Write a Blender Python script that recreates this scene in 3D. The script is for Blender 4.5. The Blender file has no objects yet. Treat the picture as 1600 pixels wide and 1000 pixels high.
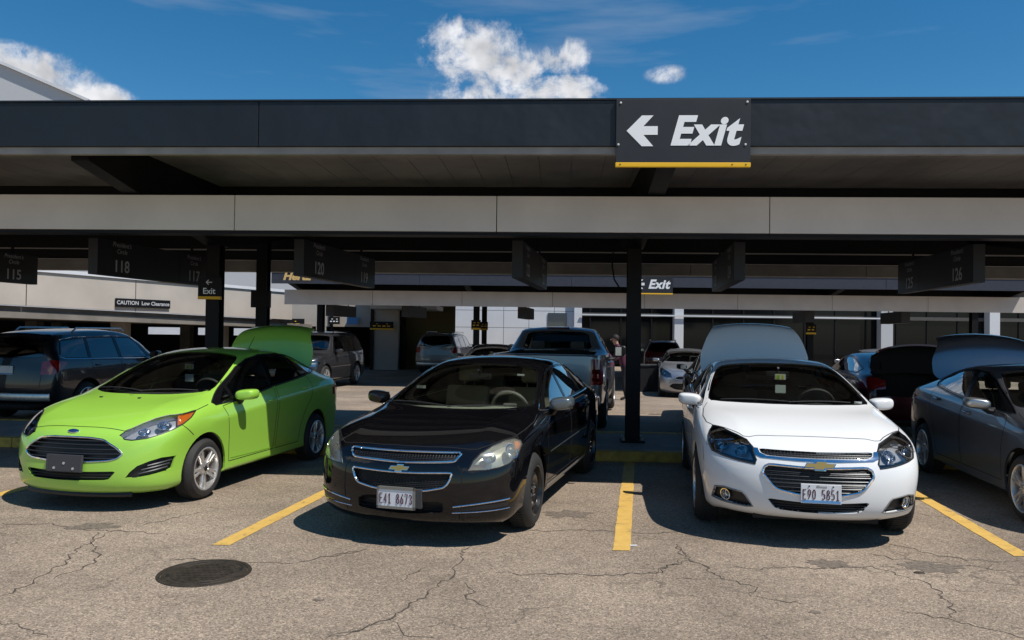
import bpy, bmesh, math, random
import numpy as np
from mathutils import Vector, Matrix
from mathutils.bvhtree import BVHTree

random.seed(7)
SC = bpy.context.scene
COL = SC.collection
R = math.radians

# ------------------------------------------------------------------ camera
cam_data = bpy.data.cameras.new('camera')
cam_data.sensor_width = 36.0
cam_data.lens = 36.0 * 1230.4 / 1600.0
cam_data.clip_start = 0.05
cam_data.clip_end = 4000.0
cam = bpy.data.objects.new('camera', cam_data)
COL.objects.link(cam)
cam.matrix_world = (Matrix.Translation((0, 0, 1.711)) @ Matrix.Rotation(math.pi / 2 + 0.0150, 4, 'X') @ Matrix.Rotation(0.0137, 4, 'Z'))
SC.camera = cam
SC.render.resolution_x = 1024; SC.render.resolution_y = 640

TMP = bpy.data.scenes.new('workbench')      # small scene where cages and lettering are evaluated; removed at the end


# ------------------------------------------------------------------ sky, sun, exposure
SUN_DIR = Vector((.48, -.33, 1.0)).normalized()      # towards the sun
world = bpy.data.worlds.new('World'); SC.world = world; world.use_nodes = True
def build_sky():
    nt = world.node_tree; N = nt.nodes; L = nt.links
    bg = N['Background']; bg.inputs['Strength'].default_value = .10
    sky = N.new('ShaderNodeTexSky'); sky.sky_type = 'NISHITA'; sky.sun_disc = False
    sky.sun_elevation = math.asin(SUN_DIR.z); sky.sun_rotation = math.atan2(SUN_DIR.x, SUN_DIR.y)
    sky.air_density = 1.0; sky.dust_density = .1; sky.ozone_density = 5.0; sky.altitude = 200
    tc = N.new('ShaderNodeTexCoord'); nrm = N.new('ShaderNodeVectorMath'); nrm.operation = 'NORMALIZE'; L.new(tc.outputs['Generated'], nrm.inputs[0])
    def math_(op, a, b=None, c=None, clamp=False):
        n = N.new('ShaderNodeMath'); n.operation = op; n.use_clamp = clamp
        for i, x in enumerate((a, b, c)):
            if x is None: continue
            if isinstance(x, (int, float)): n.inputs[i].default_value = x
            else: L.new(x, n.inputs[i])
        return n.outputs[0]
    def noise(scale, detail, rough=.6, off=0.0, dist=0.0):
        m = N.new('ShaderNodeMapping'); m.inputs['Location'].default_value = (off, off * .7, off * 1.3); L.new(nrm.outputs[0], m.inputs[0])
        n = N.new('ShaderNodeTexNoise'); n.inputs['Scale'].default_value = scale; n.inputs['Detail'].default_value = detail; n.inputs['Roughness'].default_value = rough; n.inputs['Distortion'].default_value = dist
        L.new(m.outputs[0], n.inputs['Vector']); return n.outputs['Fac']
    # cumulus: soft lobes round fixed sky directions, eaten away by noise
    lobes = CLOUDS
    fld = None
    for (az, el, ra, re, amp) in lobes:
        d = Vector((math.sin(R(az)) * math.cos(R(el)), math.cos(R(az)) * math.cos(R(el)), math.sin(R(el))))
        u = Vector((math.cos(R(az)), -math.sin(R(az)), 0)); v = u.cross(d)
        def dot(a):
            n = N.new('ShaderNodeVectorMath'); n.operation = 'DOT_PRODUCT'; L.new(nrm.outputs[0], n.inputs[0]); n.inputs[1].default_value = a; return n.outputs['Value']
        x = math_('DIVIDE', dot(u), math.sin(R(ra))); y = math_('DIVIDE', dot(v), math.sin(R(re)))
        r2 = math_('ADD', math_('MULTIPLY', x, x), math_('MULTIPLY', y, y))
        back = math_('GREATER_THAN', dot(d), 0.0)
        l = math_('MULTIPLY', math_('MULTIPLY', math_('MAXIMUM', math_('SUBTRACT', 1.0, r2), 0.0), back), amp)
        fld = l if fld is None else math_('MAXIMUM', fld, l)
    n1 = noise(15, 8, .64, 3.1, .35); n2 = noise(60, 4, .68, 7.7)
    nn = math_('ADD', math_('MULTIPLY', math_('SUBTRACT', n1, .5), 3.0), math_('MULTIPLY', math_('SUBTRACT', n2, .5), .95))
    dens = math_('ADD', math_('MULTIPLY', fld, 1.15), math_('MULTIPLY', nn, math_('MINIMUM', math_('MULTIPLY', fld, 3.0), 1.0)))
    mr = N.new('ShaderNodeMapRange'); mr.interpolation_type = 'SMOOTHSTEP'; mr.inputs['From Min'].default_value = .14; mr.inputs['From Max'].default_value = 1.05; L.new(dens, mr.inputs['Value'])
    # thin cirrus streaks over the whole sky
    mp = N.new('ShaderNodeMapping'); mp.inputs['Scale'].default_value = (1.2, 2.0, 9.0); mp.inputs['Rotation'].default_value = (.0, .35, .3); L.new(nrm.outputs[0], mp.inputs[0])
    ci = N.new('ShaderNodeTexNoise'); ci.inputs['Scale'].default_value = 1.6; ci.inputs['Detail'].default_value = 5; ci.inputs['Roughness'].default_value = .6; L.new(mp.outputs[0], ci.inputs['Vector'])
    mc = N.new('ShaderNodeMapRange'); mc.inputs['From Min'].default_value = .54; mc.inputs['From Max'].default_value = .80; mc.inputs['To Max'].default_value = .30; L.new(ci.outputs['Fac'], mc.inputs['Value'])
    # cloud brightness: lit crowns, greyer undersides from the same noise field
    def bumpn(off):
        m = N.new('ShaderNodeMapping'); m.inputs['Location'].default_value = off; L.new(nrm.outputs[0], m.inputs[0])
        n = N.new('ShaderNodeTexNoise'); n.inputs['Scale'].default_value = 13; n.inputs['Detail'].default_value = 3; n.inputs['Roughness'].default_value = .6; L.new(m.outputs[0], n.inputs['Vector']); return n.outputs['Fac']
    rel = math_('SUBTRACT', bumpn((3.1, 2.2, 4.0)), bumpn((3.1 + .010, 2.2 - .006, 4.0 + .016)))
    sh2 = math_('MINIMUM', math_('MAXIMUM', math_('MULTIPLY_ADD', rel, 13.0, 7.6), 5.2), 9.2)
    cl = N.new('ShaderNodeCombineColor'); L.new(math_('MULTIPLY', sh2, .99), cl.inputs[0]); L.new(math_('MULTIPLY', sh2, 1.0), cl.inputs[1]); L.new(math_('MULTIPLY', sh2, 1.04), cl.inputs[2])
    a = N.new('ShaderNodeMix'); a.data_type = 'RGBA'; L.new(mc.outputs[0], a.inputs['Factor']); hs = N.new('ShaderNodeHueSaturation'); hs.inputs['Saturation'].default_value = 1.30; hs.inputs['Hue'].default_value = .492; L.new(sky.outputs[0], hs.inputs['Color']); L.new(hs.outputs[0], a.inputs['A']); a.inputs['B'].default_value = (6.0, 6.2, 6.6, 1)
    b = N.new('ShaderNodeMix'); b.data_type = 'RGBA'; L.new(mr.outputs[0], b.inputs['Factor']); L.new(a.outputs['Result'], b.inputs['A']); L.new(cl.outputs[0], b.inputs['B'])
    L.new(b.outputs['Result'], bg.inputs['Color'])
# azimuth (deg right of the camera axis), elevation, half widths of each cloud lobe; more stand all round the sky
CLOUDS = [(-3.0, 19.6, 4.4, 2.9, 1.0), (-4.8, 20.6, 2.2, 2.0, .9), (-.6, 18.6, 3.2, 2.6, .9), (3.3, 17.1, 4.0, 1.5, .85), (3.6, 19.2, 2.6, 1.7, .58), (-2.8, 16.8, 4.2, 1.8, .62),
          (11.0, 18.0, 2.1, .8, .33), (-32.4, 14.7, 5.6, 2.5, 1.0), (-28.6, 14.1, 3.6, 1.6, .95), (-38, 15.4, 5.4, 2.6, 1.0),
          (80, 17, 15, 6, .9), (165, 16, 18, 7, 1), (-110, 17, 17, 6, 1)]
build_sky()
world.cycles.sampling_method = 'MANUAL'; world.cycles.sample_map_resolution = 256
sun_l = bpy.data.lights.new('sun', 'SUN'); sun_l.energy = 4.8; sun_l.angle = R(.53); sun_l.color = (1.0, .955, .885)
sun_o = bpy.data.objects.new('sun', sun_l); COL.objects.link(sun_o); sun_o.location = (20, -14, 40)
sun_o.rotation_euler = SUN_DIR.to_track_quat('Z', 'Y').to_euler()
VS = SC.view_settings; SC.display_settings.display_device = 'sRGB'
VS.view_transform = 'Standard'; VS.look = 'None'; VS.exposure = 0.0; VS.gamma = 1.0; VS.use_curve_mapping = False
SC.cycles.max_bounces = 7; SC.cycles.diffuse_bounces = 3; SC.cycles.glossy_bounces = 4; SC.cycles.transparent_max_bounces = 12; SC.cycles.use_denoising = True; SC.cycles.sample_clamp_indirect = 8.0

# ------------------------------------------------------------------ small helpers
def mesh_obj(name, verts, faces, mat, parent=None, smooth=False):
    me = bpy.data.meshes.new(name)
    me.from_pydata([tuple(v) for v in verts], [], [tuple(f) for f in faces]); me.update()
    if smooth: me.polygons.foreach_set('use_smooth', [True] * len(me.polygons))
    if mat is not None: me.materials.append(mat)
    ob = bpy.data.objects.new(name, me); COL.objects.link(ob)
    if parent is not None: ob.parent = parent
    return ob

def empty(name, loc=(0, 0, 0), rz=0, parent=None):
    ob = bpy.data.objects.new(name, None); COL.objects.link(ob)
    ob.location = loc; ob.rotation_euler = (0, 0, rz); ob.empty_display_size = .2
    if parent is not None: ob.parent = parent
    return ob

def tag(o, label=None, cat=None, group=None, kind=None):
    if label: o['label'] = label
    if cat: o['category'] = cat
    if group: o['group'] = group
    if kind: o['kind'] = kind
    elif cat: o['kind'] = 'thing'
    return o

class MB:
    """collects simple solids into one mesh"""
    def __init__(s): s.v = []; s.f = []
    def add(s, v, f):
        n = len(s.v); s.v += [tuple(p) for p in v]; s.f += [tuple(i + n for i in q) for q in f]; return s
    def box(s, x0, x1, y0, y1, z0, z1, bev=0.0, M=None):
        if bev <= 0:
            v = [(x, y, z) for z in (z0, z1) for y in (y0, y1) for x in (x0, x1)]
            f = [(0, 2, 3, 1), (4, 5, 7, 6), (0, 1, 5, 4), (2, 6, 7, 3), (0, 4, 6, 2), (1, 3, 7, 5)]
        else:
            bm = bmesh.new(); bmesh.ops.create_cube(bm, size=1)
            for p in bm.verts: p.co = Vector(((x0 + x1) / 2 + p.co.x * (x1 - x0), (y0 + y1) / 2 + p.co.y * (y1 - y0), (z0 + z1) / 2 + p.co.z * (z1 - z0)))
            bmesh.ops.bevel(bm, geom=list(bm.edges), offset=bev, segments=2, profile=.6, affect='EDGES')
            bm.verts.index_update(); v = [tuple(p.co) for p in bm.verts]; f = [tuple(q.index for q in p.verts) for p in bm.faces]; bm.free()
        if M is not None: v = [tuple(M @ Vector(p)) for p in v]
        return s.add(v, f)
    def tube(s, pts, r, n=8, caps=True, closed=False, r2=None):
        pts = [Vector(p) for p in pts]; rings = []; N = len(pts); prev = None
        for i, p in enumerate(pts):
            if closed: t = pts[(i + 1) % N] - pts[i - 1]
            else: t = pts[min(i + 1, N - 1)] - pts[max(i - 1, 0)]
            if t.length < 1e-9: t = Vector((0, 0, 1))
            t.normalize()
            a = Vector((0, 0, 1)) if abs(t.z) < .9 else Vector((1, 0, 0))
            u = t.cross(a).normalized(); w = u.cross(t).normalized()
            if prev is not None and u.dot(prev) < 0: u, w = -u, -w
            prev = u
            rr = r if not isinstance(r, (list, tuple)) else r[i]
            ry = rr if r2 is None else r2
            rings.append([tuple(p + u * (rr * math.cos(2 * math.pi * k / n)) + w * (ry * math.sin(2 * math.pi * k / n))) for k in range(n)])
        v = [q for g in rings for q in g]; f = []
        M_ = N if closed else N - 1
        for i in range(M_):
            for k in range(n):
                a0 = i * n + k; a1 = i * n + (k + 1) % n; j = (i + 1) % N
                f.append((a0, a1, j * n + (k + 1) % n, j * n + k))
        if caps and not closed: f.append(tuple(range(n - 1, -1, -1))); f.append(tuple((N - 1) * n + k for k in range(n)))
        return s.add(v, f)
    def lathe(s, prof, n=24, axis='X', M=None, closed_prof=False, arc=None):
        """prof: list of (radius, along)"""
        v = []; f = []
        for (r, a) in prof:
            for k in range(n):
                t = 2 * math.pi * k / n if arc is None else arc[0] + (arc[1] - arc[0]) * k / (n - 1)
                c, d = math.cos(t) * r, math.sin(t) * r
                v.append((a, c, d) if axis == 'X' else ((c, a, d) if axis == 'Y' else (c, d, a)))
        m = len(prof)
        for i in range(m if closed_prof else m - 1):
            j = (i + 1) % m
            for k in range(n if arc is None else n - 1): f.append((i * n + k, i * n + (k + 1) % n, j * n + (k + 1) % n, j * n + k))
        if M is not None: v = [tuple(M @ Vector(p)) for p in v]
        return s.add(v, f)
    def disc(s, c, r, n=20, nrm='Y', rz=None):
        v = []
        for k in range(n):
            a, b = r * math.cos(2 * math.pi * k / n), (rz or r) * math.sin(2 * math.pi * k / n)
            v.append((c[0] + a, c[1], c[2] + b) if nrm == 'Y' else ((c[0], c[1] + a, c[2] + b) if nrm == 'X' else (c[0] + a, c[1] + b, c[2])))
        return s.add(v, [tuple(range(n))])
    def prism(s, poly, a0, a1, plane='XZ'):
        """extrude a 2d polygon"""
        n = len(poly); v = []
        for a in (a0, a1):
            for (p, q) in poly: v.append((p, a, q) if plane == 'XZ' else ((a, p, q) if plane == 'YZ' else (p, q, a)))
        f = [tuple(range(n)), tuple(range(2 * n - 1, n - 1, -1))]
        for k in range(n): f.append((k, n + k, n + (k + 1) % n, (k + 1) % n))
        return s.add(v, f)
    def build_lr(s, name, mat, parent=None, smooth=False, fix=True):
        """one object for each side of the centre line"""
        out = []
        for sg in (1, -1):
            fs = [q for q in s.f if sg * sum(s.v[i][0] for i in q) > 0]
            if not fs: continue
            used = sorted({i for q in fs for i in q}); mp = {i: k for k, i in enumerate(used)}
            m = MB(); m.v = [s.v[i] for i in used]; m.f = [tuple(mp[i] for i in q) for q in fs]; out.append(m.build(name, mat, parent, smooth, fix))
        return out
    def build(s, name, mat, parent=None, smooth=False, fix=True):
        ob = mesh_obj(name, s.v, s.f, mat, parent, smooth)
        if fix:
            bm = bmesh.new(); bm.from_mesh(ob.data); bmesh.ops.recalc_face_normals(bm, faces=bm.faces)
            if smooth:
                for e in bm.edges:
                    if len(e.link_faces) == 2 and e.calc_face_angle(0) > .6: e.smooth = False
            bm.to_mesh(ob.data); bm.free()
        return ob

def text_mesh(txt, size, shear=0.0, bold=0.0, ext=0.0, sx=1.0, align='CENTER', spacing=1.0):
    cu = bpy.data.curves.new('txt', 'FONT'); cu.body = txt; cu.size = size; cu.shear = shear; cu.offset = bold; cu.extrude = ext
    cu.align_x = align; cu.align_y = 'CENTER'; cu.space_character = spacing; cu.resolution_u = 4
    ob = bpy.data.objects.new('txt', cu); TMP.collection.objects.link(ob)
    TMP.view_layers[0].update(); dg = TMP.view_layers[0].depsgraph
    ev = ob.evaluated_get(dg); m = ev.to_mesh()
    v = [(p.co.x * sx, p.co.y, p.co.z) for p in m.vertices]; f = [tuple(p.vertices) for p in m.polygons]
    ev.to_mesh_clear(); bpy.data.objects.remove(ob); bpy.data.curves.remove(cu)
    return v, f

def text_obj(name, txt, size, mat, M, parent=None, **k):
    """text in the plane of M's X (reading direction) and Y (up)"""
    v, f = text_mesh(txt, size, **k)
    return mesh_obj(name, [tuple(M @ Vector(p)) for p in v], f, mat, parent)

def face_cam(loc, yaw=0.0):
    """frame standing upright whose readable side looks towards -Y turned by yaw"""
    return Matrix.Translation(loc) @ Matrix.Rotation(yaw, 4, 'Z') @ Matrix.Rotation(math.pi / 2, 4, 'X')

# ------------------------------------------------------------------ materials
MATS = {}
def new_mat(name):
    m = bpy.data.materials.new(name); m.use_nodes = True
    nt = m.node_tree; nt.nodes.clear()
    out = nt.nodes.new('ShaderNodeOutputMaterial')
    MATS[name] = m
    return m, nt, out

def principled(name, col, rough=.5, metal=0.0, coat=0.0, spec=.5, noise=0.0, nscale=8.0, bump=0.0, bscale=60.0, coat_rough=.03, emis=None, estr=0.0):
    m, nt, out = new_mat(name)
    b = nt.nodes.new('ShaderNodeBsdfPrincipled'); nt.links.new(b.outputs[0], out.inputs[0])
    c = (*col, 1)
    b.inputs['Base Color'].default_value = c; b.inputs['Roughness'].default_value = rough; b.inputs['Metallic'].default_value = metal
    b.inputs['Coat Weight'].default_value = coat; b.inputs['Coat Roughness'].default_value = coat_rough; b.inputs['Specular IOR Level'].default_value = spec
    if emis: b.inputs['Emission Color'].default_value = (*emis, 1); b.inputs['Emission Strength'].default_value = estr
    if noise > 0 or bump > 0:
        tc = nt.nodes.new('ShaderNodeTexCoord')
    if noise > 0:
        n = nt.nodes.new('ShaderNodeTexNoise'); n.inputs['Scale'].default_value = nscale; n.inputs['Detail'].default_value = 6
        nt.links.new(tc.outputs['Object'], n.inputs['Vector'])
        mr = nt.nodes.new('ShaderNodeMapRange'); mr.inputs['To Min'].default_value = 1 - noise; mr.inputs['To Max'].default_value = 1 + noise
        mr.inputs['From Min'].default_value = .3; mr.inputs['From Max'].default_value = .7
        nt.links.new(n.outputs['Fac'], mr.inputs['Value'])
        mx = nt.nodes.new('ShaderNodeVectorMath'); mx.operation = 'SCALE'; mx.inputs[0].default_value = col
        nt.links.new(mr.outputs[0], mx.inputs['Scale']); nt.links.new(mx.outputs[0], b.inputs['Base Color'])
        mr2 = nt.nodes.new('ShaderNodeMapRange'); mr2.inputs['To Min'].default_value = max(0, rough - noise * .3); mr2.inputs['To Max'].default_value = min(1, rough + noise * .3)
        nt.links.new(n.outputs['Fac'], mr2.inputs['Value']); nt.links.new(mr2.outputs[0], b.inputs['Roughness'])
    if bump > 0:
        n2 = nt.nodes.new('ShaderNodeTexNoise'); n2.inputs['Scale'].default_value = bscale; n2.inputs['Detail'].default_value = 4
        nt.links.new(tc.outputs['Object'], n2.inputs['Vector'])
        bp = nt.nodes.new('ShaderNodeBump'); bp.inputs['Strength'].default_value = bump; bp.inputs['Distance'].default_value = .01
        nt.links.new(n2.outputs['Fac'], bp.inputs['Height']); nt.links.new(bp.outputs[0], b.inputs['Normal'])
    return m

def paint(name, col, flake=.0, rough=.35, dust=.03):
    """clear-coated car paint with a little dust"""
    m, nt, out = new_mat(name)
    b = nt.nodes.new('ShaderNodeBsdfPrincipled'); nt.links.new(b.outputs[0], out.inputs[0])
    b.inputs['Metallic'].default_value = flake; b.inputs['Roughness'].default_value = rough
    if flake == 0: b.inputs['Specular IOR Level'].default_value = 0
    b.inputs['Coat Weight'].default_value = 1.0; b.inputs['Coat Roughness'].default_value = .03
    tc = nt.nodes.new('ShaderNodeTexCoord')
    n = nt.nodes.new('ShaderNodeTexNoise'); n.inputs['Scale'].default_value = 3.0; n.inputs['Detail'].default_value = 8
    nt.links.new(tc.outputs['Object'], n.inputs['Vector'])
    sp = nt.nodes.new('ShaderNodeSeparateXYZ'); nt.links.new(tc.outputs['Object'], sp.inputs[0])
    lo = nt.nodes.new('ShaderNodeMapRange'); lo.inputs['From Min'].default_value = .75; lo.inputs['From Max'].default_value = .15
    lo.inputs['To Min'].default_value = .35; lo.inputs['To Max'].default_value = 1.6
    nt.links.new(sp.outputs['Z'], lo.inputs['Value'])
    mu = nt.nodes.new('ShaderNodeMath'); mu.operation = 'MULTIPLY'; nt.links.new(n.outputs['Fac'], mu.inputs[0]); nt.links.new(lo.outputs[0], mu.inputs[1])
    mu2 = nt.nodes.new('ShaderNodeMath'); mu2.operation = 'MULTIPLY'; mu2.inputs[1].default_value = dust * 2; nt.links.new(mu.outputs[0], mu2.inputs[0])
    mx = nt.nodes.new('ShaderNodeMix'); mx.data_type = 'RGBA'; mx.inputs['A'].default_value = (*col, 1); mx.inputs['B'].default_value = (.30, .27, .23, 1)
    nt.links.new(mu2.outputs[0], mx.inputs['Factor']); nt.links.new(mx.outputs['Result'], b.inputs['Base Color'])
    cr = nt.nodes.new('ShaderNodeMath'); cr.operation = 'MULTIPLY_ADD'; cr.inputs[1].default_value = 1.2; cr.inputs[2].default_value = .015
    nt.links.new(mu2.outputs[0], cr.inputs[0]); nt.links.new(cr.outputs[0], b.inputs['Coat Roughness'])
    return m

def glass(name, tint, refl=1.0, rough=0.0):
    m, nt, out = new_mat(name)
    t = nt.nodes.new('ShaderNodeBsdfTransparent'); t.inputs[0].default_value = (*tint, 1)
    g = nt.nodes.new('ShaderNodeBsdfGlossy'); g.inputs['Roughness'].default_value = rough; g.inputs['Color'].default_value = (refl, refl, refl, 1)
    fr = nt.nodes.new('ShaderNodeFresnel'); fr.inputs['IOR'].default_value = 1.52
    mr = nt.nodes.new('ShaderNodeMath'); mr.operation = 'MULTIPLY_ADD'; mr.inputs[1].default_value = 2.0; mr.inputs[2].default_value = .02; mr.use_clamp = True
    nt.links.new(fr.outputs[0], mr.inputs[0])
    mx = nt.nodes.new('ShaderNodeMixShader'); nt.links.new(mr.outputs[0], mx.inputs[0]); nt.links.new(t.outputs[0], mx.inputs[1]); nt.links.new(g.outputs[0], mx.inputs[2])
    nt.links.new(mx.outputs[0], out.inputs[0])
    return m

M_RUBBER = principled('tyre rubber', (.022, .021, .020), .75, noise=.25, nscale=14)
M_BLACKP = principled('black plastic', (.014, .014, .015), .45, noise=.2)
M_GLOSSB = principled('gloss black trim', (.006, .006, .007), .12)
M_GAP = principled('shut line', (.003, .003, .003), .9)
M_CHROME = principled('chrome', (.82, .83, .84), .07, metal=1)
M_ALLOY = principled('silver alloy', (.68, .67, .65), .30, metal=.75, noise=.12, nscale=20)
M_STEELB = principled('black steel wheel', (.012, .012, .012), .3, coat=.3, noise=.3, nscale=25)
M_BRAKE = principled('brake disc', (.20, .15, .12), .5, metal=.7, noise=.3, nscale=18)
M_CLOTHD = principled('dark seat cloth', (.085, .082, .080), .9, noise=.2)
M_CLOTHT = principled('tan seat cloth', (.30, .27, .21), .9, noise=.1)
M_DASHD = principled('dark dashboard', (.055, .055, .056), .6, bump=.1, bscale=200)
M_DASHT = principled('pale dashboard', (.36, .36, .29), .7, noise=.08)
M_HEADL = principled('headliner', (.55, .53, .49), .95)
M_UNDER = principled('underbody', (.012, .011, .010), .9)
M_WHITEP = principled('white plastic', (.75, .75, .73), .5)
M_AMBER = principled('amber lens', (.48, .12, .012), .12, coat=1)
M_REDL = principled('red lens', (.30, .006, .008), .08, coat=1)
M_REDLD = principled('dark red lens', (.14, .004, .006), .1, coat=1)
M_LENS = glass('clear lens', (.93, .94, .95))
M_LENSY = glass('hazed lens', (.90, .90, .80), rough=.10)
def _haze(m, amt, col):
    nt = m.node_tree; out = [n for n in nt.nodes if n.type == 'OUTPUT_MATERIAL'][0]; src = out.inputs[0].links[0].from_socket
    d = nt.nodes.new('ShaderNodeBsdfDiffuse'); d.inputs[0].default_value = (*col, 1); x = nt.nodes.new('ShaderNodeMixShader'); x.inputs[0].default_value = amt
    nt.links.new(src, x.inputs[1]); nt.links.new(d.outputs[0], x.inputs[2]); nt.links.new(x.outputs[0], out.inputs[0])
_haze(M_LENSY, .16, (.62, .60, .50))
M_GLASS = glass('tinted windscreen', (.88, .95, .89))
M_GLASSS = glass('side glass', (.74, .80, .77))
M_GLASSD = glass('privacy glass', (.05, .055, .06))
M_REFL = principled('lamp reflector', (.72, .73, .75), .16, metal=1)
M_HOUS = principled('lamp housing', (.05, .05, .055), .25, metal=.3)
M_GOLD = principled('gold emblem', (.62, .40, .12), .3, metal=.75)
M_PLATE = principled('number plate', (.74, .75, .77), .45, noise=.05)
M_PLATEB = principled('plate blue', (.13, .32, .60), .45)
M_MAROON = principled('plate maroon', (.085, .008, .018), .5)
M_WHITE = principled('sign white', (.90, .90, .90), .6)
M_YELLOW = principled('sign yellow', (.90, .50, .012), .5)
M_SIGNB = principled('sign charcoal', (.016, .018, .022), .55, noise=.15, nscale=3)
principled('sign blue', (.08, .25, .50), .5); principled('lettering gold', (.75, .50, .18), .6)  # plain gold of the rental lettering
principled('mirror grey', (.13, .15, .16), .3, metal=.5, coat=.8); principled('bracket grey', (.045, .045, .05), .55); principled('sill grey', (.26, .25, .23), .4, metal=.4)

# ------------------------------------------------------------------ ground
CA = .0599                                   # the canopies stand turned by this angle
def cf(xc, yc, z=0.0):
    """canopy frame -> world"""
    return Vector((xc * math.cos(CA) + yc * math.sin(CA), -xc * math.sin(CA) + yc * math.cos(CA), z))
def gz(y):
    return 0.0 if y < 16.5 else (-.25 * min(1.0, (y - 16.5) / 11.0))

def asphalt_mat():
    m, nt, out = new_mat('worn asphalt'); N = nt.nodes; L = nt.links
    b = N.new('ShaderNodeBsdfPrincipled'); L.new(b.outputs[0], out.inputs[0]); b.inputs['Roughness'].default_value = .88; b.inputs['Specular IOR Level'].default_value = .25
    tc = N.new('ShaderNodeTexCoord')
    def noise(s, d=5, r=.6):
        n = N.new('ShaderNodeTexNoise'); n.inputs['Scale'].default_value = s; n.inputs['Detail'].default_value = d; n.inputs['Roughness'].default_value = r; L.new(tc.outputs['Object'], n.inputs['Vector']); return n
    def vor(s):
        v = N.new('ShaderNodeTexVoronoi'); v.inputs['Scale'].default_value = s; L.new(tc.outputs['Object'], v.inputs['Vector']); return v
    big = noise(.55, 6); med = noise(4.5, 6); fine = noise(60, 3, .7)
    r1 = N.new('ShaderNodeValToRGB'); e = r1.color_ramp.elements; e[0].position = .30; e[0].color = (.205, .164, .126, 1); e[1].position = .72; e[1].color = (.385, .308, .236, 1); L.new(big.outputs['Fac'], r1.inputs[0])
    # stones: each cell its own grey
    v1 = vor(104); rs = N.new('ShaderNodeSeparateColor'); L.new(v1.outputs['Color'], rs.inputs[0])
    r2 = N.new('ShaderNodeValToRGB'); e = r2.color_ramp.elements; e[0].position = 0; e[0].color = (.40, .40, .41, 1); e[1].position = 1; e[1].color = (1.75, 1.72, 1.66, 1)
    k = r2.color_ramp.elements.new(.35); k.color = (.86, .85, .83, 1); k = r2.color_ramp.elements.new(.80); k.color = (1.12, 1.10, 1.08, 1); L.new(rs.outputs[0], r2.inputs[0])
    mu = N.new('ShaderNodeMix'); mu.data_type = 'RGBA'; mu.blend_type = 'MULTIPLY'; mu.inputs['Factor'].default_value = .88; L.new(r1.outputs[0], mu.inputs['A']); L.new(r2.outputs[0], mu.inputs['B'])
    # stains
    st = N.new('ShaderNodeMapRange'); st.inputs['From Min'].default_value = .54; st.inputs['From Max'].default_value = .72; st.inputs['To Max'].default_value = .60; L.new(med.outputs['Fac'], st.inputs['Value'])
    n5 = noise(1.3, 4); st2 = N.new('ShaderNodeMath'); st2.operation = 'MULTIPLY'; L.new(st.outputs[0], st2.inputs[0]); L.new(n5.outputs['Fac'], st2.inputs[1])
    mx = N.new('ShaderNodeMix'); mx.data_type = 'RGBA'; L.new(st2.outputs[0], mx.inputs['Factor']); L.new(mu.outputs['Result'], mx.inputs['A']); mx.inputs['B'].default_value = (.085, .068, .052, 1)
    # fine hair cracks
    ds = noise(2.2, 4); av = N.new('ShaderNodeVectorMath'); av.operation = 'ADD'; sc = N.new('ShaderNodeVectorMath'); sc.operation = 'SCALE'; sc.inputs['Scale'].default_value = .55
    L.new(ds.outputs['Color'], sc.inputs[0]); L.new(tc.outputs['Object'], av.inputs[0]); L.new(sc.outputs[0], av.inputs[1])
    cv = N.new('ShaderNodeTexVoronoi'); cv.feature = 'DISTANCE_TO_EDGE'; cv.inputs['Scale'].default_value = .62; L.new(av.outputs[0], cv.inputs['Vector'])
    cm = N.new('ShaderNodeMapRange'); cm.inputs['From Min'].default_value = .0; cm.inputs['From Max'].default_value = .0075; cm.inputs['To Min'].default_value = 1; cm.inputs['To Max'].default_value = 0; L.new(cv.outputs['Distance'], cm.inputs['Value'])
    gate = noise(.8, 2); gm = N.new('ShaderNodeMapRange'); gm.inputs['From Min'].default_value = .45; gm.inputs['From Max'].default_value = .60; gm.inputs['To Max'].default_value = .62; L.new(gate.outputs['Fac'], gm.inputs['Value'])
    cc = N.new('ShaderNodeMath'); cc.operation = 'MULTIPLY'; L.new(cm.outputs[0], cc.inputs[0]); L.new(gm.outputs[0], cc.inputs[1])
    mx2 = N.new('ShaderNodeMix'); mx2.data_type = 'RGBA'; L.new(cc.outputs[0], mx2.inputs['Factor']); L.new(mx.outputs['Result'], mx2.inputs['A']); mx2.inputs['B'].default_value = (.055, .045, .036, 1)
    L.new(mx2.outputs['Result'], b.inputs['Base Color'])
    h = N.new('ShaderNodeMath'); h.operation = 'MULTIPLY_ADD'; L.new(v1.outputs['Distance'], h.inputs[0]); h.inputs[1].default_value = -.8; L.new(fine.outputs['Fac'], h.inputs[2])
    bp = N.new('ShaderNodeBump'); bp.inputs['Strength'].default_value = .55; bp.inputs['Distance'].default_value = .006; L.new(h.outputs[0], bp.inputs['Height']); L.new(bp.outputs[0], b.inputs['Normal'])
    return m
M_ASPH = asphalt_mat()

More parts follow.
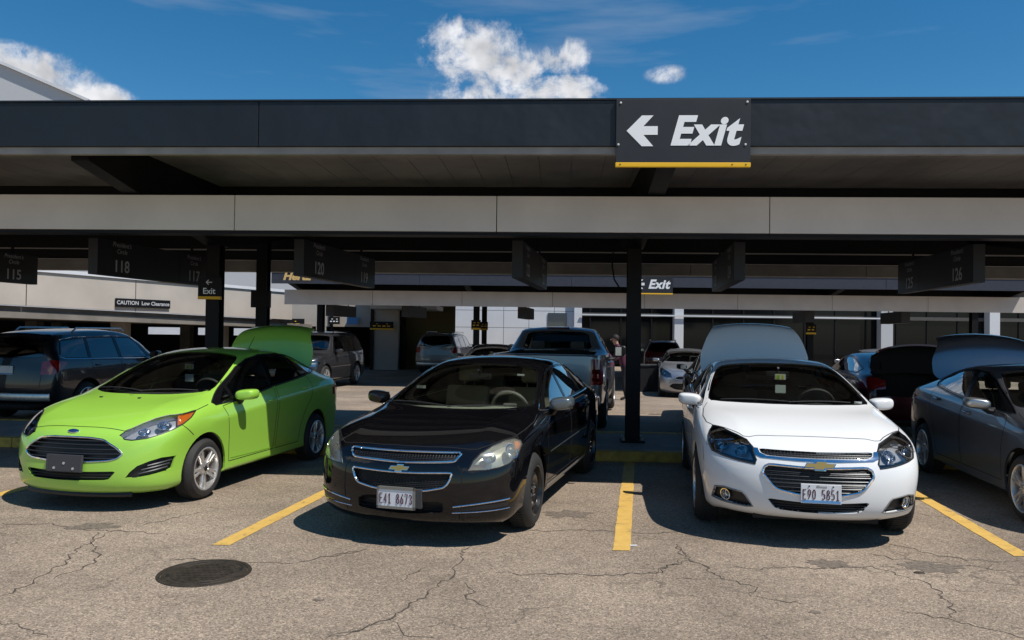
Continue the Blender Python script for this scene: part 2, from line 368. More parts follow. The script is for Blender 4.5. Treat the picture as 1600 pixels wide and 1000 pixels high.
def stripe_mat():
    m, nt, out = new_mat('worn yellow paint'); N = nt.nodes; L = nt.links
    b = N.new('ShaderNodeBsdfPrincipled'); L.new(b.outputs[0], out.inputs[0]); b.inputs['Roughness'].default_value = .7
    tc = N.new('ShaderNodeTexCoord')
    n = N.new('ShaderNodeTexNoise'); n.inputs['Scale'].default_value = 7; n.inputs['Detail'].default_value = 9; n.inputs['Roughness'].default_value = .75; L.new(tc.outputs['Object'], n.inputs['Vector'])
    r = N.new('ShaderNodeValToRGB'); e = r.color_ramp.elements; e[0].position = .34; e[0].color = (.24, .18, .11, 1); e[1].position = .44; e[1].color = (.60, .37, .085, 1)
    k = r.color_ramp.elements.new(.7); k.color = (.70, .45, .12, 1); L.new(n.outputs['Fac'], r.inputs[0]); L.new(r.outputs[0], b.inputs['Base Color'])
    n2 = N.new('ShaderNodeTexNoise'); n2.inputs['Scale'].default_value = 90; L.new(tc.outputs['Object'], n2.inputs['Vector'])
    bp = N.new('ShaderNodeBump'); bp.inputs['Strength'].default_value = .4; bp.inputs['Distance'].default_value = .004; L.new(n2.outputs['Fac'], bp.inputs['Height']); L.new(bp.outputs[0], b.inputs['Normal'])
    return m
M_STRIPE = stripe_mat()
M_CRACK = principled('crack filler', (.072, .056, .043), .95, noise=.3, nscale=30)
M_CONC = principled('island concrete', (.27, .26, .245), .85, noise=.18, nscale=3, bump=.2, bscale=90)
M_KERBY = principled('kerb yellow', (.50, .30, .05), .7, noise=.35, nscale=9)
M_IRON = principled('cast iron', (.045, .034, .025), .65, metal=.35, noise=.35, nscale=12, bump=.25, bscale=120)

def build_ground():
    xs = [-400, -120, -40, -20, -10, 0, 10, 20, 40, 120, 400]; ys = [-300, -60, -10, 0, 8, 16.5, 19, 22, 25, 27.5, 40, 80, 250, 900]
    v = [(x, y, gz(y)) for y in ys for x in xs]; n = len(xs)
    f = [(j * n + i, j * n + i + 1, (j + 1) * n + i + 1, (j + 1) * n + i) for j in range(len(ys) - 1) for i in range(n - 1)]
    g = mesh_obj('asphalt_ground', v, f, M_ASPH); tag(g, 'sunlit worn tan asphalt of the car park', kind='structure')
    # cracks traced over the near asphalt
    rnd = random.Random(3)
    for line in CRACKS:
        pts = []
        for (a, b) in zip(line, line[1:]):
            d = math.hypot(b[0] - a[0], b[1] - a[1]); m = max(2, int(d / .035)); ph = rnd.random() * 9
            nx, ny = -(b[1] - a[1]) / max(d, 1e-6), (b[0] - a[0]) / max(d, 1e-6)
            for k in range(m):
                t = k / m; w = rnd.uniform(-.016, .016) + .018 * math.sin(ph + t * 7)
                pts.append((a[0] + (b[0] - a[0]) * t + nx * w, a[1] + (b[1] - a[1]) * t + ny * w))
        pts.append(line[-1]); v = []; f = []; N = len(pts)
        for i, p in enumerate(pts):
            q, r = pts[min(i + 1, N - 1)], pts[max(i - 1, 0)]
            dx, dy = q[0] - r[0], q[1] - r[1]; l = math.hypot(dx, dy) or 1
            w = (.0026 + .0075 * rnd.random() ** 2.2) * min(1, .25 + min(i, N - 1 - i) / 6)
            v += [(p[0] - dy / l * w, p[1] + dx / l * w, .0016), (p[0] + dy / l * w, p[1] - dx / l * w, .0016)]
        for i in range(N - 1): f.append((2 * i, 2 * i + 1, 2 * i + 3, 2 * i + 2))
        mesh_obj('crack', v, f, M_CRACK, g)
    return g
CRACKS = [
[(-4.38, 6.81), (-4.18, 6.77), (-3.98, 6.83), (-3.69, 6.68), (-3.45, 6.61), (-3.26, 6.62), (-3.04, 6.58), (-2.81, 6.51)],
[(-3.32, 6.62), (-3.32, 6.35), (-3.3, 6.07), (-3.26, 5.88), (-3.2, 5.73), (-3.19, 5.47), (-3.16, 5.17), (-3.2, 4.98)],
[(-3.2, 6.75), (-3.11, 6.92), (-2.96, 7.15), (-2.84, 7.35)],
[(-2.58, 5.78), (-2.34, 5.85), (-2.06, 5.81), (-1.79, 5.78), (-1.56, 5.78), (-1.42, 5.91), (-1.25, 6.04), (-1.11, 6.18)],
[(-3.43, 6.57), (-3.24, 6.14), (-3.04, 5.89), (-3.0, 5.59), (-3.08, 5.37)],
[(-2.94, 4.58), (-2.78, 4.49), (-2.65, 4.44), (-2.52, 4.34)],
[(-0.73, 4.64), (-0.87, 4.51), (-1.02, 4.4)],
[(-0.31, 6.33), (-0.36, 6.08), (-0.38, 5.55), (-0.49, 5.26), (-0.58, 5.0), (-0.66, 4.82), (-0.7, 4.7), (-0.78, 4.58), (-0.9, 4.47), (-1.01, 4.38)],
[(-0.7, 4.7), (-0.64, 4.59), (-0.58, 4.45), (-0.35, 4.4)],
[(0.02, 6.8), (0.34, 6.82), (0.65, 6.87), (0.95, 6.81), (1.26, 6.78), (1.69, 6.85)],
[(-0.08, 5.64), (0.13, 5.58), (0.37, 5.62), (0.62, 5.58), (0.88, 5.63), (1.09, 5.67), (1.18, 5.84), (1.35, 5.97), (1.46, 5.92)],
[(1.34, 6.37), (1.36, 6.04), (1.35, 5.97)],
[(-0.6, 5.76), (-0.65, 5.59), (-0.74, 5.37)],
[(-0.3, 5.39), (-0.23, 5.2), (-0.27, 5.05), (-0.12, 4.91)],
[(-1.42, 5.94), (-1.26, 6.04), (-1.09, 6.15)],
[(1.36, 6.45), (1.36, 6.1), (1.43, 5.86), (1.49, 5.6), (1.57, 5.47), (1.64, 5.42), (1.69, 5.37), (1.59, 5.18)],
[(1.63, 5.81), (2.03, 5.82), (2.39, 5.84), (2.69, 5.88), (2.78, 5.77), (2.83, 5.63), (2.91, 5.56), (2.9, 5.37), (2.84, 5.09), (2.76, 4.91), (2.68, 4.83)],
[(2.85, 6.27), (2.96, 6.11), (3.2, 6.03), (3.42, 5.95), (3.63, 5.84), (3.77, 5.79)],
[(3.06, 6.57), (3.23, 6.47), (3.32, 6.26), (3.52, 6.11), (3.76, 6.06)],
[(2.43, 4.99), (2.58, 4.87), (2.68, 4.81), (2.79, 4.72), (2.95, 4.52)],
[(1.63, 5.18), (1.77, 5.09), (1.91, 5.05)],
[(2.98, 5.38), (3.14, 5.34)],
[(0.93, 5.6), (1.04, 5.66), (1.18, 5.84), (1.35, 6.04)],
[(1.08, 5.56), (1.25, 5.52), (1.41, 5.54)],
[(3.94, 7.71), (4.19, 7.47), (4.35, 7.44), (4.93, 7.57)],
[(4.23, 7.43), (4.19, 6.82), (4.08, 6.51), (4.08, 6.3)],
]
GROUND = build_ground()
M_OIL = principled('oil stained asphalt', (.165, .132, .102), .75, noise=.4, nscale=30, bump=.5, bscale=110)
for (x, y, r_, sd) in ((.55, 7.45, .17, 1), (-3.55, 6.75, .14, 2), (2.42, 5.95, .12, 3), (-1.55, 8.3, .2, 4), (3.15, 5.9, .16, 6),(-1.2, 5.0, .03, 8), (1.9, 4.9, .03, 9)):
    q = random.Random(sd); v = [(x, y, .0022)]; n = 26
    for k in range(n): t = 2 * math.pi * k / n; rr = r_ * (.55 + .6 * q.random()); v.append((x + rr * 1.5 * math.cos(t), y + rr * math.sin(t), .0022))
    mesh_obj('oil_stain', v, [(0, 1 + k, 1 + (k + 1) % n) for k in range(n)], M_OIL, GROUND)

def stripe_line(x0, y0, y1, w=.14, ang=.1625, name='parking_stripe'):
    t = math.tan(ang); n = 46; v = []; f = []; rnd = random.Random(int(x0 * 100))
    for i in range(n + 1):
        y = y0 + (y1 - y0) * i / n; x = x0 + (y - 6) * t
        v += [(x - w / 2 + rnd.uniform(-.004, .004), y + (rnd.uniform(-.01, .01) if i in (0, n) else 0), .004), (x + w / 2 + rnd.uniform(-.004, .004), y + .003, .004)]
    for i in range(n): f.append((2 * i, 2 * i + 1, 2 * i + 3, 2 * i + 2))
    return mesh_obj(name, v, f, M_STRIPE)
_st = [(-5.46, 'yellow stripe left of the lime green sedan'), (-2.304, 'yellow stripe between the lime sedan and the black sedan'), (.8504, 'yellow stripe between the black sedan and the white sedan'),
       (4.005, 'yellow stripe between the white sedan and the dark grey sedan')]
for x0, lab in _st:
    yk = 10.57 - .06 * (x0 + .7)
    tag(stripe_line(x0, 6.22, yk - .02), lab, 'parking stripe', 'yellow parking stripes in the front row')

# manhole cover
def manhole():
    r = empty('manhole_cover', (-2.12, 5.52, .0)); r.scale = (.94, .94, 1); tag(r, 'round rusty cast iron manhole cover in the tan asphalt', 'manhole cover')
    mb = MB(); mb.lathe([(.335, .0015), (.332, .006), (.305, .007), (.303, .002)], 56, 'Z'); mb.build('frame_ring', M_IRON, r, True)
    mb = MB(); mb.lathe([(.0, .005), (.30, .005), (.301, .0015)], 56, 'Z'); mb.lathe([(.24, .005), (.238, .0085), (.226, .0085), (.224, .005)], 56, 'Z'); mb.lathe([(.285, .005), (.283, .008), (.275, .008), (.273, .005)], 56, 'Z'); mb.build('lid', M_IRON, r, True)
    mb = MB(); rnd = random.Random(5)
    for i in range(-5, 6):
        for j in range(-5, 6):
            x, y = i * .04 + (.02 if j % 2 else 0), j * .04
            if math.hypot(x, y) < .205: mb.box(x - .013, x + .013, y - .009, y + .009, .004, .0085)
    mb.build('lid_stud', M_IRON, r)['kind'] = 'stuff'
    mb = MB()
    for a in (0.35, 2.0, 3.5, 5.1): 
        c, s = math.cos(a), math.sin(a); mb.box(-.035, .035, -.012, .012, .0045, .0056, 0, Matrix.Translation((.255 * c, .255 * s, .0003)) @ Matrix.Rotation(a + 1.57, 4, 'Z'))
    mb.build('pick_hole', M_GAP, r)
manhole()
mb = MB(); mb.box(-.03, .03, -.008, .008, 0, .006); o = mb.build('paper_scrap', M_WHITEP); o.location = (1.0, 6.36, .004); o.rotation_euler = (0, 0, .1); tag(o, 'small white scrap of paper at the end of the yellow stripe', 'litter')
mb = MB(); o = mb.lathe([(0, .012), (.02, .010), (.028, .0)], 7, 'Z').build('pebble', M_IRON, None, True); o.location = (2.98, 5.74, 0); o.scale = (1.6, .8, 1); tag(o, 'dark clod lying on the crack in front of the white sedan', 'pebble')

# ------------------------------------------------------------------ kerbed island under the canopy
def island(name, y0, y1, x0, x1, lab, z=0.0, h=.14, joint=1.9):
    r = empty(name, cf(0, 0, z), -CA); tag(r, lab, 'kerb island')
    k = x0; i = 0
    while k < x1 - .01:
        e = min(k + joint, x1)
        mb = MB(); mb.box(k + .004, e - .004, y0, y0 + .16, 0, h, .018); mb.build('kerb_stone', M_KERBY, r)
        mb = MB(); mb.box(k + .005, e - .005, y0 + .168, y1 - .168, 0, h - .012, .006); mb.build('concrete_slab', M_CONC, r)
        mb = MB(); mb.box(k + .004, e - .004, y1 - .16, y1, 0, h, .018); mb.build('kerb_stone', M_KERBY, r)
        k = e
    return r
island('kerb_island', 10.57, 12.75, -13.3, 13.3, 'long concrete island with yellow painted kerb under the front canopy')

# ------------------------------------------------------------------ canopies
def fascia_mat():
    m = principled('charcoal fascia', (.015, .018, .022), .42, metal=.2, noise=.12, nscale=1.3, bump=.0)
    nt = m.node_tree; b = [n for n in nt.nodes if n.type == 'BSDF_PRINCIPLED'][0]
    tc = nt.nodes.new('ShaderNodeTexCoord'); n = nt.nodes.new('ShaderNodeTexNoise'); n.inputs['Scale'].default_value = 1.6; n.inputs['Detail'].default_value = 3
    nt.links.new(tc.outputs['Object'], n.inputs['Vector']); bp = nt.nodes.new('ShaderNodeBump'); bp.inputs['Strength'].default_value = .6; bp.inputs['Distance'].default_value = .07
    nt.links.new(n.outputs['Fac'], bp.inputs['Height']); nt.links.new(bp.outputs[0], b.inputs['Normal'])
    return m
M_FASC = fascia_mat()
M_SOFF = principled('brown soffit', (.29, .265, .235), .5, noise=.22, nscale=2.5)
M_STEEL = principled('black steelwork', (.006, .006, .007), .55, noise=.2, spec=.25)
M_GIRD = principled('cream girder', (.66, .60, .55), .6, noise=.07, nscale=1.6)
M_ROOF = principled('roof deck', (.30, .30, .29), .9)
M_BOLT = principled('bolt', (.45, .45, .45), .4, metal=.8)

def canopy_front():
    r = empty('parking_canopy', cf(0, 0), -CA); tag(r, 'long flat canopy with charcoal fascia over the front row of cars', 'canopy')
    x0, x1 = -26.0, 26.0; yf, yr = 7.99, 15.35
    # fascia sheets, front and rear
    k = -24.60; sheets = []
    while k < 24: sheets.append((k, k + 4.29)); k += 4.29
    for (a, b) in sheets:
        mb = MB(); mb.box(a + .004, b - .004, yf, yf + .05, 3.605, 4.07, .004); mb.build('fascia_sheet', M_FASC, r)
        mb = MB(); mb.box(a + .004, b - .004, yr - .05, yr, 3.605, 4.07, .004); mb.build('fascia_sheet', M_FASC, r)
    mb = MB(); mb.box(x0, x1, yf + .03, yf + .10, 3.53, 3.602); mb.box(x0, x1, yr - .10, yr - .03, 3.53, 3.602); mb.build('fascia_lip', M_SOFF, r)
    mb = MB(); mb.box(x0, x1, yf + .052, yf + .12, 3.604, 4.05); mb.box(x0, x1, yr - .12, yr - .052, 3.604, 4.05); mb.build('edge_channel', M_STEEL, r)
    mb = MB(); mb.box(x0, x1, yf - .012, yf + .14, 4.072, 4.09); mb.box(x0, x1, yr - .14, yr + .012, 4.072, 4.09); mb.build('edge_flashing', M_FASC, r)
    mb = MB(); mb.box(x0, x1, yf + .14, yr - .14, 3.95, 4.06); mb.build('roof_deck', M_ROOF, r)
    # soffit boards run front to back
    me = None; w = .405; k = -10.4
    while k < 10.4:
        for (a, b) in ((yf + .125, 11.48), (11.81, yr - .125)):
            mb = MB(); mb.box(k + .003, k + w - .003, a, b, 3.83, 3.845)
            mb.build('soffit_board', M_SOFF, r)
        k += w
    mb = MB()
    for (a, b) in ((x0, -10.42), (10.56, x1)):
        for (c, d) in ((yf + .125, 11.28), (11.95, yr - .125)): mb.box(a, b, c, d, 3.83, 3.845)
    mb.build('outer_soffit', M_SOFF, r)
    # lower cream girder hung in front of the columns, a black-backed one behind them
    for i in range(-8, 8):
        a = -.75 + i * 3.155
        mb = MB(); mb.box(a + .005, a + 3.150, 9.21, 9.26, 2.885, 3.305, .004); mb.build('girder_panel', M_GIRD, r)
        mb = MB(); mb.box(a + .005, a + 3.150, 14.66, 14.70, 2.80, 2.99, .003); mb.build('rear_girder_panel', M_SOFF, r)
    mb = MB(); mb.box(x0, x1, 9.27, 9.46, 2.90, 3.30); mb.box(x0, x1, 9.23, 9.48, 2.845, 2.88); mb.build('girder_core', M_STEEL, r)
    mb = MB(); mb.box(x0, x1, 14.71, 14.9, 2.80, 3.20); mb.box(x0, x1, 14.60, 14.92, 3.215, 3.82); mb.build('rear_girder_core', M_STEEL, r)
    mb = MB(); mb.box(x0, x1, 14.63, 14.72, 3.195, 3.21); mb.build('girder_flange', M_GIRD, r)
    mb = MB(); mb.box(x0, x1, 14.63, 14.70, 2.995, 3.01); mb.build('girder_flange', M_GIRD, r)
    mb = MB(); mb.box(x0, x1, 14.63, 14.72, 2.78, 2.796); mb.build('girder_flange', M_GIRD, r)
    # purlins behind the girder and cross beams at the columns
    for y in (11.5, 13.1):
        mb = MB(); mb.box(x0, x1, y, y + .3, 3.50, 3.828); mb.build('purlin', M_STEEL, r)
    for xc in (-17.82, -11.51, -5.20, 1.11, 7.42, 13.73):
        mb = MB()
        for s in (1, -1):
            yA = 11.65 - s * 3.45; 
            poly = [(yA, 3.828), (11.65, 3.828), (11.65, 2.95), (11.45 if s > 0 else 11.85, 2.95), (yA, 3.50)]
            mb.prism([(p, q) for p, q in poly], xc - .10, xc + .10, 'YZ')
        mb.build('cross_beam', M_STEEL, r)
        mb = MB(); mb.box(xc - .05, xc + .05, 9.27, 9.40, 3.305, 3.38); mb.build('girder_hanger', M_STEEL, r)
    return r
canopy_front()

def column(xc, yc, z0, z1, lab, w=.20, plates=True):
    p = cf(xc, yc, z0); c = empty('steel_column', p, -CA); tag(c, lab, 'column', 'black steel columns of the canopies')
    mb = MB(); h = z1 - z0; a = w / 2
    mb.box(-a, a, -a, -a + .018, 0, h); mb.box(-a, a, a - .018, a, 0, h); mb.box(-.008, .008, -a + .018, a - .018, 0, h); mb.box(-a + .01, a - .01, -a + .02, -a + .03, 0, h); mb.build('shaft', M_STEEL, c)
    if plates:
        mb = MB(); mb.box(-.17, .17, -.17, .17, 0, .03, .004); mb.build('base_plate', M_STEEL, c)
        mb = MB()
        for sx in (-1, 1):
            for sy in (-1, 1): mb.lathe([(0, .065), (.016, .065), (.018, .03)], 8, 'Z', Matrix.Translation((sx * .135, sy * .135, 0)))
        mb.build('anchor_bolt', M_BOLT, c)
    return c
column(1.09, 11.66, .128, 3.13, 'black steel column standing between the pickup and the white sedan')
column(-5.22, 11.66, .128, 3.13, 'black steel column behind the lime sedan carrying a small exit sign')
column(-11.53, 11.66, .128, 3.13, 'black steel column at the far left of the front canopy')
column(7.40, 11.66, .128, 3.13, 'black steel column at the far right behind the dark grey sedan')
mb = MB(); pts = [(1.52, 11.9, 3.1), (1.50, 11.86, 2.72), (1.53, 11.84, 2.52), (1.60, 11.80, 2.40)]; o = mb.tube([Vector(p) for p in pts], .012, 6).build('cable', M_STEEL, None, True); tag(o, 'thin black cable hanging from the canopy beside the middle column', 'cable')

def canopy_back():
    r = empty('rear_canopy', cf(0, 0), -CA); tag(r, 'second dark canopy with cream girder behind the pickup truck', 'canopy')
    x0, x1 = -9.75, 15.6; yf = 26.1
    k = x0
    while k < x1 - .1:
        e = min(k + 5.07, x1); mb = MB(); mb.box(k + .005, e - .005, yf, yf + .06, 3.24, 3.60, .004); mb.build('fascia_sheet', MATS['hazed blue fascia'], r); k = e
    mb = MB(); mb.box(x0, x1, yf - .015, yf + .15, 3.605, 3.63); mb.build('edge_flashing', M_GIRD, r)
    mb = MB(); mb.box(x0, x1, yf + .07, yf + 14.0, 3.42, 3.59); mb.build('roof_deck', M_STEEL, r)
    for i in range(8):
        a = x0 + i * 3.17
        mb = MB(); mb.box(a + .006, a + 3.164, 27.40, 27.46, 2.58, 3.10, .004); mb.build('girder_panel', M_GIRD, r)
    mb = MB(); mb.box(x0, x1, 27.47, 27.7, 2.60, 3.09); mb.box(x0, x1, 29.7, 30.1, 2.68, 3.41); mb.build('girder_core', M_STEEL, r)
    for xc in (-9.2, -3.15, 3.1, 9.3, 15.2):
        mb = MB(); mb.prism([(yf + .1, 3.42), (29.9, 3.42), (29.9, 2.75), (29.6, 2.75), (yf + .1, 3.30)], xc - .1, xc + .1, 'YZ'); mb.build('cross_beam', M_STEEL, r)
    return r
principled('hazed blue fascia', (.045, .049, .066), .5, metal=.1, noise=.1)  # lighter, bluer than the front fascia: distance haze put into the colour
canopy_back()
for xc, lab in ((-9.2, 'rear canopy column behind the dark grey SUV'), (-3.15, 'rear canopy column right of the silver SUV with a square sign'), (9.3, 'rear canopy column behind the white sedan with a small sign'), (15.2, 'rear canopy column at the far right end')):
    column(xc, 29.9, -.25, 2.66, lab, .22, False)
for xc, y, lab in ((-3.38, 35.5, 'far column just right of the rear canopy column by the silver SUV'), (-10.1, 33.0, 'far column left of the rear canopy by the garage signs'), (10.4, 33.5, 'far column next to the one behind the white sedan')):
    column(xc, y, -.25, 3.4, lab, .22, False)
o = column(-5.22, 13.60, 0, 3.5, 'black column with a boxed sign back just right of the exit sign column', .19, False)

# ------------------------------------------------------------------ buildings
M_CREAM = principled('cream render', (.46, .41, .355), .8, noise=.10, nscale=.8)
M_BANDB = principled('brown grey cladding', (.080, .073, .066), .6, noise=.12)
M_BANDK = principled('black cladding', (.008, .008, .009), .5)
M_PALEW = principled('white wall panel', (.66, .67, .69), .6, noise=.05, nscale=1)
M_PALEG = principled('pale grey wall', (.50, .51, .53), .8)
M_SHOPG = principled('dark shop glass', (.006, .007, .008), .08, spec=.22)
M_DARKIN = principled('interior shade', (.012, .011, .010), .9)  # near black: the shade inside the buildings is put into the colour

def terminal():
    r = empty('terminal_building', (0, 46, -.25)); tag(r, 'long terminal building with white wall panels and dark shop glass', 'building')
    x0, x1 = -34.0, 36.0
    mb = MB(); mb.box(-3.5, x1, -.3, 12, 5.3, 5.6); mb.build('flat_roof', M_BANDB, r)
    # white panelled part
    for i in range(5):
        for j in range(4):
            mb = MB(); a = -3.45 + i * 1.48; mb.box(a + .012, a + 1.468, 0, .1, .2 + j * 1.0 + .012, .2 + (j + 1) * 1.0 - .012); mb.build('wall_panel', M_PALEW, r)
    mb = MB(); mb.box(-3.5, 3.95, .11, .4, 0, 5.28); mb.build('wall_core', M_BANDB, r)
    mb = MB(); mb.box(.6, 1.7, -.25, -.01, .9, 2.05); mb.build('grey_cabinet', MATS['bracket grey'], r)
    mb = MB(); mb.box(2.1, 3.2, -.06, -.01, 2.2, 3.1); mb.build('grey_hatch', MATS['mirror grey'], r)
    # shopfront
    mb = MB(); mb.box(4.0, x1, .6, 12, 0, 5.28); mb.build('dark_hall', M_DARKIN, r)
    k = 4.6; i = 0
    while k < x1 - 1:
        mb = MB(); mb.box(k + .04, k + 1.76, .30, .33, .15, 4.2); mb.build('shop_pane', M_SHOPG, r)
        mb = MB(); mb.box(k - .04, k + .04, .24, .36, .0, 4.3); mb.build('mullion', M_STEEL, r); k += 1.8
    mb = MB(); mb.box(4.0, x1, .2, .5, 2.95, 3.15); mb.box(4.0, x1, .2, .5, 4.2, 5.28); mb.build('transom', M_BANDB, r)
    mb = MB(); mb.box(4.0, 21.5, -.5, -.42, 2.98, 3.06); mb.build('light_rail', M_PALEW, r)
    for (a, b, m) in ((3.6, 4.05, M_PALEW), (9.42, 9.95, M_PALEW), (21.4, 22.1, M_PALEG), (27.7, 28.3, M_PALEW)):
        mb = MB(); mb.box(a, b, -.35, .2, 0, 5.28, .02); mb.build('pillar', m, r)
    return r
terminal()

def garage():
    r = empty('parking_garage', (0, 0, -.25)); tag(r, 'cream concrete parking garage with sloping ramp wall on the left', 'building')
    A = Vector((-19.0, 18.2, 0)); B = Vector((-9.6, 34.4, 0)); d = (B - A); n = Vector((d.y, -d.x, 0)).normalized()
    def wall(t0, t1, zt0, zt1, zb0, zb1, th=.25, name='ramp_wall', mat=M_CREAM, proud=0):
        p, q = A + d * t0 + n * proud, A + d * t1 + n * proud; v = []
        for (P, zb, zt) in ((p, zb0, zt0), (q, zb1, zt1)):
            for o in (0, -th): v += [(P.x + n.x * o, P.y + n.y * o, zb), (P.x + n.x * o, P.y + n.y * o, zt)]
        f = [(0, 4, 5, 1), (2, 3, 7, 6), (1, 5, 7, 3), (0, 2, 6, 4), (0, 1, 3, 2), (4, 6, 7, 5)]
        mb = MB(); mb.add(v, f); return mb.build(name, mat, r)
    zt = lambda t: 3.76 - .24 * t; zb = lambda t: 2.72 - .36 * t
    for i in range(5):
        t0, t1 = i / 5 + .0008, (i + 1) / 5 - .0008; wall(t0, t1, zt(t0), zt(t1), zb(t0), zb(t1))
    wall(0, 1, zt(0) + .12, zt(1) + .12, zt(0) + .004, zt(1) + .004, .4, 'wall_coping', M_PALEW, .06)
    wall(0, 1, zb(0) - .02, zb(1) - .02, zb(0) - .35, zb(1) - .35, .5, 'ramp_beam', MATS['dark concrete'], -.3)
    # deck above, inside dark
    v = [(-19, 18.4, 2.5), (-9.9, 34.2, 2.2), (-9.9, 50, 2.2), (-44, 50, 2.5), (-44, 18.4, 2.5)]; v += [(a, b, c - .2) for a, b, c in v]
    mesh_obj('deck_slab', v, [(0, 1, 2, 3, 4), (9, 8, 7, 6, 5), (0, 5, 6, 1), (1, 6, 7, 2), (2, 7, 8, 3), (3, 8, 9, 4), (4, 9, 5, 0)], MATS['dark concrete'], r)
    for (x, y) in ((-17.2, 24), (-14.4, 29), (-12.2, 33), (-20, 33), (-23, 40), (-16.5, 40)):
        mb = MB(); mb.box(x - .25, x + .25, y - .25, y + .25, 0, 2.3); mb.build('pier', MATS['dark concrete'], r)
    # far wall with slot windows made bright by a white wall added behind
    z0, z1 = 1.55, 1.95
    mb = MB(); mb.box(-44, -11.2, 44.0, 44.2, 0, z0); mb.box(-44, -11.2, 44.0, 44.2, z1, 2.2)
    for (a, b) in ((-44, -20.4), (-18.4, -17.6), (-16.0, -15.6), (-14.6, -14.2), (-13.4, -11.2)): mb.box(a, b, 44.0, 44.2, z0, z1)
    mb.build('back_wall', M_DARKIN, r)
    mb = MB(); mb.box(-60, -8, 58, 58.3, 0, 4.2); mb.build('slot_backing_wall', M_PALEW, r)
    # entrance block right of the ramp
    mb = MB(); mb.box(-12.2, -9.3, 39.0, 39.3, 2.1, 3.6); mb.box(-9.28, -6.9, 39.0, 39.3, 2.1, 3.6); mb.box(-12.2, -11.2, 39.0, 39.3, 0, 2.09); mb.box(-6.9, -5.6, 38.8, 39.3, 0, 3.4); mb.box(-9.7, -9.2, 39.0, 39.3, 0, 2.09); mb.build('entrance_wall', M_CREAM, r)
    mb = MB(); mb.box(-12.2, -5.6, 43.5, 43.7, 0, 3.4); mb.box(-12.2, -5.4, 39.4, 43.6, 2.3, 2.5); mb.box(-5.6, -5.4, 39.3, 43.6, 0, 3.4); mb.build('entrance_hall', M_DARKIN, r)
    mb = MB(); mb.box(-5.58, -2.9, 40.2, 40.4, 0, 3.4); mb.build('side_wall', MATS['olive wall'], r)
    mb = MB(); mb.box(-6.6, -3.5, 36.5, 40.0, 2.95, 3.15); mb.build('entrance_roof', M_PALEW, r)
    mb = MB(); mb.box(-11.4, -11.25, 38.9, 39.0, 0, 2.1); mb.box(-9.0, -8.85, 38.9, 39.0, 0, 3.2); mb.box(-6.95, -6.8, 38.7, 38.8, 0, 3.2); mb.build('downpipe', M_STEEL, r)
    mb = MB(); mb.lathe([(0, .12), (.12, .1), (.15, 0), (.12, -.1), (0, -.12)], 12, 'Z', Matrix.Translation((-4.95, 38.0, 2.75))); mb.build('globe_lamp', M_PALEW, r, True)
    return r
principled('dark concrete', (.20, .18, .155), .85, noise=.2, nscale=1.5); principled('olive wall', (.14, .12, .05), .8)  # one darker concrete for the garage beam, deck and piers
garage()
r = empty('gabled_hall', (0, 84, -.25)); tag(r, 'pale grey roof of a large hall rising above the canopy at the left', 'building')
mb = MB(); mb.prism([(-110, 0), (-110, 50.0), (-54.5, 29.6), (-45.6, 25.9), (-22, 16.1), (-22, 0)], 0, 30, 'XZ'); mb.build('hall_block', M_PALEG, r)
mb = MB(); mb.prism([(-110, 50.02), (-54.5, 29.62), (-45.6, 25.92), (-45.5, 26.2), (-54.4, 29.9), (-110, 50.4)], -.4, 30.3, 'XZ'); mb.build('roof_edge', M_PALEW, r)

# ------------------------------------------------------------------ car library
def smooth_cage(verts, faces, creases, level):
    me = bpy.data.meshes.new('cage'); me.from_pydata(verts, [], faces); me.update()
    cr = me.attributes.new('crease_edge', 'FLOAT', 'EDGE')
    key = {}
    for e in me.edges: key[tuple(sorted(e.vertices))] = e.index
    for a, b, w in creases:
        i = key.get(tuple(sorted((a, b))))
        if i is not None: cr.data[i].value = w
    ob = bpy.data.objects.new('cage', me); TMP.collection.objects.link(ob)
    m = ob.modifiers.new('s', 'SUBSURF'); m.levels = level; m.render_levels = level
    TMP.view_layers[0].update(); dg = TMP.view_layers[0].depsgraph
    ev = ob.evaluated_get(dg); em = ev.to_mesh()
    bm = bmesh.new(); bm.from_mesh(em); ev.to_mesh_clear()
    bpy.data.objects.remove(ob); bpy.data.meshes.remove(me)
    return bm

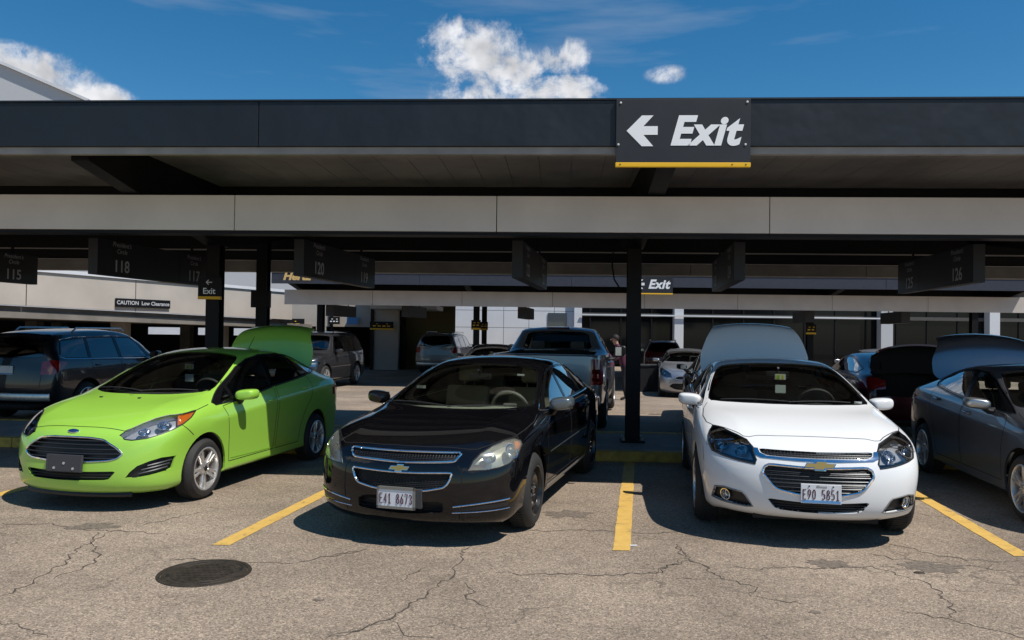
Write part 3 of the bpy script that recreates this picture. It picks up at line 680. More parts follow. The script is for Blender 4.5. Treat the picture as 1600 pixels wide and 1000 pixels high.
def car_cage(S):
    """control cage of a car body. lateral x, longitudinal y (nose at -fo), z up"""
    hw = S['hw']; fo = S['fo']; cols = S['cols']
    plan = S['plan']
    pl = lambda l: float(np.interp(l, [p[0] for p in plan], [p[1] for p in plan]))
    V = []; idx = {}
    def add(x, l, z):
        k = (round(x, 5), round(l, 5), round(z, 5))
        if k not in idx: idx[k] = len(V); V.append((x, l - fo, z))
        return idx[k]
    FR = S.get('ffr', (0, .38, .74, .98)); RR = S.get('rfr', (0, .38, .74, .97))
    def grid(s):
        R = []
        for r in S['rows']:
            row = []
            for k in range(4):
                w = hw * r['w'] * (1 if k < 3 else 1) * pl(.25)
                row.append((s * FR[k] * w, r['lf'] - .02 + r.get('bs', 1) * S['fbow'][k], r['zf'] + (r['zc'] - r['zf']) * (FR[k] / .93) ** 1.5))
            for l in cols:
                z = float(np.interp(l, [p[0] for p in r['zs']], [p[1] for p in r['zs']]))
                row.append((s * hw * r['w'] * pl(l), l, z))
            for k in (3, 2, 1, 0):
                w = hw * r.get('wr', r['w']) * pl(S['L'] - .25)
                row.append((s * RR[k] * w, r['lr'] - S['rbow'][k], r['zr'] + (r['zrc'] - r['zr']) * (RR[k] / .93) ** 1.5))
            R.append(row)
        T = []
        top = [(a, b + .018, c, d, e + .012) for (a, b, c, d, e) in S['top']]
        b = R[-1]
        T.append([b[0], b[1], b[2], b[3]])
        for k, (l0, z0, l2, y2, z2) in enumerate(top):
            f = S.get('j1', .55)
            T.append([(0, l0, z0), (s * y2 * f, l0 + (l2 - l0) * .3, z0 + (z2 - z0) * .22), (s * y2, l2, z2), b[4 + k]])
        n = len(b)
        T.append([b[n - 1], b[n - 2], b[n - 3], b[n - 4]])
        return R, T
    F = []; C = []
    for s in (1, -1):
        R, T = grid(s)
        RI = [[add(*p) for p in row] for row in R]; TI = [[add(*p) for p in row] for row in T]
        def q(a, b, c, d):
            f = [a, b, c, d]; g = []
            for i in f:
                if i not in g: g.append(i)
            if len(g) < 3: return
            F.append(tuple(g) if s > 0 else tuple(reversed(g)))
        for i in range(len(RI) - 1):
            for j in range(len(RI[0]) - 1): q(RI[i][j], RI[i][j + 1], RI[i + 1][j + 1], RI[i + 1][j])
        for i in range(len(TI) - 1):
            for j in range(3): q(TI[i][j + 1], TI[i + 1][j + 1], TI[i + 1][j], TI[i][j])
        for (r, c0, c1, w) in S.get('crease', []):
            for c in range(c0, c1): C.append((RI[r][c], RI[r][c + 1], w))
        for (j, k0, k1, w) in S.get('tcrease', []):
            for k in range(k0, k1): C.append((TI[k][j], TI[k + 1][j], w))
        for (k, j0, j1, w) in S.get('xcrease', []):
            for j in range(j0, j1): C.append((TI[k][j], TI[k][j + 1], w))
    return V, F, C

def car_shell(S, level=3):
    V, F, C = car_cage(S)
    bm = smooth_cage(V, F, C, level)
    bmesh.ops.recalc_face_normals(bm, faces=bm.faces)
    # outward?
    top = max(bm.faces, key=lambda f: f.calc_center_median().z)
    if top.normal.z < 0: bmesh.ops.reverse_faces(bm, faces=bm.faces)
    return bm

class Patch:
    def __init__(s, v, n, f): s.v = np.array(v, float).reshape(-1, 3); s.n = np.array(n, float).reshape(-1, 3); s.f = f
    def off(s, d): return Patch(s.v + s.n * d, s.n, s.f)
    def mirror(s):
        k = np.array([-1, 1, 1.]); return Patch(s.v * k, s.n * k, [tuple(reversed(q)) for q in s.f])
    def join(s, o):
        n = len(s.v); return Patch(np.vstack([s.v, o.v]), np.vstack([s.n, o.n]), list(s.f) + [tuple(i + n for i in q) for q in o.f])
    def boundary(s):
        d = {}
        for q in s.f:
            for i in range(len(q)):
                e = (q[i], q[(i + 1) % len(q)]); k = tuple(sorted(e))
                d[k] = None if k in d else e
        return [e for e in d.values() if e]
    def tray(s, d):
        """open-fronted recess of depth d behind the patch"""
        B = [e for e in s.boundary() if not (abs(s.v[e[0]][0]) < 1e-4 and abs(s.v[e[1]][0]) < 1e-4)]
        n = len(s.v); v = np.vstack([s.v, s.v - s.n * d]); nn = np.vstack([s.n, s.n])
        return Patch(v, nn, [tuple(i + n for i in q) for q in s.f] + [(e[1], e[0], e[0] + n, e[1] + n) for e in B])
    def rim(s, d):
        """fold the open edge inwards by d"""
        B = [e for e in s.boundary() if not (abs(s.v[e[0]][0]) < 1e-4 and abs(s.v[e[1]][0]) < 1e-4)]
        ids = sorted({i for e in B for i in e}); n = len(s.v); mp = {i: n + k for k, i in enumerate(ids)}
        v = np.vstack([s.v, np.array([s.v[i] - s.n[i] * d for i in ids]).reshape(-1, 3)]); nn = np.vstack([s.n, np.array([s.n[i] for i in ids]).reshape(-1, 3)])
        return Patch(v, nn, list(s.f) + [(e[1], e[0], mp[e[0]], mp[e[1]]) for e in B])

def patch_obj(name, P, mat, parent, weld=False, smooth=True):
    ob = mesh_obj(name, P.v, P.f, mat, parent, smooth)
    bm = bmesh.new(); bm.from_mesh(ob.data)
    if weld:
        bmesh.ops.remove_doubles(bm, verts=[v for v in bm.verts if abs(v.co.x) < 2e-4], dist=4e-4)
    for e in bm.edges:
        if len(e.link_faces) == 2 and e.calc_face_angle(0) > .75: e.smooth = False
    bm.to_mesh(ob.data); bm.free()
    return ob

def pip(poly, x, y):
    c = False; n = len(poly); j = n - 1
    for i in range(n):
        xi, yi = poly[i]; xj, yj = poly[j]
        if (yi > y) != (yj > y) and x < (xj - xi) * (y - yi) / (yj - yi) + xi: c = not c
        j = i
    return c

def basis(proj):
    """proj: 'top', 'rear' or an angle in degrees (0 front, 90 the car's +x side)"""
    if proj == 'top': return Vector((1, 0, 0)), Vector((0, 1, 0)), Vector((0, 0, 1))
    if proj == 'rear': return Vector((1, 0, 0)), Vector((0, 0, 1)), Vector((0, 1, 0))
    a = R(proj)
    return Vector((math.cos(a), math.sin(a), 0)), Vector((0, 0, 1)), Vector((math.sin(a), -math.cos(a), 0))

def round_poly(poly, n=3, t=.25):
    """cut the corners of an outline so it runs smoothly"""
    for _ in range(n):
        out = []
        for i in range(len(poly)):
            a, b = poly[i], poly[(i + 1) % len(poly)]
            out.append(tuple(a[k] + (b[k] - a[k]) * t for k in range(len(a)))); out.append(tuple(a[k] + (b[k] - a[k]) * (1 - t) for k in range(len(a))))
        poly = out; t = .25
    return poly

def round_half(poly, n=2, t=.16):
    """rounds an outline of a mirrored shape: corners on the centre line (x=0) stay"""
    for _ in range(n):
        out = []; N = len(poly)
        for i in range(N):
            p = poly[i]
            if abs(p[0]) < 1e-6: out.append(p); continue
            a, b = poly[i - 1], poly[(i + 1) % N]
            out.append(tuple(p[k] + (a[k] - p[k]) * t for k in range(len(p)))); out.append(tuple(p[k] + (b[k] - p[k]) * t for k in range(len(p))))
        poly = out; t = .25
    return poly

class Car:
    def __init__(s, name, spec, paint_mat, pose, level=3):
        s.S = spec; s.paint = paint_mat
        s.root = empty(name, (pose[0], pose[1], pose[3] if len(pose) > 3 else 0), -pose[2])
        bm = car_shell(spec, level)
        s.bvh = BVHTree.FromBMesh(bm)
        bmesh.ops.bisect_plane(bm, geom=list(bm.verts) + list(bm.edges) + list(bm.faces), dist=1e-5, plane_co=(0, 0, 0), plane_no=(1, 0, 0), clear_inner=True)
        bm.normal_update(); s.bm = bm
        s.inner = None
    # ---- cutting
    def cut(s, poly, proj, nmin=.05, zmin=-1, zmax=9, rounded=0, ymin=-9, ymax=9):
        U, V, N = basis(proj)
        if len(poly[0]) == 3: poly = [(Vector(p).dot(U), Vector(p).dot(V)) for p in poly]
        if rounded: poly = round_poly(poly, rounded, .2)
        u0 = min(p[0] for p in poly) - .002; u1 = max(p[0] for p in poly) + .002; v0 = min(p[1] for p in poly) - .002; v1 = max(p[1] for p in poly) + .002
        bb = {}
        def box(f):
            c = [(v.co.dot(U), v.co.dot(V)) for v in f.verts]
            return (min(p[0] for p in c), max(p[0] for p in c), min(p[1] for p in c), max(p[1] for p in c))
        for f in s.bm.faces:
            if f.normal.dot(N) <= nmin: continue
            c = f.calc_center_median()
            if c.z < zmin or c.z > zmax or c.y < ymin or c.y > ymax: continue
            b = box(f)
            if b[0] <= u1 and b[1] >= u0 and b[2] <= v1 and b[3] >= v0: bb[f] = b
        n = len(poly)
        for i in range(n):
            p, q = poly[i], poly[(i + 1) % n]
            du, dv = q[0] - p[0], q[1] - p[1]
            if du * du + dv * dv < 1e-10: continue
            if proj in ('top', 'rear', 0) and p[0] < -.005 and q[0] < -.005: continue
            su0, su1 = min(p[0], q[0]) - .0005, max(p[0], q[0]) + .0005; sv0, sv1 = min(p[1], q[1]) - .0005, max(p[1], q[1]) + .0005
            sel = [f for f, b in bb.items() if b[0] <= su1 and b[1] >= su0 and b[2] <= sv1 and b[3] >= sv0]
            if not sel: continue
            geom = set(sel)
            for f in sel: geom.update(f.edges); geom.update(f.verts)
            no = (U * (-dv) + V * du).normalized(); co = U * p[0] + V * p[1]
            for f in sel: del bb[f]
            r = bmesh.ops.bisect_plane(s.bm, geom=list(geom), dist=1e-6, plane_co=co, plane_no=no)
            for g in r['geom']:
                if isinstance(g, bmesh.types.BMFace) and g.is_valid: g.normal_update(); bb[g] = box(g)
            for f in sel:
                if f.is_valid and f not in bb: bb[f] = box(f)
        out = []
        for f in bb:
            if not f.is_valid: continue
            c = f.calc_center_median()
            if pip(poly, c.dot(U), c.dot(V)): out.append(f)
        return out
    def take(s, faces, keep=False):
        ids = {}; v = []; n = []; F = []
        for f in faces:
            q = []
            for p in f.verts:
                if p not in ids: ids[p] = len(v); v.append(tuple(p.co)); n.append(tuple(p.normal))
                q.append(ids[p])
            F.append(tuple(q))
        P = Patch(v, n, F)
        if not keep: bmesh.ops.delete(s.bm, geom=list(faces), context='FACES')
        return P
    def side(s, name, P, mat, parent=None, rim=0, off=0.0):
        """a part of either flank: one object left, one right"""
        Q = P.off(off) if off else P
        if rim: Q = Q.rim(rim)
        par = parent if isinstance(parent, (list, tuple)) else (parent or s.root, parent or s.root)
        return [patch_obj(name, Q, mat, par[0]), patch_obj(name, Q.mirror(), mat, par[1])]
    def centre(s, name, P, mat, parent=None, rim=0, off=0.0):
        Q = P.off(off) if off else P
        if rim: Q = Q.rim(rim)
        return patch_obj(name, Q.join(Q.mirror()), mat, parent or s.root, weld=True)
    # ---- things laid along the surface
    def hit(s, u, v, proj, d=6.0):
        U, V, N = basis(proj)
        o = U * u + V * v + N * d
        h = s.bvh.ray_cast(o, -N)
        return (h[0], h[1]) if h[0] is not None else (None, None)
    def path(s, poly, proj, step=.03, closed=False, lift=0.0):
        U, V, N = basis(proj)
        if len(poly[0]) == 3: poly = [(Vector(p).dot(U), Vector(p).dot(V)) for p in poly]
        pts = []; seg = list(zip(poly, poly[1:] + poly[:1])) if closed else list(zip(poly, poly[1:]))
        for a, b in seg:
            m = max(1, int(math.hypot(b[0] - a[0], b[1] - a[1]) / step))
            for k in range(m): pts.append((a[0] + (b[0] - a[0]) * k / m, a[1] + (b[1] - a[1]) * k / m))
        if not closed: pts.append(poly[-1])
        out = []
        for (u, v) in pts:
            h, n = s.hit(u, v, proj)
            if h is not None: out.append((h + n * lift, n))
        return out
    def tube(s, mb, poly, proj, r, closed=False, lift=0.0, step=.03, n=6, mirror=True, r2=None):
        P = [p for p, _ in s.path(poly, proj, step, closed, lift)]
        if len(P) < 2: return
        mb.tube(P, r, n, closed=closed, r2=r2)
        if mirror: mb.tube([(-p.x, p.y, p.z) for p in P], r, n, closed=closed, r2=r2)
    def ribbon(s, mb, poly, proj, w=.005, closed=False, lift=.0012, step=.03, mirror=True):
        P = s.path(poly, proj, step, closed, lift); N = len(P)
        if N < 2: return
        for sg in ((1, -1) if mirror else (1,)):
            v = []; f = []
            for i, (p, n) in enumerate(P):
                a = P[(i + 1) % N][0] if closed else P[min(i + 1, N - 1)][0]; b = P[i - 1][0] if closed else P[max(i - 1, 0)][0]
                t = (a - b)
                if t.length < 1e-8: t = Vector((0, 1, 0))
                sd = t.normalized().cross(n) * (w / 2)
                for q in (p + sd, p - sd): v.append((q.x * sg, q.y, q.z))
            for i in range(N if closed else N - 1):
                j = (i + 1) % N; f.append((2 * i, 2 * i + 1, 2 * j + 1, 2 * j))
            mb.add(v, f)
    def frame(s, u, v, proj, lift=.004):
        """matrix whose Z is the surface normal, X to the viewer's right, Y up"""
        U, V, N = basis(proj)
        h, n = s.hit(u, v, proj)
        x = (U - n * U.dot(n)).normalized(); y = n.cross(x)
        M = Matrix((x, y, n)).transposed().to_4x4(); M.translation = h + n * lift
        return M
    # ---- standard pieces
    def arches(s, extra=.055):
        S = s.S
        for yc in (0.0, S['wb']):
            ra = S['R'] + extra; zc = S['R'] + .012
            poly = [(yc + ra * math.cos(t), zc + ra * math.sin(t)) for t in [2 * math.pi * k / 36 for k in range(36)]]
            poly = [(a, b) for a, b in poly if b > .0]
            fs = s.cut(poly, 90, nmin=-.3, zmax=1.2)
            fs = [f for f in fs if f.calc_center_median().x > .45]
            bmesh.ops.delete(s.bm, geom=fs, context='FACES')
            mb = MB()
            for sg in (1, -1):
                prof = [(ra + .003, sg * (S['hw'] - .05)), (ra + .010, sg * (S['hw'] - .12)), (ra + .010, sg * (S['hw'] - .36)), (.06, sg * (S['hw'] - .38))]
                mb.lathe(prof, 30, 'X', Matrix.Translation((0, yc, zc)), arc=(-.12, math.pi + .12))
            mb.build_lr('wheel_arch_liner', M_UNDER, s.root, True)
    def underbody(s):
        S = s.S; L = S['L']; fo = S['fo']; hw = S['hw']
        mb = MB(); mb.box(-hw * .52, hw * .52, -fo + .16, L - fo - .2, .21, .26)
        mb.box(-hw * .955, hw * .955, S['R'] + .08, S['wb'] - S['R'] - .08, .235, .265); mb.box(-hw * .60, hw * .60, -fo + .26, -S['R'] - .10, .23, .26); mb.box(-hw * .8, hw * .8, S['wb'] + S['R'] + .1, L - fo - .2, .25, .29)
        mb.build('underbody', M_UNDER, s.root)
        mb = MB()
        for yc in (0.0, S['wb']): mb.tube([(-hw + .2, yc, S['R']), (hw - .2, yc, S['R'])], .05, 8)
        mb.build('axle', M_UNDER, s.root)
    def finish(s, rim=.02):
        """what is left is the body shell; a cloth lining backs it"""
        s.bm.normal_update()
        P = s.take([f for f in s.bm.faces], keep=True)
        s.centre('body', P, s.paint, rim=rim)
        return P
    def wheels(s, style, sx=None):
        S = s.S; out = []
        key = (style, S['R'])
        for yc in (0.0, S['wb']):
            for sg in (1, -1):
                w = empty('wheel', (sg * (S['hw'] - .012), yc, S['R']), 0 if sg > 0 else math.pi, s.root)
                make_wheel(w, style, S['R'], random.random() * 6.28)
                out.append(w)
        return out

WHEELS = {}
def make_wheel(w, style, Rr, rot):
    """wheel with its outer face looking along local +x"""
    key = (style, round(Rr, 3))
    if key not in WHEELS:
        ri = Rr * (.70 if style != 'steel' else .665); t = .205
        parts = []
        mb = MB()
        prof = [(ri - .004, -.006), (ri + .012, .0), (ri + .3 * (Rr - ri), .004), (ri + .62 * (Rr - ri), -.003), (Rr - .022, -.018), (Rr - .006, -.036), (Rr, -.055), (Rr, -.16), (Rr - .006, -.18), (Rr - .03, -.20), (ri, -.20)]
        mb.lathe(prof, 40, 'X')
        # tread blocks
        for k in range(72):
            a = 2 * math.pi * k / 72
            for (x0, x1) in ((-.052, -.088), (-.096, -.132), (-.14, -.172)):
                da = .028; v = []
                for rr in (Rr - .002, Rr + .004):
                    for aa in (a, a + da):
                        sk = .012 if x0 > -.09 else 0
                        v += [(x0, rr * math.cos(aa), rr * math.sin(aa)), (x1, rr * math.cos(aa + sk), rr * math.sin(aa + sk))]
                mb.add(v, [(4, 5, 7, 6), (0, 4, 6, 2), (1, 3, 7, 5), (0, 1, 5, 4), (2, 6, 7, 3)])
        tyre = mb
        rim = MB(); dark = MB()
        rim.lathe([(ri + .004, -.004), (ri - .006, .0), (ri - .014, -.004), (ri - .02, -.03), (ri - .026, -.07), (ri - .03, -.19)], 40, 'X')
        dark.lathe([(ri - .03, -.085), (.05, -.085)], 32, 'X')
        disc = MB(); disc.lathe([(ri * .82, -.075), (ri * .82, -.065), (ri * .42, -.065), (.03, -.05)], 32, 'X')
        lug = MB()
        def spoke(a, r0, r1, w0, w1, x0, x1, th=.03):
            v = []
            ca, sa = math.cos(a), math.sin(a)
            for (r, wd, x) in ((r0, w0, x0), ((r0 + r1) / 2, (w0 + w1) / 2 * .86, (x0 + x1) / 2 + .004), (r1, w1, x1)):
                for (dx, dw) in ((0, -.62), (0, .62), (-.010, 1.0), (-th, 1.0), (-th, -1.0), (-.010, -1.0)):
                    y, z = r, dw * wd / 2
                    v.append((x + dx, y * ca - z * sa, y * sa + z * ca))
            f = []
            for i in range(2):
                for k in range(6): f.append((i * 6 + k, i * 6 + (k + 1) % 6, (i + 1) * 6 + (k + 1) % 6, (i + 1) * 6 + k))
            f += [tuple(range(5, -1, -1)), tuple(range(12, 18))]
            rim.add(v, f)
        if style == 'split5':      # five pairs that fork outwards
            for k in range(5):
                a = 2 * math.pi * k / 5
                for d in (-1, 1): spoke(a + d * .15, .05, ri - .012, .036, .034, -.022, -.010)
                spoke(a, .03, ri * .62, .055, .03, -.024, -.018)
            rim.lathe([(.0, -.014), (.045, -.014), (.066, -.022), (.07, -.05)], 24, 'X')
            dark.lathe([(0, -.010), (.027, -.010), (.029, -.014)], 16, 'X')
            n = 4
        elif style == 'ten':
            for k in range(10): spoke(2 * math.pi * k / 10, .05, ri - .012, .034, .026, -.024, -.008)
            rim.lathe([(.0, -.012), (.04, -.012), (.062, -.022), (.066, -.05)], 24, 'X'); n = 5
        elif style == 'blade5':
            for k in range(5):
                a = 2 * math.pi * k / 5
                spoke(a - .17, .045, ri - .012, .05, .036, -.022, -.006); spoke(a + .17, .045, ri - .012, .05, .036, -.022, -.006)
            rim.lathe([(.0, -.010), (.045, -.012), (.07, -.024), (.075, -.05)], 24, 'X'); n = 5
        elif style == 'six':
            for k in range(6): spoke(2 * math.pi * k / 6, .05, ri - .012, .07, .05, -.024, -.008)
            rim.lathe([(.0, -.006), (.05, -.008), (.075, -.024), (.08, -.05)], 24, 'X'); n = 6
        else:                      # pressed steel disc with slots
            rim.lathe([(.0, -.028), (.034, -.028), (.036, -.04), (.075, -.045), (.10, -.028), (.13, -.022), (.155, -.034)], 32, 'X')
            for k in range(7): spoke(2 * math.pi * k / 7, .14, ri - .012, .095, .075, -.032, -.052, .012)
            n = 5
        for k in range(n):
            a = 2 * math.pi * (k + .5) / n; c = (-.018 if style != 'steel' else -.034, .048 * math.cos(a) if style != 'steel' else .056 * math.cos(a), .048 * math.sin(a) if style != 'steel' else .056 * math.sin(a))
            lug.lathe([(.0, .012), (.008, .011), (.010, .0)], 8, 'X', Matrix.Translation(c))
        obs = [tyre.build('tyre', M_RUBBER, None, True), rim.build('rim', M_STEELB if style == 'steel' else M_ALLOY, None, True), dark.build('wheel_back', M_BLACKP, None, True),
               disc.build('brake_disc', M_BRAKE, None, True), lug.build('wheel_nuts', M_CHROME, None, True)]
        WHEELS[key] = [o.data for o in obs]
        nm = [o.name.split('.')[0] for o in obs]
        WHEELS[(key, 'n')] = nm
        for o in obs: bpy.data.objects.remove(o)
    for nme, d in zip(WHEELS[(key, 'n')], WHEELS[key]):
        o = bpy.data.objects.new(nme, d); COL.objects.link(o); o.parent = w
        if nme == 'wheel_nuts': o['kind'] = 'stuff'
        if nme != 'tyre': o.rotation_euler = (rot, 0, 0)
    return w

SPECS = {}
SPECS['lime'] = dict(
  L=4.4,
  hw=0.885,
  fo=0.875,
  wb=2.489,
  R=0.302,
  H=1.475,
  cols=[0.6, 0.88, 1.22, 1.56, 1.92, 2.5, 3.12, 3.55, 3.92],
  plan=[(0, 0.955), (0.3, 0.965), (0.8, 1.0), (2.2, 1.0), (3.3, 1.0), (3.9, 0.975), (4.4, 0.94)],
  fbow=(0, 0.03, 0.12, 0.32),
  rbow=(0, 0.02, 0.08, 0.24),
  rows=[
    dict(w=0.9,lf=0.1,zf=0.17,zc=0.17,zs=[(0.4, 0.2), (3.9, 0.2)],lr=4.26,zr=0.24,zrc=0.22),
    dict(w=0.965,lf=0.015,zf=0.21,zc=0.21,zs=[(0.4, 0.23), (3.9, 0.23)],lr=4.36,zr=0.32,zrc=0.28),
    dict(w=0.968,lf=0.0,zf=0.37,zc=0.38,zs=[(0.4, 0.42), (2, 0.4), (3.9, 0.42)],lr=4.4,zr=0.48,zrc=0.46),
    dict(w=0.985,lf=0.02,zf=0.58,zc=0.57,zs=[(0.4, 0.62), (2, 0.62), (3.9, 0.68)],lr=4.4,zr=0.68,zrc=0.68),
    dict(w=1.0,lf=0.06,zf=0.71,zc=0.7,zs=[(0.4, 0.75), (1.2, 0.775), (2.0, 0.85), (3.2, 0.94), (3.9, 0.97)],lr=4.37,zr=0.88,zrc=0.88),
    dict(w=0.947,lf=0.17,zf=0.795,zc=0.8,zs=[(0.42, 0.88), (0.8, 0.945), (1.22, 0.975), (2, 0.985), (3, 1.02), (3.9, 1.04)],lr=4.3,zr=1.08,zrc=1.05),
  ],
  top=[(0.5, 0.905, 0.5, 0.5, 0.909), (0.85, 0.985, 0.85, 0.56, 0.989), (1.04, 1.045, 1.22, 0.725, 1.01), (1.52, 1.265, 1.65, 0.69, 1.215), (1.95, 1.415, 2.06, 0.605, 1.375), (2.5, 1.478, 2.5, 0.585, 1.435), (3.12, 1.43, 3.1, 0.58, 1.385), (3.52, 1.27, 3.52, 0.62, 1.21), (3.86, 1.125, 3.9, 0.66, 1.08)],
  tcrease=[(2, 3, 9, 0.35), (2, 0, 3, 1.0)],
  crease=[(5, 6, 12, 0.45), (4, 5, 13, 0.85), (1, 4, 13, 0.5)],
)
SPECS['black'] = dict(
  L=4.872,
  hw=0.8925,
  fo=0.985,
  wb=2.852,
  R=0.328,
  H=1.45,
  cols=[0.52, 0.97, 1.42, 1.78, 2.16, 2.76, 3.38, 3.86, 4.25],
  plan=[(0, 0.985), (0.3, 0.985), (0.9, 1.0), (2.2, 1.0), (3.6, 1.0), (4.3, 0.975), (4.9, 0.94)],
  fbow=(0, 0.025, 0.11, 0.3),
  rbow=(0, 0.02, 0.08, 0.24),
  rows=[
    dict(w=0.9,lf=0.12,zf=0.17,zc=0.17,zs=[(0.4, 0.2), (4.3, 0.2)],lr=4.72,zr=0.24,zrc=0.22),
    dict(w=0.965,lf=0.03,zf=0.215,zc=0.22,zs=[(0.4, 0.24), (4.3, 0.24)],lr=4.83,zr=0.32,zrc=0.28),
    dict(w=0.985,lf=0.0,zf=0.38,zc=0.38,zs=[(0.4, 0.42), (2, 0.4), (4.3, 0.42)],lr=4.87,zr=0.48,zrc=0.46),
    dict(w=1.0,lf=0.015,zf=0.57,zc=0.56,zs=[(0.4, 0.6), (2, 0.62), (4.3, 0.66)],lr=4.87,zr=0.68,zrc=0.68),
    dict(w=0.985,lf=0.04,zf=0.7,zc=0.69,zs=[(0.5, 0.76), (1.4, 0.82), (2.2, 0.84), (4.3, 0.88)],lr=4.84,zr=0.88,zrc=0.88),
    dict(w=0.952,lf=0.11,zf=0.8,zc=0.79,zs=[(0.52, 0.86), (0.97, 0.92), (1.42, 0.955), (2.2, 0.965), (3.3, 0.985), (4.25, 1.0)],lr=4.78,zr=1.05,zrc=1.02),
  ],
  top=[(0.52, 0.905, 0.52, 0.52, 0.909), (0.97, 0.965, 0.97, 0.6, 0.969), (1.23, 1.005, 1.42, 0.765, 0.985), (1.74, 1.215, 1.9, 0.715, 1.165), (2.18, 1.385, 2.29, 0.625, 1.335), (2.78, 1.448, 2.78, 0.605, 1.4), (3.42, 1.41, 3.4, 0.6, 1.36), (3.87, 1.235, 3.87, 0.65, 1.185), (4.22, 1.1, 4.25, 0.7, 1.055)],
  tcrease=[(2, 3, 9, 0.35), (2, 0, 3, 1.0)],
  crease=[(5, 6, 12, 0.45), (4, 5, 13, 0.6), (1, 4, 13, 0.5)],
)
SPECS['white'] = dict(
  L=4.864,
  hw=0.9275,
  fo=0.95,
  wb=2.738,
  R=0.334,
  H=1.463,
  cols=[0.54, 0.97, 1.4, 1.76, 2.14, 2.74, 3.36, 3.84, 4.22],
  plan=[(0, 0.94), (0.3, 0.945), (0.9, 1.0), (2.2, 1.0), (3.6, 1.0), (4.3, 0.975), (4.9, 0.94)],
  fbow=(0, 0.025, 0.12, 0.33),
  rbow=(0, 0.02, 0.08, 0.24),
  rows=[
    dict(w=0.88,lf=0.12,zf=0.235,zc=0.235,zs=[(0.4, 0.2), (4.3, 0.2)],lr=4.7,zr=0.24,zrc=0.22),
    dict(w=0.94,lf=0.03,zf=0.27,zc=0.275,zs=[(0.4, 0.24), (4.3, 0.24)],lr=4.82,zr=0.32,zrc=0.28),
    dict(w=0.965,lf=0.0,zf=0.41,zc=0.42,zs=[(0.4, 0.42), (2, 0.4), (4.3, 0.42)],lr=4.86,zr=0.48,zrc=0.46),
    dict(w=1.0,lf=0.01,zf=0.58,zc=0.58,zs=[(0.4, 0.62), (2, 0.64), (4.3, 0.68)],lr=4.86,zr=0.68,zrc=0.68),
    dict(w=0.985,lf=0.05,zf=0.71,zc=0.71,zs=[(0.5, 0.78), (1.4, 0.84), (2.2, 0.86), (4.3, 0.9)],lr=4.83,zr=0.88,zrc=0.88),
    dict(w=0.947,lf=0.14,zf=0.8,zc=0.805,zs=[(0.54, 0.885), (0.97, 0.95), (1.4, 0.985), (2.2, 0.99), (3.3, 1.01), (4.25, 1.03)],lr=4.77,zr=1.06,zrc=1.04),
  ],
  top=[(0.54, 0.925, 0.54, 0.54, 0.929), (0.97, 0.995, 0.97, 0.62, 0.999), (1.3, 1.035, 1.45, 0.78, 1.01), (1.8, 1.24, 1.91, 0.735, 1.185), (2.24, 1.4, 2.33, 0.64, 1.35), (2.76, 1.462, 2.76, 0.62, 1.415), (3.38, 1.42, 3.38, 0.615, 1.37), (3.85, 1.25, 3.85, 0.66, 1.2), (4.2, 1.115, 4.22, 0.71, 1.07)],
  tcrease=[(2, 3, 9, 0.35), (2, 0, 3, 1.0)],
  crease=[(5, 6, 12, 0.45), (4, 5, 13, 0.6), (1, 4, 13, 0.5)],
)
SPECS['grey'] = dict(
  L=4.53,
  hw=0.8875,
  fo=0.88,
  wb=2.7,
  R=0.316,
  H=1.435,
  cols=[0.62, 0.9, 1.22, 1.56, 1.94, 2.56, 3.24, 3.7, 4.02],
  plan=[(0, 0.955), (0.3, 0.965), (0.9, 1.0), (2.2, 1.0), (3.5, 1.0), (4.1, 0.97), (4.6, 0.93)],
  fbow=(0, 0.035, 0.15, 0.38),
  rbow=(0, 0.02, 0.09, 0.26),
  rows=[
    dict(w=0.9,lf=0.12,zf=0.17,zc=0.17,zs=[(0.4, 0.2), (4.3, 0.2)],lr=4.38,zr=0.24,zrc=0.22),
    dict(w=0.965,lf=0.03,zf=0.21,zc=0.22,zs=[(0.4, 0.23), (4.3, 0.23)],lr=4.48,zr=0.32,zrc=0.28),
    dict(w=0.985,lf=0.0,zf=0.37,zc=0.38,zs=[(0.4, 0.42), (2, 0.4), (4.1, 0.42)],lr=4.53,zr=0.48,zrc=0.46),
    dict(w=1.0,lf=0.01,zf=0.56,zc=0.56,zs=[(0.4, 0.6), (2, 0.6), (4.1, 0.68)],lr=4.53,zr=0.68,zrc=0.68),
    dict(w=0.985,lf=0.05,zf=0.69,zc=0.69,zs=[(0.5, 0.76), (1.4, 0.82), (2.2, 0.85), (4.1, 0.94)],lr=4.5,zr=0.9,zrc=0.92),
    dict(w=0.937,lf=0.15,zf=0.78,zc=0.79,zs=[(0.46, 0.86), (0.86, 0.925), (1.22, 0.955), (2.0, 0.975), (3.2, 1.03), (4.02, 1.06)],lr=4.44,zr=1.09,zrc=1.07),
  ],
  top=[(0.5, 0.89, 0.5, 0.6, 0.875), (0.86, 0.97, 0.86, 0.68, 0.945), (1.12, 1.02, 1.26, 0.745, 0.99), (1.56, 1.225, 1.68, 0.7, 1.175), (1.98, 1.375, 2.09, 0.615, 1.335), (2.56, 1.437, 2.56, 0.595, 1.39), (3.22, 1.385, 3.22, 0.585, 1.335), (3.66, 1.245, 3.68, 0.62, 1.19), (3.98, 1.14, 4.02, 0.66, 1.1)],
  tcrease=[(2, 3, 9, 0.35), (2, 0, 3, 0.55)],
  crease=[(5, 6, 12, 0.45), (4, 5, 13, 0.6), (1, 4, 13, 0.5)],
)

def half(poly):
    """open half outline (starts and ends on the centre line) -> polygon reaching past the centre line"""
    a = list(poly); return [(-.01, a[0][1])] + a + [(-.01, a[-1][1])]

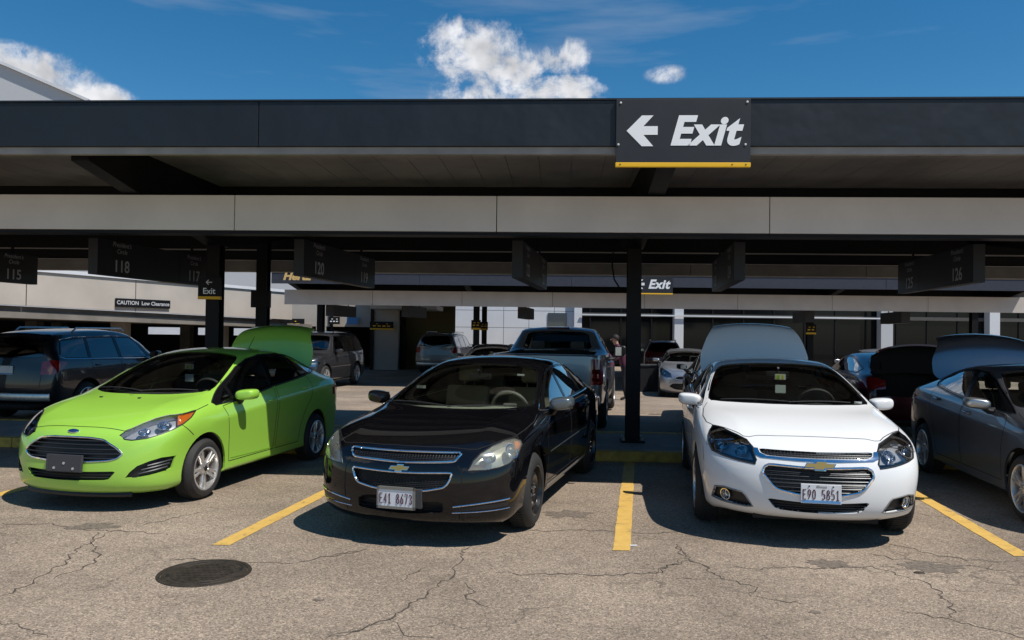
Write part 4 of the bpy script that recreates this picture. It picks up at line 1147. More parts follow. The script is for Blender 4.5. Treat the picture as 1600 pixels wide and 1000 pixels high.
def windscreen(c, poly, mat, name='windshield', nmin=.12, zmin=.9, border=.03, ymin=-9, ymax=9, proj='top'):
    P = c.take(c.cut(half(poly), proj, nmin, zmin=zmin, ymin=ymin, ymax=ymax))
    g = c.centre(name, P, mat, off=-.004)
    mb = MB(); c.ribbon(mb, poly, proj, border, lift=-.0005); mb.build('glass_border', M_GLOSSB, g, fix=False)
    return g

def side_glass(c, dlo, panes, mats, trim=None, chrome=False):
    for k, p in enumerate(panes):
        P = c.take(c.cut(p, 90, .1, zmin=.8))
        m = mats[k] if isinstance(mats, (list, tuple)) else mats
        c.side('side_window', P, m, off=-.006)
    P = c.take(c.cut(dlo, 90, .1, zmin=.8))
    c.side('window_trim', P, trim or M_GLOSSB, off=-.002, rim=.012)
    mb = MB(); c.tube(mb, dlo, 90, .007, closed=True, n=5); mb.build_lr('window_seal', M_CHROME if chrome else M_BLACKP, c.root, True)

def panel_gap(c, lines):
    mb = MB()
    for (poly, proj, closed) in lines: c.ribbon(mb, poly, proj, .0075, closed)
    if mb.v: mb.build('panel_gap', M_GAP, c.root, fix=False)['kind'] = 'stuff'

def doors(c, polys, handles, handle_mat):
    for k, p in enumerate(polys):
        P = c.take(c.cut(p, 90, .1, zmax=1.2))
        d = c.side('door', P, c.paint, rim=.02)
        for j in (0, 1):
            Q = P if j == 0 else P.mirror()
            patch_obj('door_lining', Q.off(-.035), M_DASHD, d[j])
            if handles and k < len(handles):
                (y, z) = handles[k]; h, n = c.hit(y, z, 90); s = 1 if j == 0 else -1
                mb = MB(); mb.tube([(s * (h.x - .004), y - .085, z - .002), (s * (h.x + .022), y - .06, z), (s * (h.x + .026), y, z + .002), (s * (h.x + .022), y + .06, z + .002), (s * (h.x - .004), y + .085, z)], .013, 8)
                mb.build('handle', handle_mat, d[j], True)

def hood(c, poly, name='hood', proj='top', zmin=.6):
    P = c.take(c.cut(half(poly), proj, .1, zmin=zmin))
    return c.centre(name, P, c.paint, rim=.02)

def grille(c, poly, name, depth=.04, back=M_BLACKP, surround=None, sr=.010, zs=(), bar=(.007, .005), barmat=M_BLACKP, lift=-.012, vstep=0, zmin=.1, zmax=.95, vr=.0025):
    P = c.take(c.cut(half(poly), 0, .02, zmin=zmin, zmax=zmax, ymax=0))
    g = c.centre(name, P.tray(depth), back)
    if surround is not None:
        mb = MB(); c.tube(mb, poly, 0, sr, lift=.0, n=8, step=.02); mb.build('grille_surround', surround, g, True)
    pl = half(poly)
    def xmax(z):
        xs = []
        for a, b in zip(pl, pl[1:] + pl[:1]):
            if (a[1] > z) != (b[1] > z): xs.append(a[0] + (b[0] - a[0]) * (z - a[1]) / (b[1] - a[1]))
        return max(xs) if xs else 0
    for z in zs:
        x = xmax(z) - .004
        if x < .05: continue
        pts = [p + n * lift for p, n in [c.hit(-x + 2 * x * k / 24, z, 0) for k in range(25)]]
        mb = MB(); mb.tube(pts, bar[0], 6, r2=bar[1]); mb.build('grille_slat', barmat, g, True)
    if vstep:
        mb = MB(); zlo = min(p[1] for p in pl); zhi = max(p[1] for p in pl); k = 0; z = zlo + .008
        while z < zhi:
            x = xmax(z) - .004
            if x > .05:
                pts = [p + n * lift for p, n in [c.hit(-x + 2 * x * q / 20, z, 0) for q in range(21)]]
                mb.tube(pts, vr, 4)
                xx = -x + (vstep / 2 if k % 2 else 0)
                while xx < x:
                    a = c.hit(xx, z, 0); b = c.hit(xx + vstep * .18, z + vstep * .55, 0)
                    if a[0] is not None and b[0] is not None and z + vstep * .55 < zhi: mb.tube([a[0] + a[1] * lift, b[0] + b[1] * lift], vr, 4)
                    xx += vstep
            z += vstep * .55; k += 1
        mb.build('grille_mesh', barmat, g)['kind'] = 'stuff'
    return g

def lamp(c, pts, proj, lens=M_LENS, house=M_HOUS, depth=.07, name='headlight', extras=None, nmin=.02, edge=True, zmin=.1):
    P = c.take(c.cut(pts, proj, nmin, zmin=zmin))
    L = c.side(name, P.tray(depth), house)
    for j in (0, 1):
        Q = P if j == 0 else P.mirror()
        patch_obj('lens', Q, lens, L[j])
        if extras:
            for (nm, mat, fn) in extras:
                mb = MB(); fn(mb, c)
                if j == 1: mb.v = [(-x, y, z) for x, y, z in mb.v]
                mb.build(nm, mat, L[j], True)
        if edge:
            mb = MB(); c.tube(mb, pts, proj, .006, closed=True, n=5, mirror=False)
            if j == 1: mb.v = [(-x, y, z) for x, y, z in mb.v]
            mb.build('lamp_seal', M_BLACKP, L[j], True)
    return L

def bowl(u, v, proj, r, lift=-.03, deep=.04, flat=1.0):
    """reflector bowl sunk behind a lamp lens"""
    def fn(mb, c):
        M = c.frame(u, v, proj, lift)
        n = len(mb.v)
        mb.lathe([(r, .0), (r * .96, -.004), (r * .8, -deep * .5), (r * .5, -deep * .85), (0, -deep)], 20, 'Z', M @ Matrix.Diagonal((1, flat, 1, 1)))
        mb.lathe([(r * 1.08, -.002), (r * 1.08, .006), (r * .98, .006), (r * .96, -.004)], 20, 'Z', M @ Matrix.Diagonal((1, flat, 1, 1)))
    return fn

def ball(u, v, proj, r, lift=-.03):
    def fn(mb, c):
        M = c.frame(u, v, proj, lift)
        mb.lathe([(r * math.sin(t), r * .7 * math.cos(t)) for t in [math.pi * k / 12 for k in range(7)]], 20, 'Z', M)
    return fn

STROKES = {'E': [[(.5, 1), (0, 1), (0, 0), (.5, 0)], [(0, .52), (.38, .52)]], '4': [[(.38, 0), (.38, 1), (0, .28), (.5, .28)]], '1': [[(.06, .80), (.27, 1), (.27, 0)], [(.05, 0), (.5, 0)]],
 '8': [[(.25, .54), (.06, .66), (.06, .88), (.25, 1), (.44, .88), (.44, .66), (.25, .54), (.02, .4), (.02, .12), (.25, 0), (.48, .12), (.48, .4), (.25, .54)]], '6': [[(.42, 1), (.1, .55), (.02, .3), (.06, .1), (.25, 0), (.44, .1), (.48, .3), (.42, .48), (.25, .56), (.08, .48)]],
 '7': [[(0, 1), (.5, 1), (.2, 0)]], '3': [[(.03, .88), (.25, 1), (.46, .86), (.44, .64), (.2, .54), (.46, .42), (.48, .14), (.25, 0), (.02, .12)]], '9': [[(.08, 0), (.4, .45), (.48, .7), (.44, .9), (.25, 1), (.06, .9), (.02, .7), (.08, .52), (.25, .44), (.42, .52)]],
 '0': [[(.25, 1), (.06, .86), (.02, .5), (.06, .14), (.25, 0), (.44, .14), (.48, .5), (.44, .86), (.25, 1)]], '5': [[(.46, 1), (.06, 1), (.04, .55), (.25, .62), (.46, .5), (.48, .18), (.25, 0), (.02, .12)]]}
def stamped(txt, w, h, M, mat, parent, r=.0040):
    """narrow stamped plate characters spread over a width"""
    mb = MB(); n = len(txt); p = w / n
    for i, ch in enumerate(txt):
        for st in STROKES.get(ch, []):
            mb.tube([M @ Vector((-w / 2 + p * (i + .5) + (a - .25) * p * 1.22, (b - .5) * h, 0)) for a, b in st], r, 6)
    return mb.build('plate_number', mat, parent)

def number_plate(c, u, z, proj, txt, w=.305, h=.152, state=None, frame_mat=None, blue=True, lift=.012, tilt=0.0, small=None):
    M = c.frame(u, z, proj, lift)
    n = M.col[2].xyz; n = Vector((n.x * .25, n.y, 0)).normalized()
    x = Vector((0, 0, 1)).cross(n).normalized(); 
    M2 = Matrix((x, Vector((0, 0, 1)), n)).transposed().to_4x4(); M2.translation = M.translation
    M2 = M2 @ Matrix.Rotation(tilt, 4, 'X')
    mb = MB(); mb.box(-w / 2, w / 2, -h / 2, h / 2, -.012, .004, .003, M2); pl = mb.build('license_plate', M_PLATE, c.root)
    if frame_mat:
        mb = MB(); a, b = w / 2 + .008, h / 2 + .010
        for q in ((-a, a, h / 2 - .013, b), (-a, a, -b, -h / 2 + .011), (-a, -w / 2 + .006, -b, b), (w / 2 - .006, a, -b, b)): mb.box(q[0], q[1], q[2], q[3], -.012, .008, 0, M2)
        mb.build('plate_frame', frame_mat, pl)
    else:
        if blue:
            mb = MB(); mb.box(-w / 2 + .006, w / 2 - .006, -h / 2 + .005, -h / 2 + .026, .003, .0052, 0, M2); mb.build('plate_band', M_PLATEB, pl)
        mb = MB()
        for sx in (-1, 1): mb.lathe([(0, .004), (.006, .004), (.006, 0)], 8, 'Z', M2 @ Matrix.Translation((sx * .09, h / 2 - .016, .005)))
        mb.build('plate_screw', M_BLACKP, pl)
    if txt: stamped(txt, w * .93, h * .50, M2 @ Matrix.Translation((0, -h * .03, .0045)), M_MAROON, pl)
    if state: text_obj('plate_state', state, h * .21, M_BLACKP, M2 @ Matrix.Translation((0, h * .37, .0055)), pl, shear=.3)
    return pl

def bowtie(c, u, z, w, h, lift=.008, rim=M_CHROME, fill=M_GOLD):
    """slanted cross-shaped emblem"""
    M = c.frame(u, z, 0, lift)
    def shape(w, h, sk):
        a, b = w / 2, h / 2; k = w * .17; t = h * .25
        p = [(-a + sk, t), (-k + sk * .6, t), (-k + sk, b), (k + sk, b), (k + sk * .6, t), (a + sk * .4, t), (a - sk * 1.2, -t), (k - sk * .4, -t), (k - sk, -b), (-k - sk, -b), (-k - sk * .4, -t), (-a - sk * .6, -t)]
        return p
    sk = h * .18
    b1 = MB(); b1.prism(shape(w, h, sk), -.006, .004, 'XY'); b1.v = [tuple(M @ Vector(p)) for p in b1.v]; e = b1.build('emblem', rim, c.root)
    b2 = MB(); b2.prism(shape(w - .014, h - .014, sk), .0, .007, 'XY'); b2.v = [tuple(M @ Vector(p)) for p in b2.v]; b2.build('emblem_face', fill, e)

def door_mirror(c, x, y, z, sx=.20, sz=.125, mat=None, base=None, taper=.8, sides=(1, -1), mats=None):
    """housing with a blunt rounded shell facing forward, flat glass behind; stalk to the door"""
    for s in sides:
        sec = [(-.50, -.22), (-.36, -.50), (.30, -.50 * taper), (.50, -.26 * taper), (.50, .34), (.36, .50), (-.30, .50 * taper), (-.50, .28 * taper)]
        cage = []; F = []
        ny = [(-.088, .58), (-.075, .84), (-.035, 1.02), (.02, 1.06), (.055, 1.02)]; n = 8
        for (dy, k) in ny:
            for (dx, dz) in sec: cage.append((dx * sx * k, dy + .03 * dx, dz * sz * k))
        for i in range(len(ny) - 1):
            for k in range(n): F.append((i * n + k, i * n + (k + 1) % n, i * n + n + (k + 1) % n, i * n + n + k))
        m0 = len(ny) * n - n; F.append(tuple(range(n - 1, -1, -1))); F.append(tuple(m0 + k for k in range(n)))
        bm = smooth_cage(cage, F, [(m0 + k, m0 + (k + 1) % n, 1.0) for k in range(n)], 2)
        bmesh.ops.recalc_face_normals(bm, faces=bm.faces); bm.verts.index_update()
        v = [(s * (p.co.x + x), p.co.y + y, p.co.z + z) for p in bm.verts]; f = [tuple(q.index for q in g.verts) for g in bm.faces]; bm.free()
        mm = (mats[0] if s > 0 else mats[1]) if mats else (mat or c.paint)
        m = mesh_obj('door_mirror', v, f if s > 0 else [tuple(reversed(q)) for q in f], mm, c.root, True)
        mb = MB(); xi, zz = x - sx * .36, z - sz * .36
        h, _ = c.hit(y + .03, z - sz * .62, 90)
        hx = h.x if h is not None else x - .2
        mb.tube([(s * (hx - .02), y + .045, z - sz * .62), (s * (hx + (xi - hx) * .55), y + .03, z - sz * .60), (s * (xi + .02), y + .01, zz), (s * (xi + .05), y, z - sz * .1)], [.040, .034, .028, .02], 8)
        mb.build('mirror_stalk', base or M_BLACKP, m, True)
        mb = MB(); mb.box(x - sx * .42, x + sx * .42, y + .052, y + .058, z - sz * .34, z + sz * .36, .002)
        mb.v = [(s * a_, b_, d_) for a_, b_, d_ in mb.v]; mb.build('mirror_glass', M_REFL, m)

def wipers(c, pts):
    for (a, b, e) in pts:
        P = [p + n * .010 for p, n in [c.hit(a[0] + (b[0] - a[0]) * k / 10, a[1] + (b[1] - a[1]) * k / 10, 'top') for k in range(11)]]
        mb = MB(); mb.tube(P, .006, 6); mb.build('wiper', M_RUBBER, c.root, True)

def seat_mesh(mb, x, y, z, w=.50, back=.62, head=True, tilt=.28):
    mb.box(x - w / 2, x + w / 2, y - .50, y + .05, z - .14, z + .04, .045)
    M = Matrix.Translation((x, y, z)) @ Matrix.Rotation(-tilt, 4, 'X')
    mb.box(-w / 2, w / 2, -.05, .09, 0, back, .05, M)
    if head:
        mb.box(-.13, .13, -.03, .07, back + .05, back + .24, .04, M)
        for s in (-1, 1): mb.tube([M @ Vector((s * .06, .02, back - .02)), M @ Vector((s * .06, .02, back + .1))], .008, 6)

def interior(c, y_dash, z_dash, y_front, y_rear, dash=M_DASHD, cloth=M_CLOTHD, hw=.66, P=None, roof=1.4, y_shelf=None, wheel=True, z_seat=.50, wheelmat=None):
    """dash, seats, steering wheel, floor, roof lining"""
    # dash: a crowned shelf between windscreen base and cabin
    n = 12; v = []; f = []
    rows = [(y_dash - .16, z_dash - .045), (y_dash + .05, z_dash - .005), (y_dash + .22, z_dash + .005), (y_dash + .33, z_dash - .035), (y_dash + .36, z_dash - .14), (y_dash + .30, z_dash - .42)]
    for i, (yy, zz) in enumerate(rows):
        for k in range(n + 1):
            t = -1 + 2 * k / n
            hump = .028 * math.exp(-((t - .52) / .26) ** 2) if 1 <= i <= 3 else 0
            v.append((t * (hw if i else hw * .92), yy + .14 * t * t * (1 if i < 4 else .5), zz + hump - .02 * t * t))
    for i in range(len(rows) - 1):
        for k in range(n): f.append((i * (n + 1) + k, i * (n + 1) + k + 1, (i + 1) * (n + 1) + k + 1, (i + 1) * (n + 1) + k))
    mesh_obj('dashboard', v, f, dash, c.root, True)
    if wheel:
        M = Matrix.Translation((.37, y_dash + .46, z_dash - .015)) @ Matrix.Rotation(.42, 4, 'X')
        mb = MB(); pts = [M @ Vector((.185 * math.cos(t), 0, .185 * math.sin(t))) for t in [2 * math.pi * k / 28 for k in range(28)]]
        mb.tube(pts, .016, 8, closed=True)
        mb.box(-.07, .07, -.02, .02, -.06, .05, .015, M)
        for a in (0, math.pi, -math.pi / 2): mb.tube([M @ Vector((.05 * math.cos(a), 0, .05 * math.sin(a))), M @ Vector((.18 * math.cos(a), 0, .18 * math.sin(a)))], .014, 6)
        mb.tube([M @ Vector((0, 0, 0)), M @ Vector((0, -.25, -.02))], .035, 8)
        mb.build('steering_wheel', wheelmat or M_DASHD, c.root, True)
    for x in (-.37, .37):
        mb = MB(); seat_mesh(mb, x, y_front, z_seat); mb.build('front_seat', cloth, c.root, True)
    if y_rear:
        mb = MB(); mb.box(-.62, .62, y_rear - .5, y_rear + .05, z_seat - .14, z_seat + .03, .05)
        M = Matrix.Translation((0, y_rear, z_seat)) @ Matrix.Rotation(-.35, 4, 'X'); mb.box(-.62, .62, -.05, .09, 0, .55, .05, M)
        for x in (-.36, .36): mb.box(x - .13, x + .13, -.03, .06, .55, .72, .03, M)
        mb.build('rear_seat', cloth, c.root, True)
        if y_shelf: mb = MB(); mb.box(-.6, .6, y_rear + .15, y_shelf, z_dash - .01, z_dash + .01); mb.build('parcel_shelf', dash, c.root)
    mb = MB(); mb.box(-.7, .7, y_dash - .1, (y_rear or y_front) + .5, .24, .27); mb.build('cabin_floor', M_UNDER, c.root)
    if P is not None:
        keep = [q for q in P.f if min(P.v[i][2] for i in q) > z_dash + .02 and y_dash - .1 < min(P.v[i][1] for i in q) < (y_rear or y_front) + .9]
        Q = Patch(P.v, P.n, [tuple(reversed(q)) for q in keep]).off(-.022)
        used = sorted({i for q in Q.f for i in q}); mp = {i: k for k, i in enumerate(used)}
        Q = Patch(Q.v[used], Q.n[used], [tuple(mp[i] for i in q) for q in Q.f])
        c.centre('headliner', Q, M_HEADL)

def inside_mirror(c, y, z):
    mb = MB(); mb.box(-.12, .12, y, y + .035, z - .035, z + .03, .012); mb.tube([(0, y + .01, z + .02), (0, y - .06, z + .07)], .012, 6)
    mb.build('rear_view_mirror', M_BLACKP, c.root)

def hang_tag(c, x, y, z, two=True):
    """rental tags hanging inside the windscreen"""
    mb = MB(); mb.box(x - .055, x + .055, y, y + .003, z - .03, z + .03); t = mb.build('hang_tag', M_WHITEP, c.root)
    mb = MB(); mb.box(x - .045, x + .0, y - .0015, y + .001, z - .025, z + .02); mb.box(x + .015, x + .035, y - .0015, y + .001, z - .025, z + .02); mb.build('tag_print', MATS['tag yellow'], t)
    mb = MB(); mb.box(x - .03, x - .012, y - .002, y + .001, z - .02, z + .015); mb.build('tag_mark', MATS['tag green'], t)
    if two: mb = MB(); mb.box(x - .05, x + .055, y - .001, y + .002, z - .17, z - .085); mb.build('paper_slip', MATS['tag paper'], t)
principled('tag yellow', (.75, .68, .05), .6); principled('tag green', (.15, .55, .20), .6); principled('tag paper', (.62, .68, .66), .7)

def trunk_lid(c, poly, z0, hinge, angle, ylo, lift=(0, 0)):
    """cuts the boot lid out of the shell and swings it open; leaves a lined boot"""
    fs = c.cut(half(poly), 'top', -2, zmin=.3, ymin=ylo)
    b = c.bm; geom = set(fs)
    for f in fs: geom.update(f.edges); geom.update(f.verts)
    r = bmesh.ops.bisect_plane(b, geom=list(geom), dist=1e-6, plane_co=(0, 0, z0), plane_no=(0, 0, 1))
    allf = {f for f in fs if f.is_valid} | {g for g in r['geom'] if isinstance(g, bmesh.types.BMFace) and g.is_valid}
    pl = half(poly)
    fs = [f for f in allf if f.calc_center_median().z > z0 and pip(pl, f.calc_center_median().x, f.calc_center_median().y)]
    for f in fs: f.normal_update()
    P = c.take(fs)
    M = Matrix.Translation((0, lift[0], lift[1])) @ Matrix.Translation(hinge) @ Matrix.Rotation(angle, 4, 'X') @ Matrix.Translation(-Vector(hinge))
    def mv(Q):
        v = np.array([list(M @ Vector(p)) for p in Q.v]); n = np.array([list(M.to_3x3() @ Vector(p)) for p in Q.n]); return Patch(v, n, Q.f)
    Q = mv(P); lid = c.centre('trunk_lid', Q, c.paint, rim=.03)
    k = mv(P).off(-.028); k.f = [tuple(reversed(q)) for q in k.f]
    c.centre('lid_lining', k, M_UNDER, lid)
    L = c.S['L'] - c.S['fo']; hw = c.S['hw']
    mb = MB(); x = hw * .68; y0 = hinge[1] - .25; y1 = L - .16
    for q in ((-x, x, y0, y1, .34, .37), (-x, x, y0, y0 + .02, .34, hinge[2] - .06), (-x, -x + .02, y0, y1, .34, z0), (x - .02, x, y0, y1, .34, z0), (-x, x, y1 - .02, y1, .34, z0 - .02)): mb.box(*q)
    mb.build('boot_lining', M_UNDER, c.root)
    for sx in (-1, 1):
        a = Vector((sx * hw * .55, hinge[1] - .12, hinge[2] - .14)); b = M @ Vector((sx * hw * .55, hinge[1] + .16, hinge[2] - .04))
        g = MB(); g.tube([a, a + Vector((0, .06, .10)), b + Vector((0, .05, -.08)), b], .014, 6); g.build('lid_hinge', M_BLACKP, c.root, True)
    return lid, M

# ------------------------------------------------------------------ the four cars of the front row
M_LIME = paint('lime paint', (.35, .66, .07), .08, .36, dust=.03)
M_BLACK = paint('black paint', (.003, .003, .004), .0, .5, dust=.005)
M_WHITEC = paint('white paint', (.78, .78, .77), 0, .4, dust=.04)
M_GREYC = paint('dark grey paint', (.19, .195, .215), .72, .28, dust=.02)
M_BLUEB = principled('blue emblem', (.01, .03, .12), .2, coat=1)

def lime_car(pose):
    c = Car('lime_sedan', SPECS['lime'], M_LIME, pose); tag(c.root, 'lime green compact sedan with open trunk and empty plate bracket', 'car', 'cars in the front row')
    c.arches(.05)
    ws = [(0, .03), (.25, .05), (.42, .105), (.60, .235), (.668, .36), (.672, .46), (.60, .84), (.525, 1.11), (.46, 1.165), (.25, 1.185), (0, 1.19)]
    ws = round_half(ws, 1, .2)
    windscreen(c, ws, M_GLASS)
    rw = round_half([(0, 2.36), (.48, 2.34), (.52, 2.42), (.60, 2.78), (.56, 2.86), (0, 2.92)], 1)
    windscreen(c, rw, M_GLASSS, 'rear_window', ymin=2.1)
    dlo = [(.16, .945), (.50, 1.10), (.90, 1.276), (1.17, 1.358), (1.46, 1.398), (1.84, 1.402), (2.15, 1.375), (2.45, 1.30), (2.74, 1.185), (2.70, 1.155), (2.53, 1.135), (2.15, 1.10), (1.43, 1.038), (1.07, .995), (.49, .935), (.20, .918)]
    panes = [[(.30, .955), (.50, 1.075), (.475, .957)], [(.535, .965), (.555, 1.09), (.90, 1.25), (1.17, 1.332), (1.42, 1.372), (1.36, 1.045), (1.07, 1.018)],
             [(1.455, 1.06), (1.53, 1.378), (1.84, 1.378), (2.06, 1.355), (2.16, 1.125)], [(2.21, 1.135), (2.13, 1.345), (2.40, 1.285), (2.66, 1.185), (2.54, 1.155)]]
    side_glass(c, dlo, panes, M_GLASSS)
    hd = [(0, -.732), (.10, -.729), (.28, -.717), (.41, -.707), (.47, -.702), (.52, -.65), (.57, -.57), (.63, -.475), (.70, -.388), (.785, -.29), (.815, -.10), (.81, .10), (.78, .26), (.70, .30), (.62, .20), (.44, .075), (.25, .02), (0, .0)]
    hood(c, hd)
    d1 = [(.42, .31), (.40, .60), (.36, .80), (.30, .90), (.49, .925), (1.07, .985), (1.395, 1.025), (1.40, .80), (1.375, .50), (1.35, .31)]
    d2 = [(1.40, .31), (1.425, .50), (1.45, .80), (1.445, 1.03), (2.15, 1.092), (2.33, 1.11), (2.35, .98), (2.28, .82), (2.13, .68), (2.03, .50), (1.98, .31)]
    doors(c, [d1, d2], [(1.28, .885), (2.16, .965)], M_LIME)
    # lamps
    hl = [(.454, -.74, .71), (.475, -.709, .735), (.513, -.658, .765), (.566, -.574, .804), (.626, -.476, .842), (.697, -.391, .865), (.779, -.293, .873), (.828, -.134, .89), (.842, -.23, .836), (.835, -.338, .787), (.805, -.447, .746), (.75, -.553, .71), (.668, -.653, .679), (.565, -.724, .667), (.504, -.745, .676)]
    U, V, N = basis(40); uv = lambda p: (Vector(p).dot(U), p[2])
    b1 = uv((.70, -.45, .785)); b2 = uv((.60, -.60, .735))
    am = [uv(p) for p in [(.765, -.33, .862), (.779, -.293, .869), (.824, -.14, .884), (.838, -.23, .838), (.831, -.338, .793), (.81, -.40, .776)]]
    def amber(mb, car):
        n = 7; pts = []
        ce = (sum(p[0] for p in am) / len(am), sum(p[1] for p in am) / len(am))
        ring = [car.hit(p[0], p[1], 40) for p in am]; m = car.hit(ce[0], ce[1], 40)
        v = [h + nn * -.006 for h, nn in ring] + [m[0] + m[1] * -.006]; k = len(ring)
        mb.add(v, [(i, (i + 1) % k, k) for i in range(k)])
    lamp(c, hl, 40, house=MATS['lamp grey'], extras=[('reflector', M_REFL, bowl(*b1, 40, .062, -.012, .05, .8)), ('reflector', M_REFL, bowl(*b2, 40, .052, -.012, .045, .75)),
                            ('bulb', M_LENS, ball(*b1, 40, .034, -.03)), ('turn_signal', M_AMBER, amber)])
    tl = [(.62, 3.40, .98), (.70, 3.34, 1.03), (.80, 3.10, 1.01), (.83, 2.92, .93), (.845, 2.98, .83), (.80, 3.28, .78), (.66, 3.42, .80)]
    P = c.take(c.cut(tl, 140, .02)); c.side('tail_light', P, M_REDL, rim=.02)
    # grilles
    ug = round_half([(0, .69), (.20, .687), (.33, .672), (.45, .605), (.515, .547), (.475, .508), (.41, .487), (.21, .474), (0, .472)], 1, .12)
    grille(c, ug, 'upper_grille', .05, surround=M_CHROME, sr=.0085, zs=[.505, .545, .585, .625, .66], bar=(.010, .006), barmat=MATS['grille satin'], lift=-.006)
    lg = round_half([(0, .382), (.25, .385), (.47, .39), (.41, .318), (.36, .306), (.10, .300), (0, .300)], 1, .12)
    grille(c, lg, 'lower_grille', .06, zs=[.33, .355], bar=(.009, .006), lift=-.015)
    fg = [(.545, -.778, .329), (.578, -.765, .379), (.631, -.734, .433), (.711, -.67, .472), (.779, -.587, .496), (.835, -.454, .496), (.818, -.491, .384), (.794, -.55, .364), (.711, -.666, .34), (.631, -.731, .328)]
    P = c.take(c.cut(fg, 30, .02)); L = c.side('fog_recess', P.tray(.035), M_BLACKP)
    U3, _, _ = basis(30)
    for j in (0, 1):
        for (a, b) in (((.64, -.72, .36), (.80, -.53, .405)), ((.66, -.71, .395), (.81, -.51, .435)), ((.70, -.68, .43), (.82, -.49, .465))):
            pts = [p + n * -.004 for p, n in c.path([(Vector(a).dot(U3), a[2]), (Vector(b).dot(U3), b[2])], 30, .02)]
            mb = MB(); mb.tube(pts, .008, 6)
            if j: mb.v = [(-x, y, z) for x, y, z in mb.v]
            mb.build('louvre', MATS['grille satin'], L[j], True)
    # plate bracket, badge, lip
    M = c.frame(0, .455, 0, .018); mb = MB(); mb.box(-.185, .185, -.078, .078, -.02, .006, .006, M)
    mb.box(-.185, -.165, -.07, .078, .004, .012, .003, M)
    pb = mb.build('plate_bracket', MATS['bracket grey'], c.root)
    mb = MB()
    for q in ((-.10, -.045), (.10, -.045), (0, .0)): mb.lathe([(0, .005), (.012, .005), (.013, 0)], 10, 'Z', M @ Matrix.Translation((q[0], q[1], .006)))
    mb.build('bracket_screw', M_ALLOY, pb, True)
    M = c.frame(0, .735, 0, .004)
    mb = MB(); mb.lathe([(0, .008), (.052, .007), (.060, .002), (.060, -.006)], 28, 'Z', M @ Matrix.Diagonal((1, .40, 1, 1))); e = mb.build('emblem', M_CHROME, c.root, True)
    mb = MB(); mb.lathe([(0, .0095), (.046, .0088), (.053, .006)], 28, 'Z', M @ Matrix.Diagonal((1, .40, 1, 1))); mb.build('emblem_face', M_BLUEB, e, True)
    text_obj('emblem_script', 'Ford', .034, M_CHROME, M @ Matrix.Translation((0, 0, .0102)), e, shear=.35)
    mb = MB(); pts = [c.hit(-.55 + 1.10 * k / 20, .24, 0)[0] for k in range(21)]; mb.tube([p + Vector((0, .075, -.075)) for p in pts], .03, 8, r2=.028); mb.build('chin_spoiler', M_BLACKP, c.root, True)
    # washer jets, mirrors, wipers, seams
    mb = MB()
    for x in (-.28, .16): q = c.hit(x, -.09, 'top'); mb.box(q[0].x - .014, q[0].x + .014, q[0].y - .012, q[0].y + .012, q[0].z - .004, q[0].z + .010, .003)
    mb.build('washer_jet', M_BLACKP, c.root)
    door_mirror(c, .965, .57, 1.00, .215, .125, taper=.85, sides=(1,))
    wipers(c, [((-.58, .27), (.05, .10), (-.30, .04)), ((.02, .10), (.58, .27), (.28, .05))])
    panel_gap(c, [(hd[:-6], 'top', False), (d1, 90, True), (d2, 90, True), ([(.02, -.60 + .60), (.0, .0)], 'top', False), ([(-.36, .775), (-.27, .705), (-.22, .665)], 90, False)])
    mb = MB(); c.ribbon(mb, [(.45, .345), (1.0, .335), (2.0, .335)], 90, .012, lift=.004); mb.build_lr('sill_moulding', MATS['lime bright'], c.root, fix=False)
    trunk = round_half([(0, 2.95), (.55, 2.91), (.62, 2.98), (.62, 3.16), (.54, 3.38), (.36, 3.62), (0, 3.62)], 2)
    lid, _ = trunk_lid(c, trunk, .76, (0, 2.96, 1.12), R(90), 2.6, (-.16, .10))
    P = c.finish()
    interior(c, .38, .985, 1.50, 2.32, P=P, hw=.68, y_shelf=2.85)
    inside_mirror(c, .98, 1.30); hang_tag(c, .03, .93, 1.265)
    mb = MB(); mb.tube([(0, 2.25, 1.44), (.0, 2.40, 1.60)], [.005, .003], 6); mb.box(-.02, .02, 2.21, 2.29, 1.43, 1.452, .006); mb.build('antenna', M_BLACKP, c.root, True)
    c.underbody(); c.wheels('split5')
    return c

principled('lamp grey', (.52, .53, .55), .25, metal=.45); principled('grille satin', (.055, .058, .062), .35, metal=.6); principled('lime bright', (.30, .60, .06), .3, coat=1)

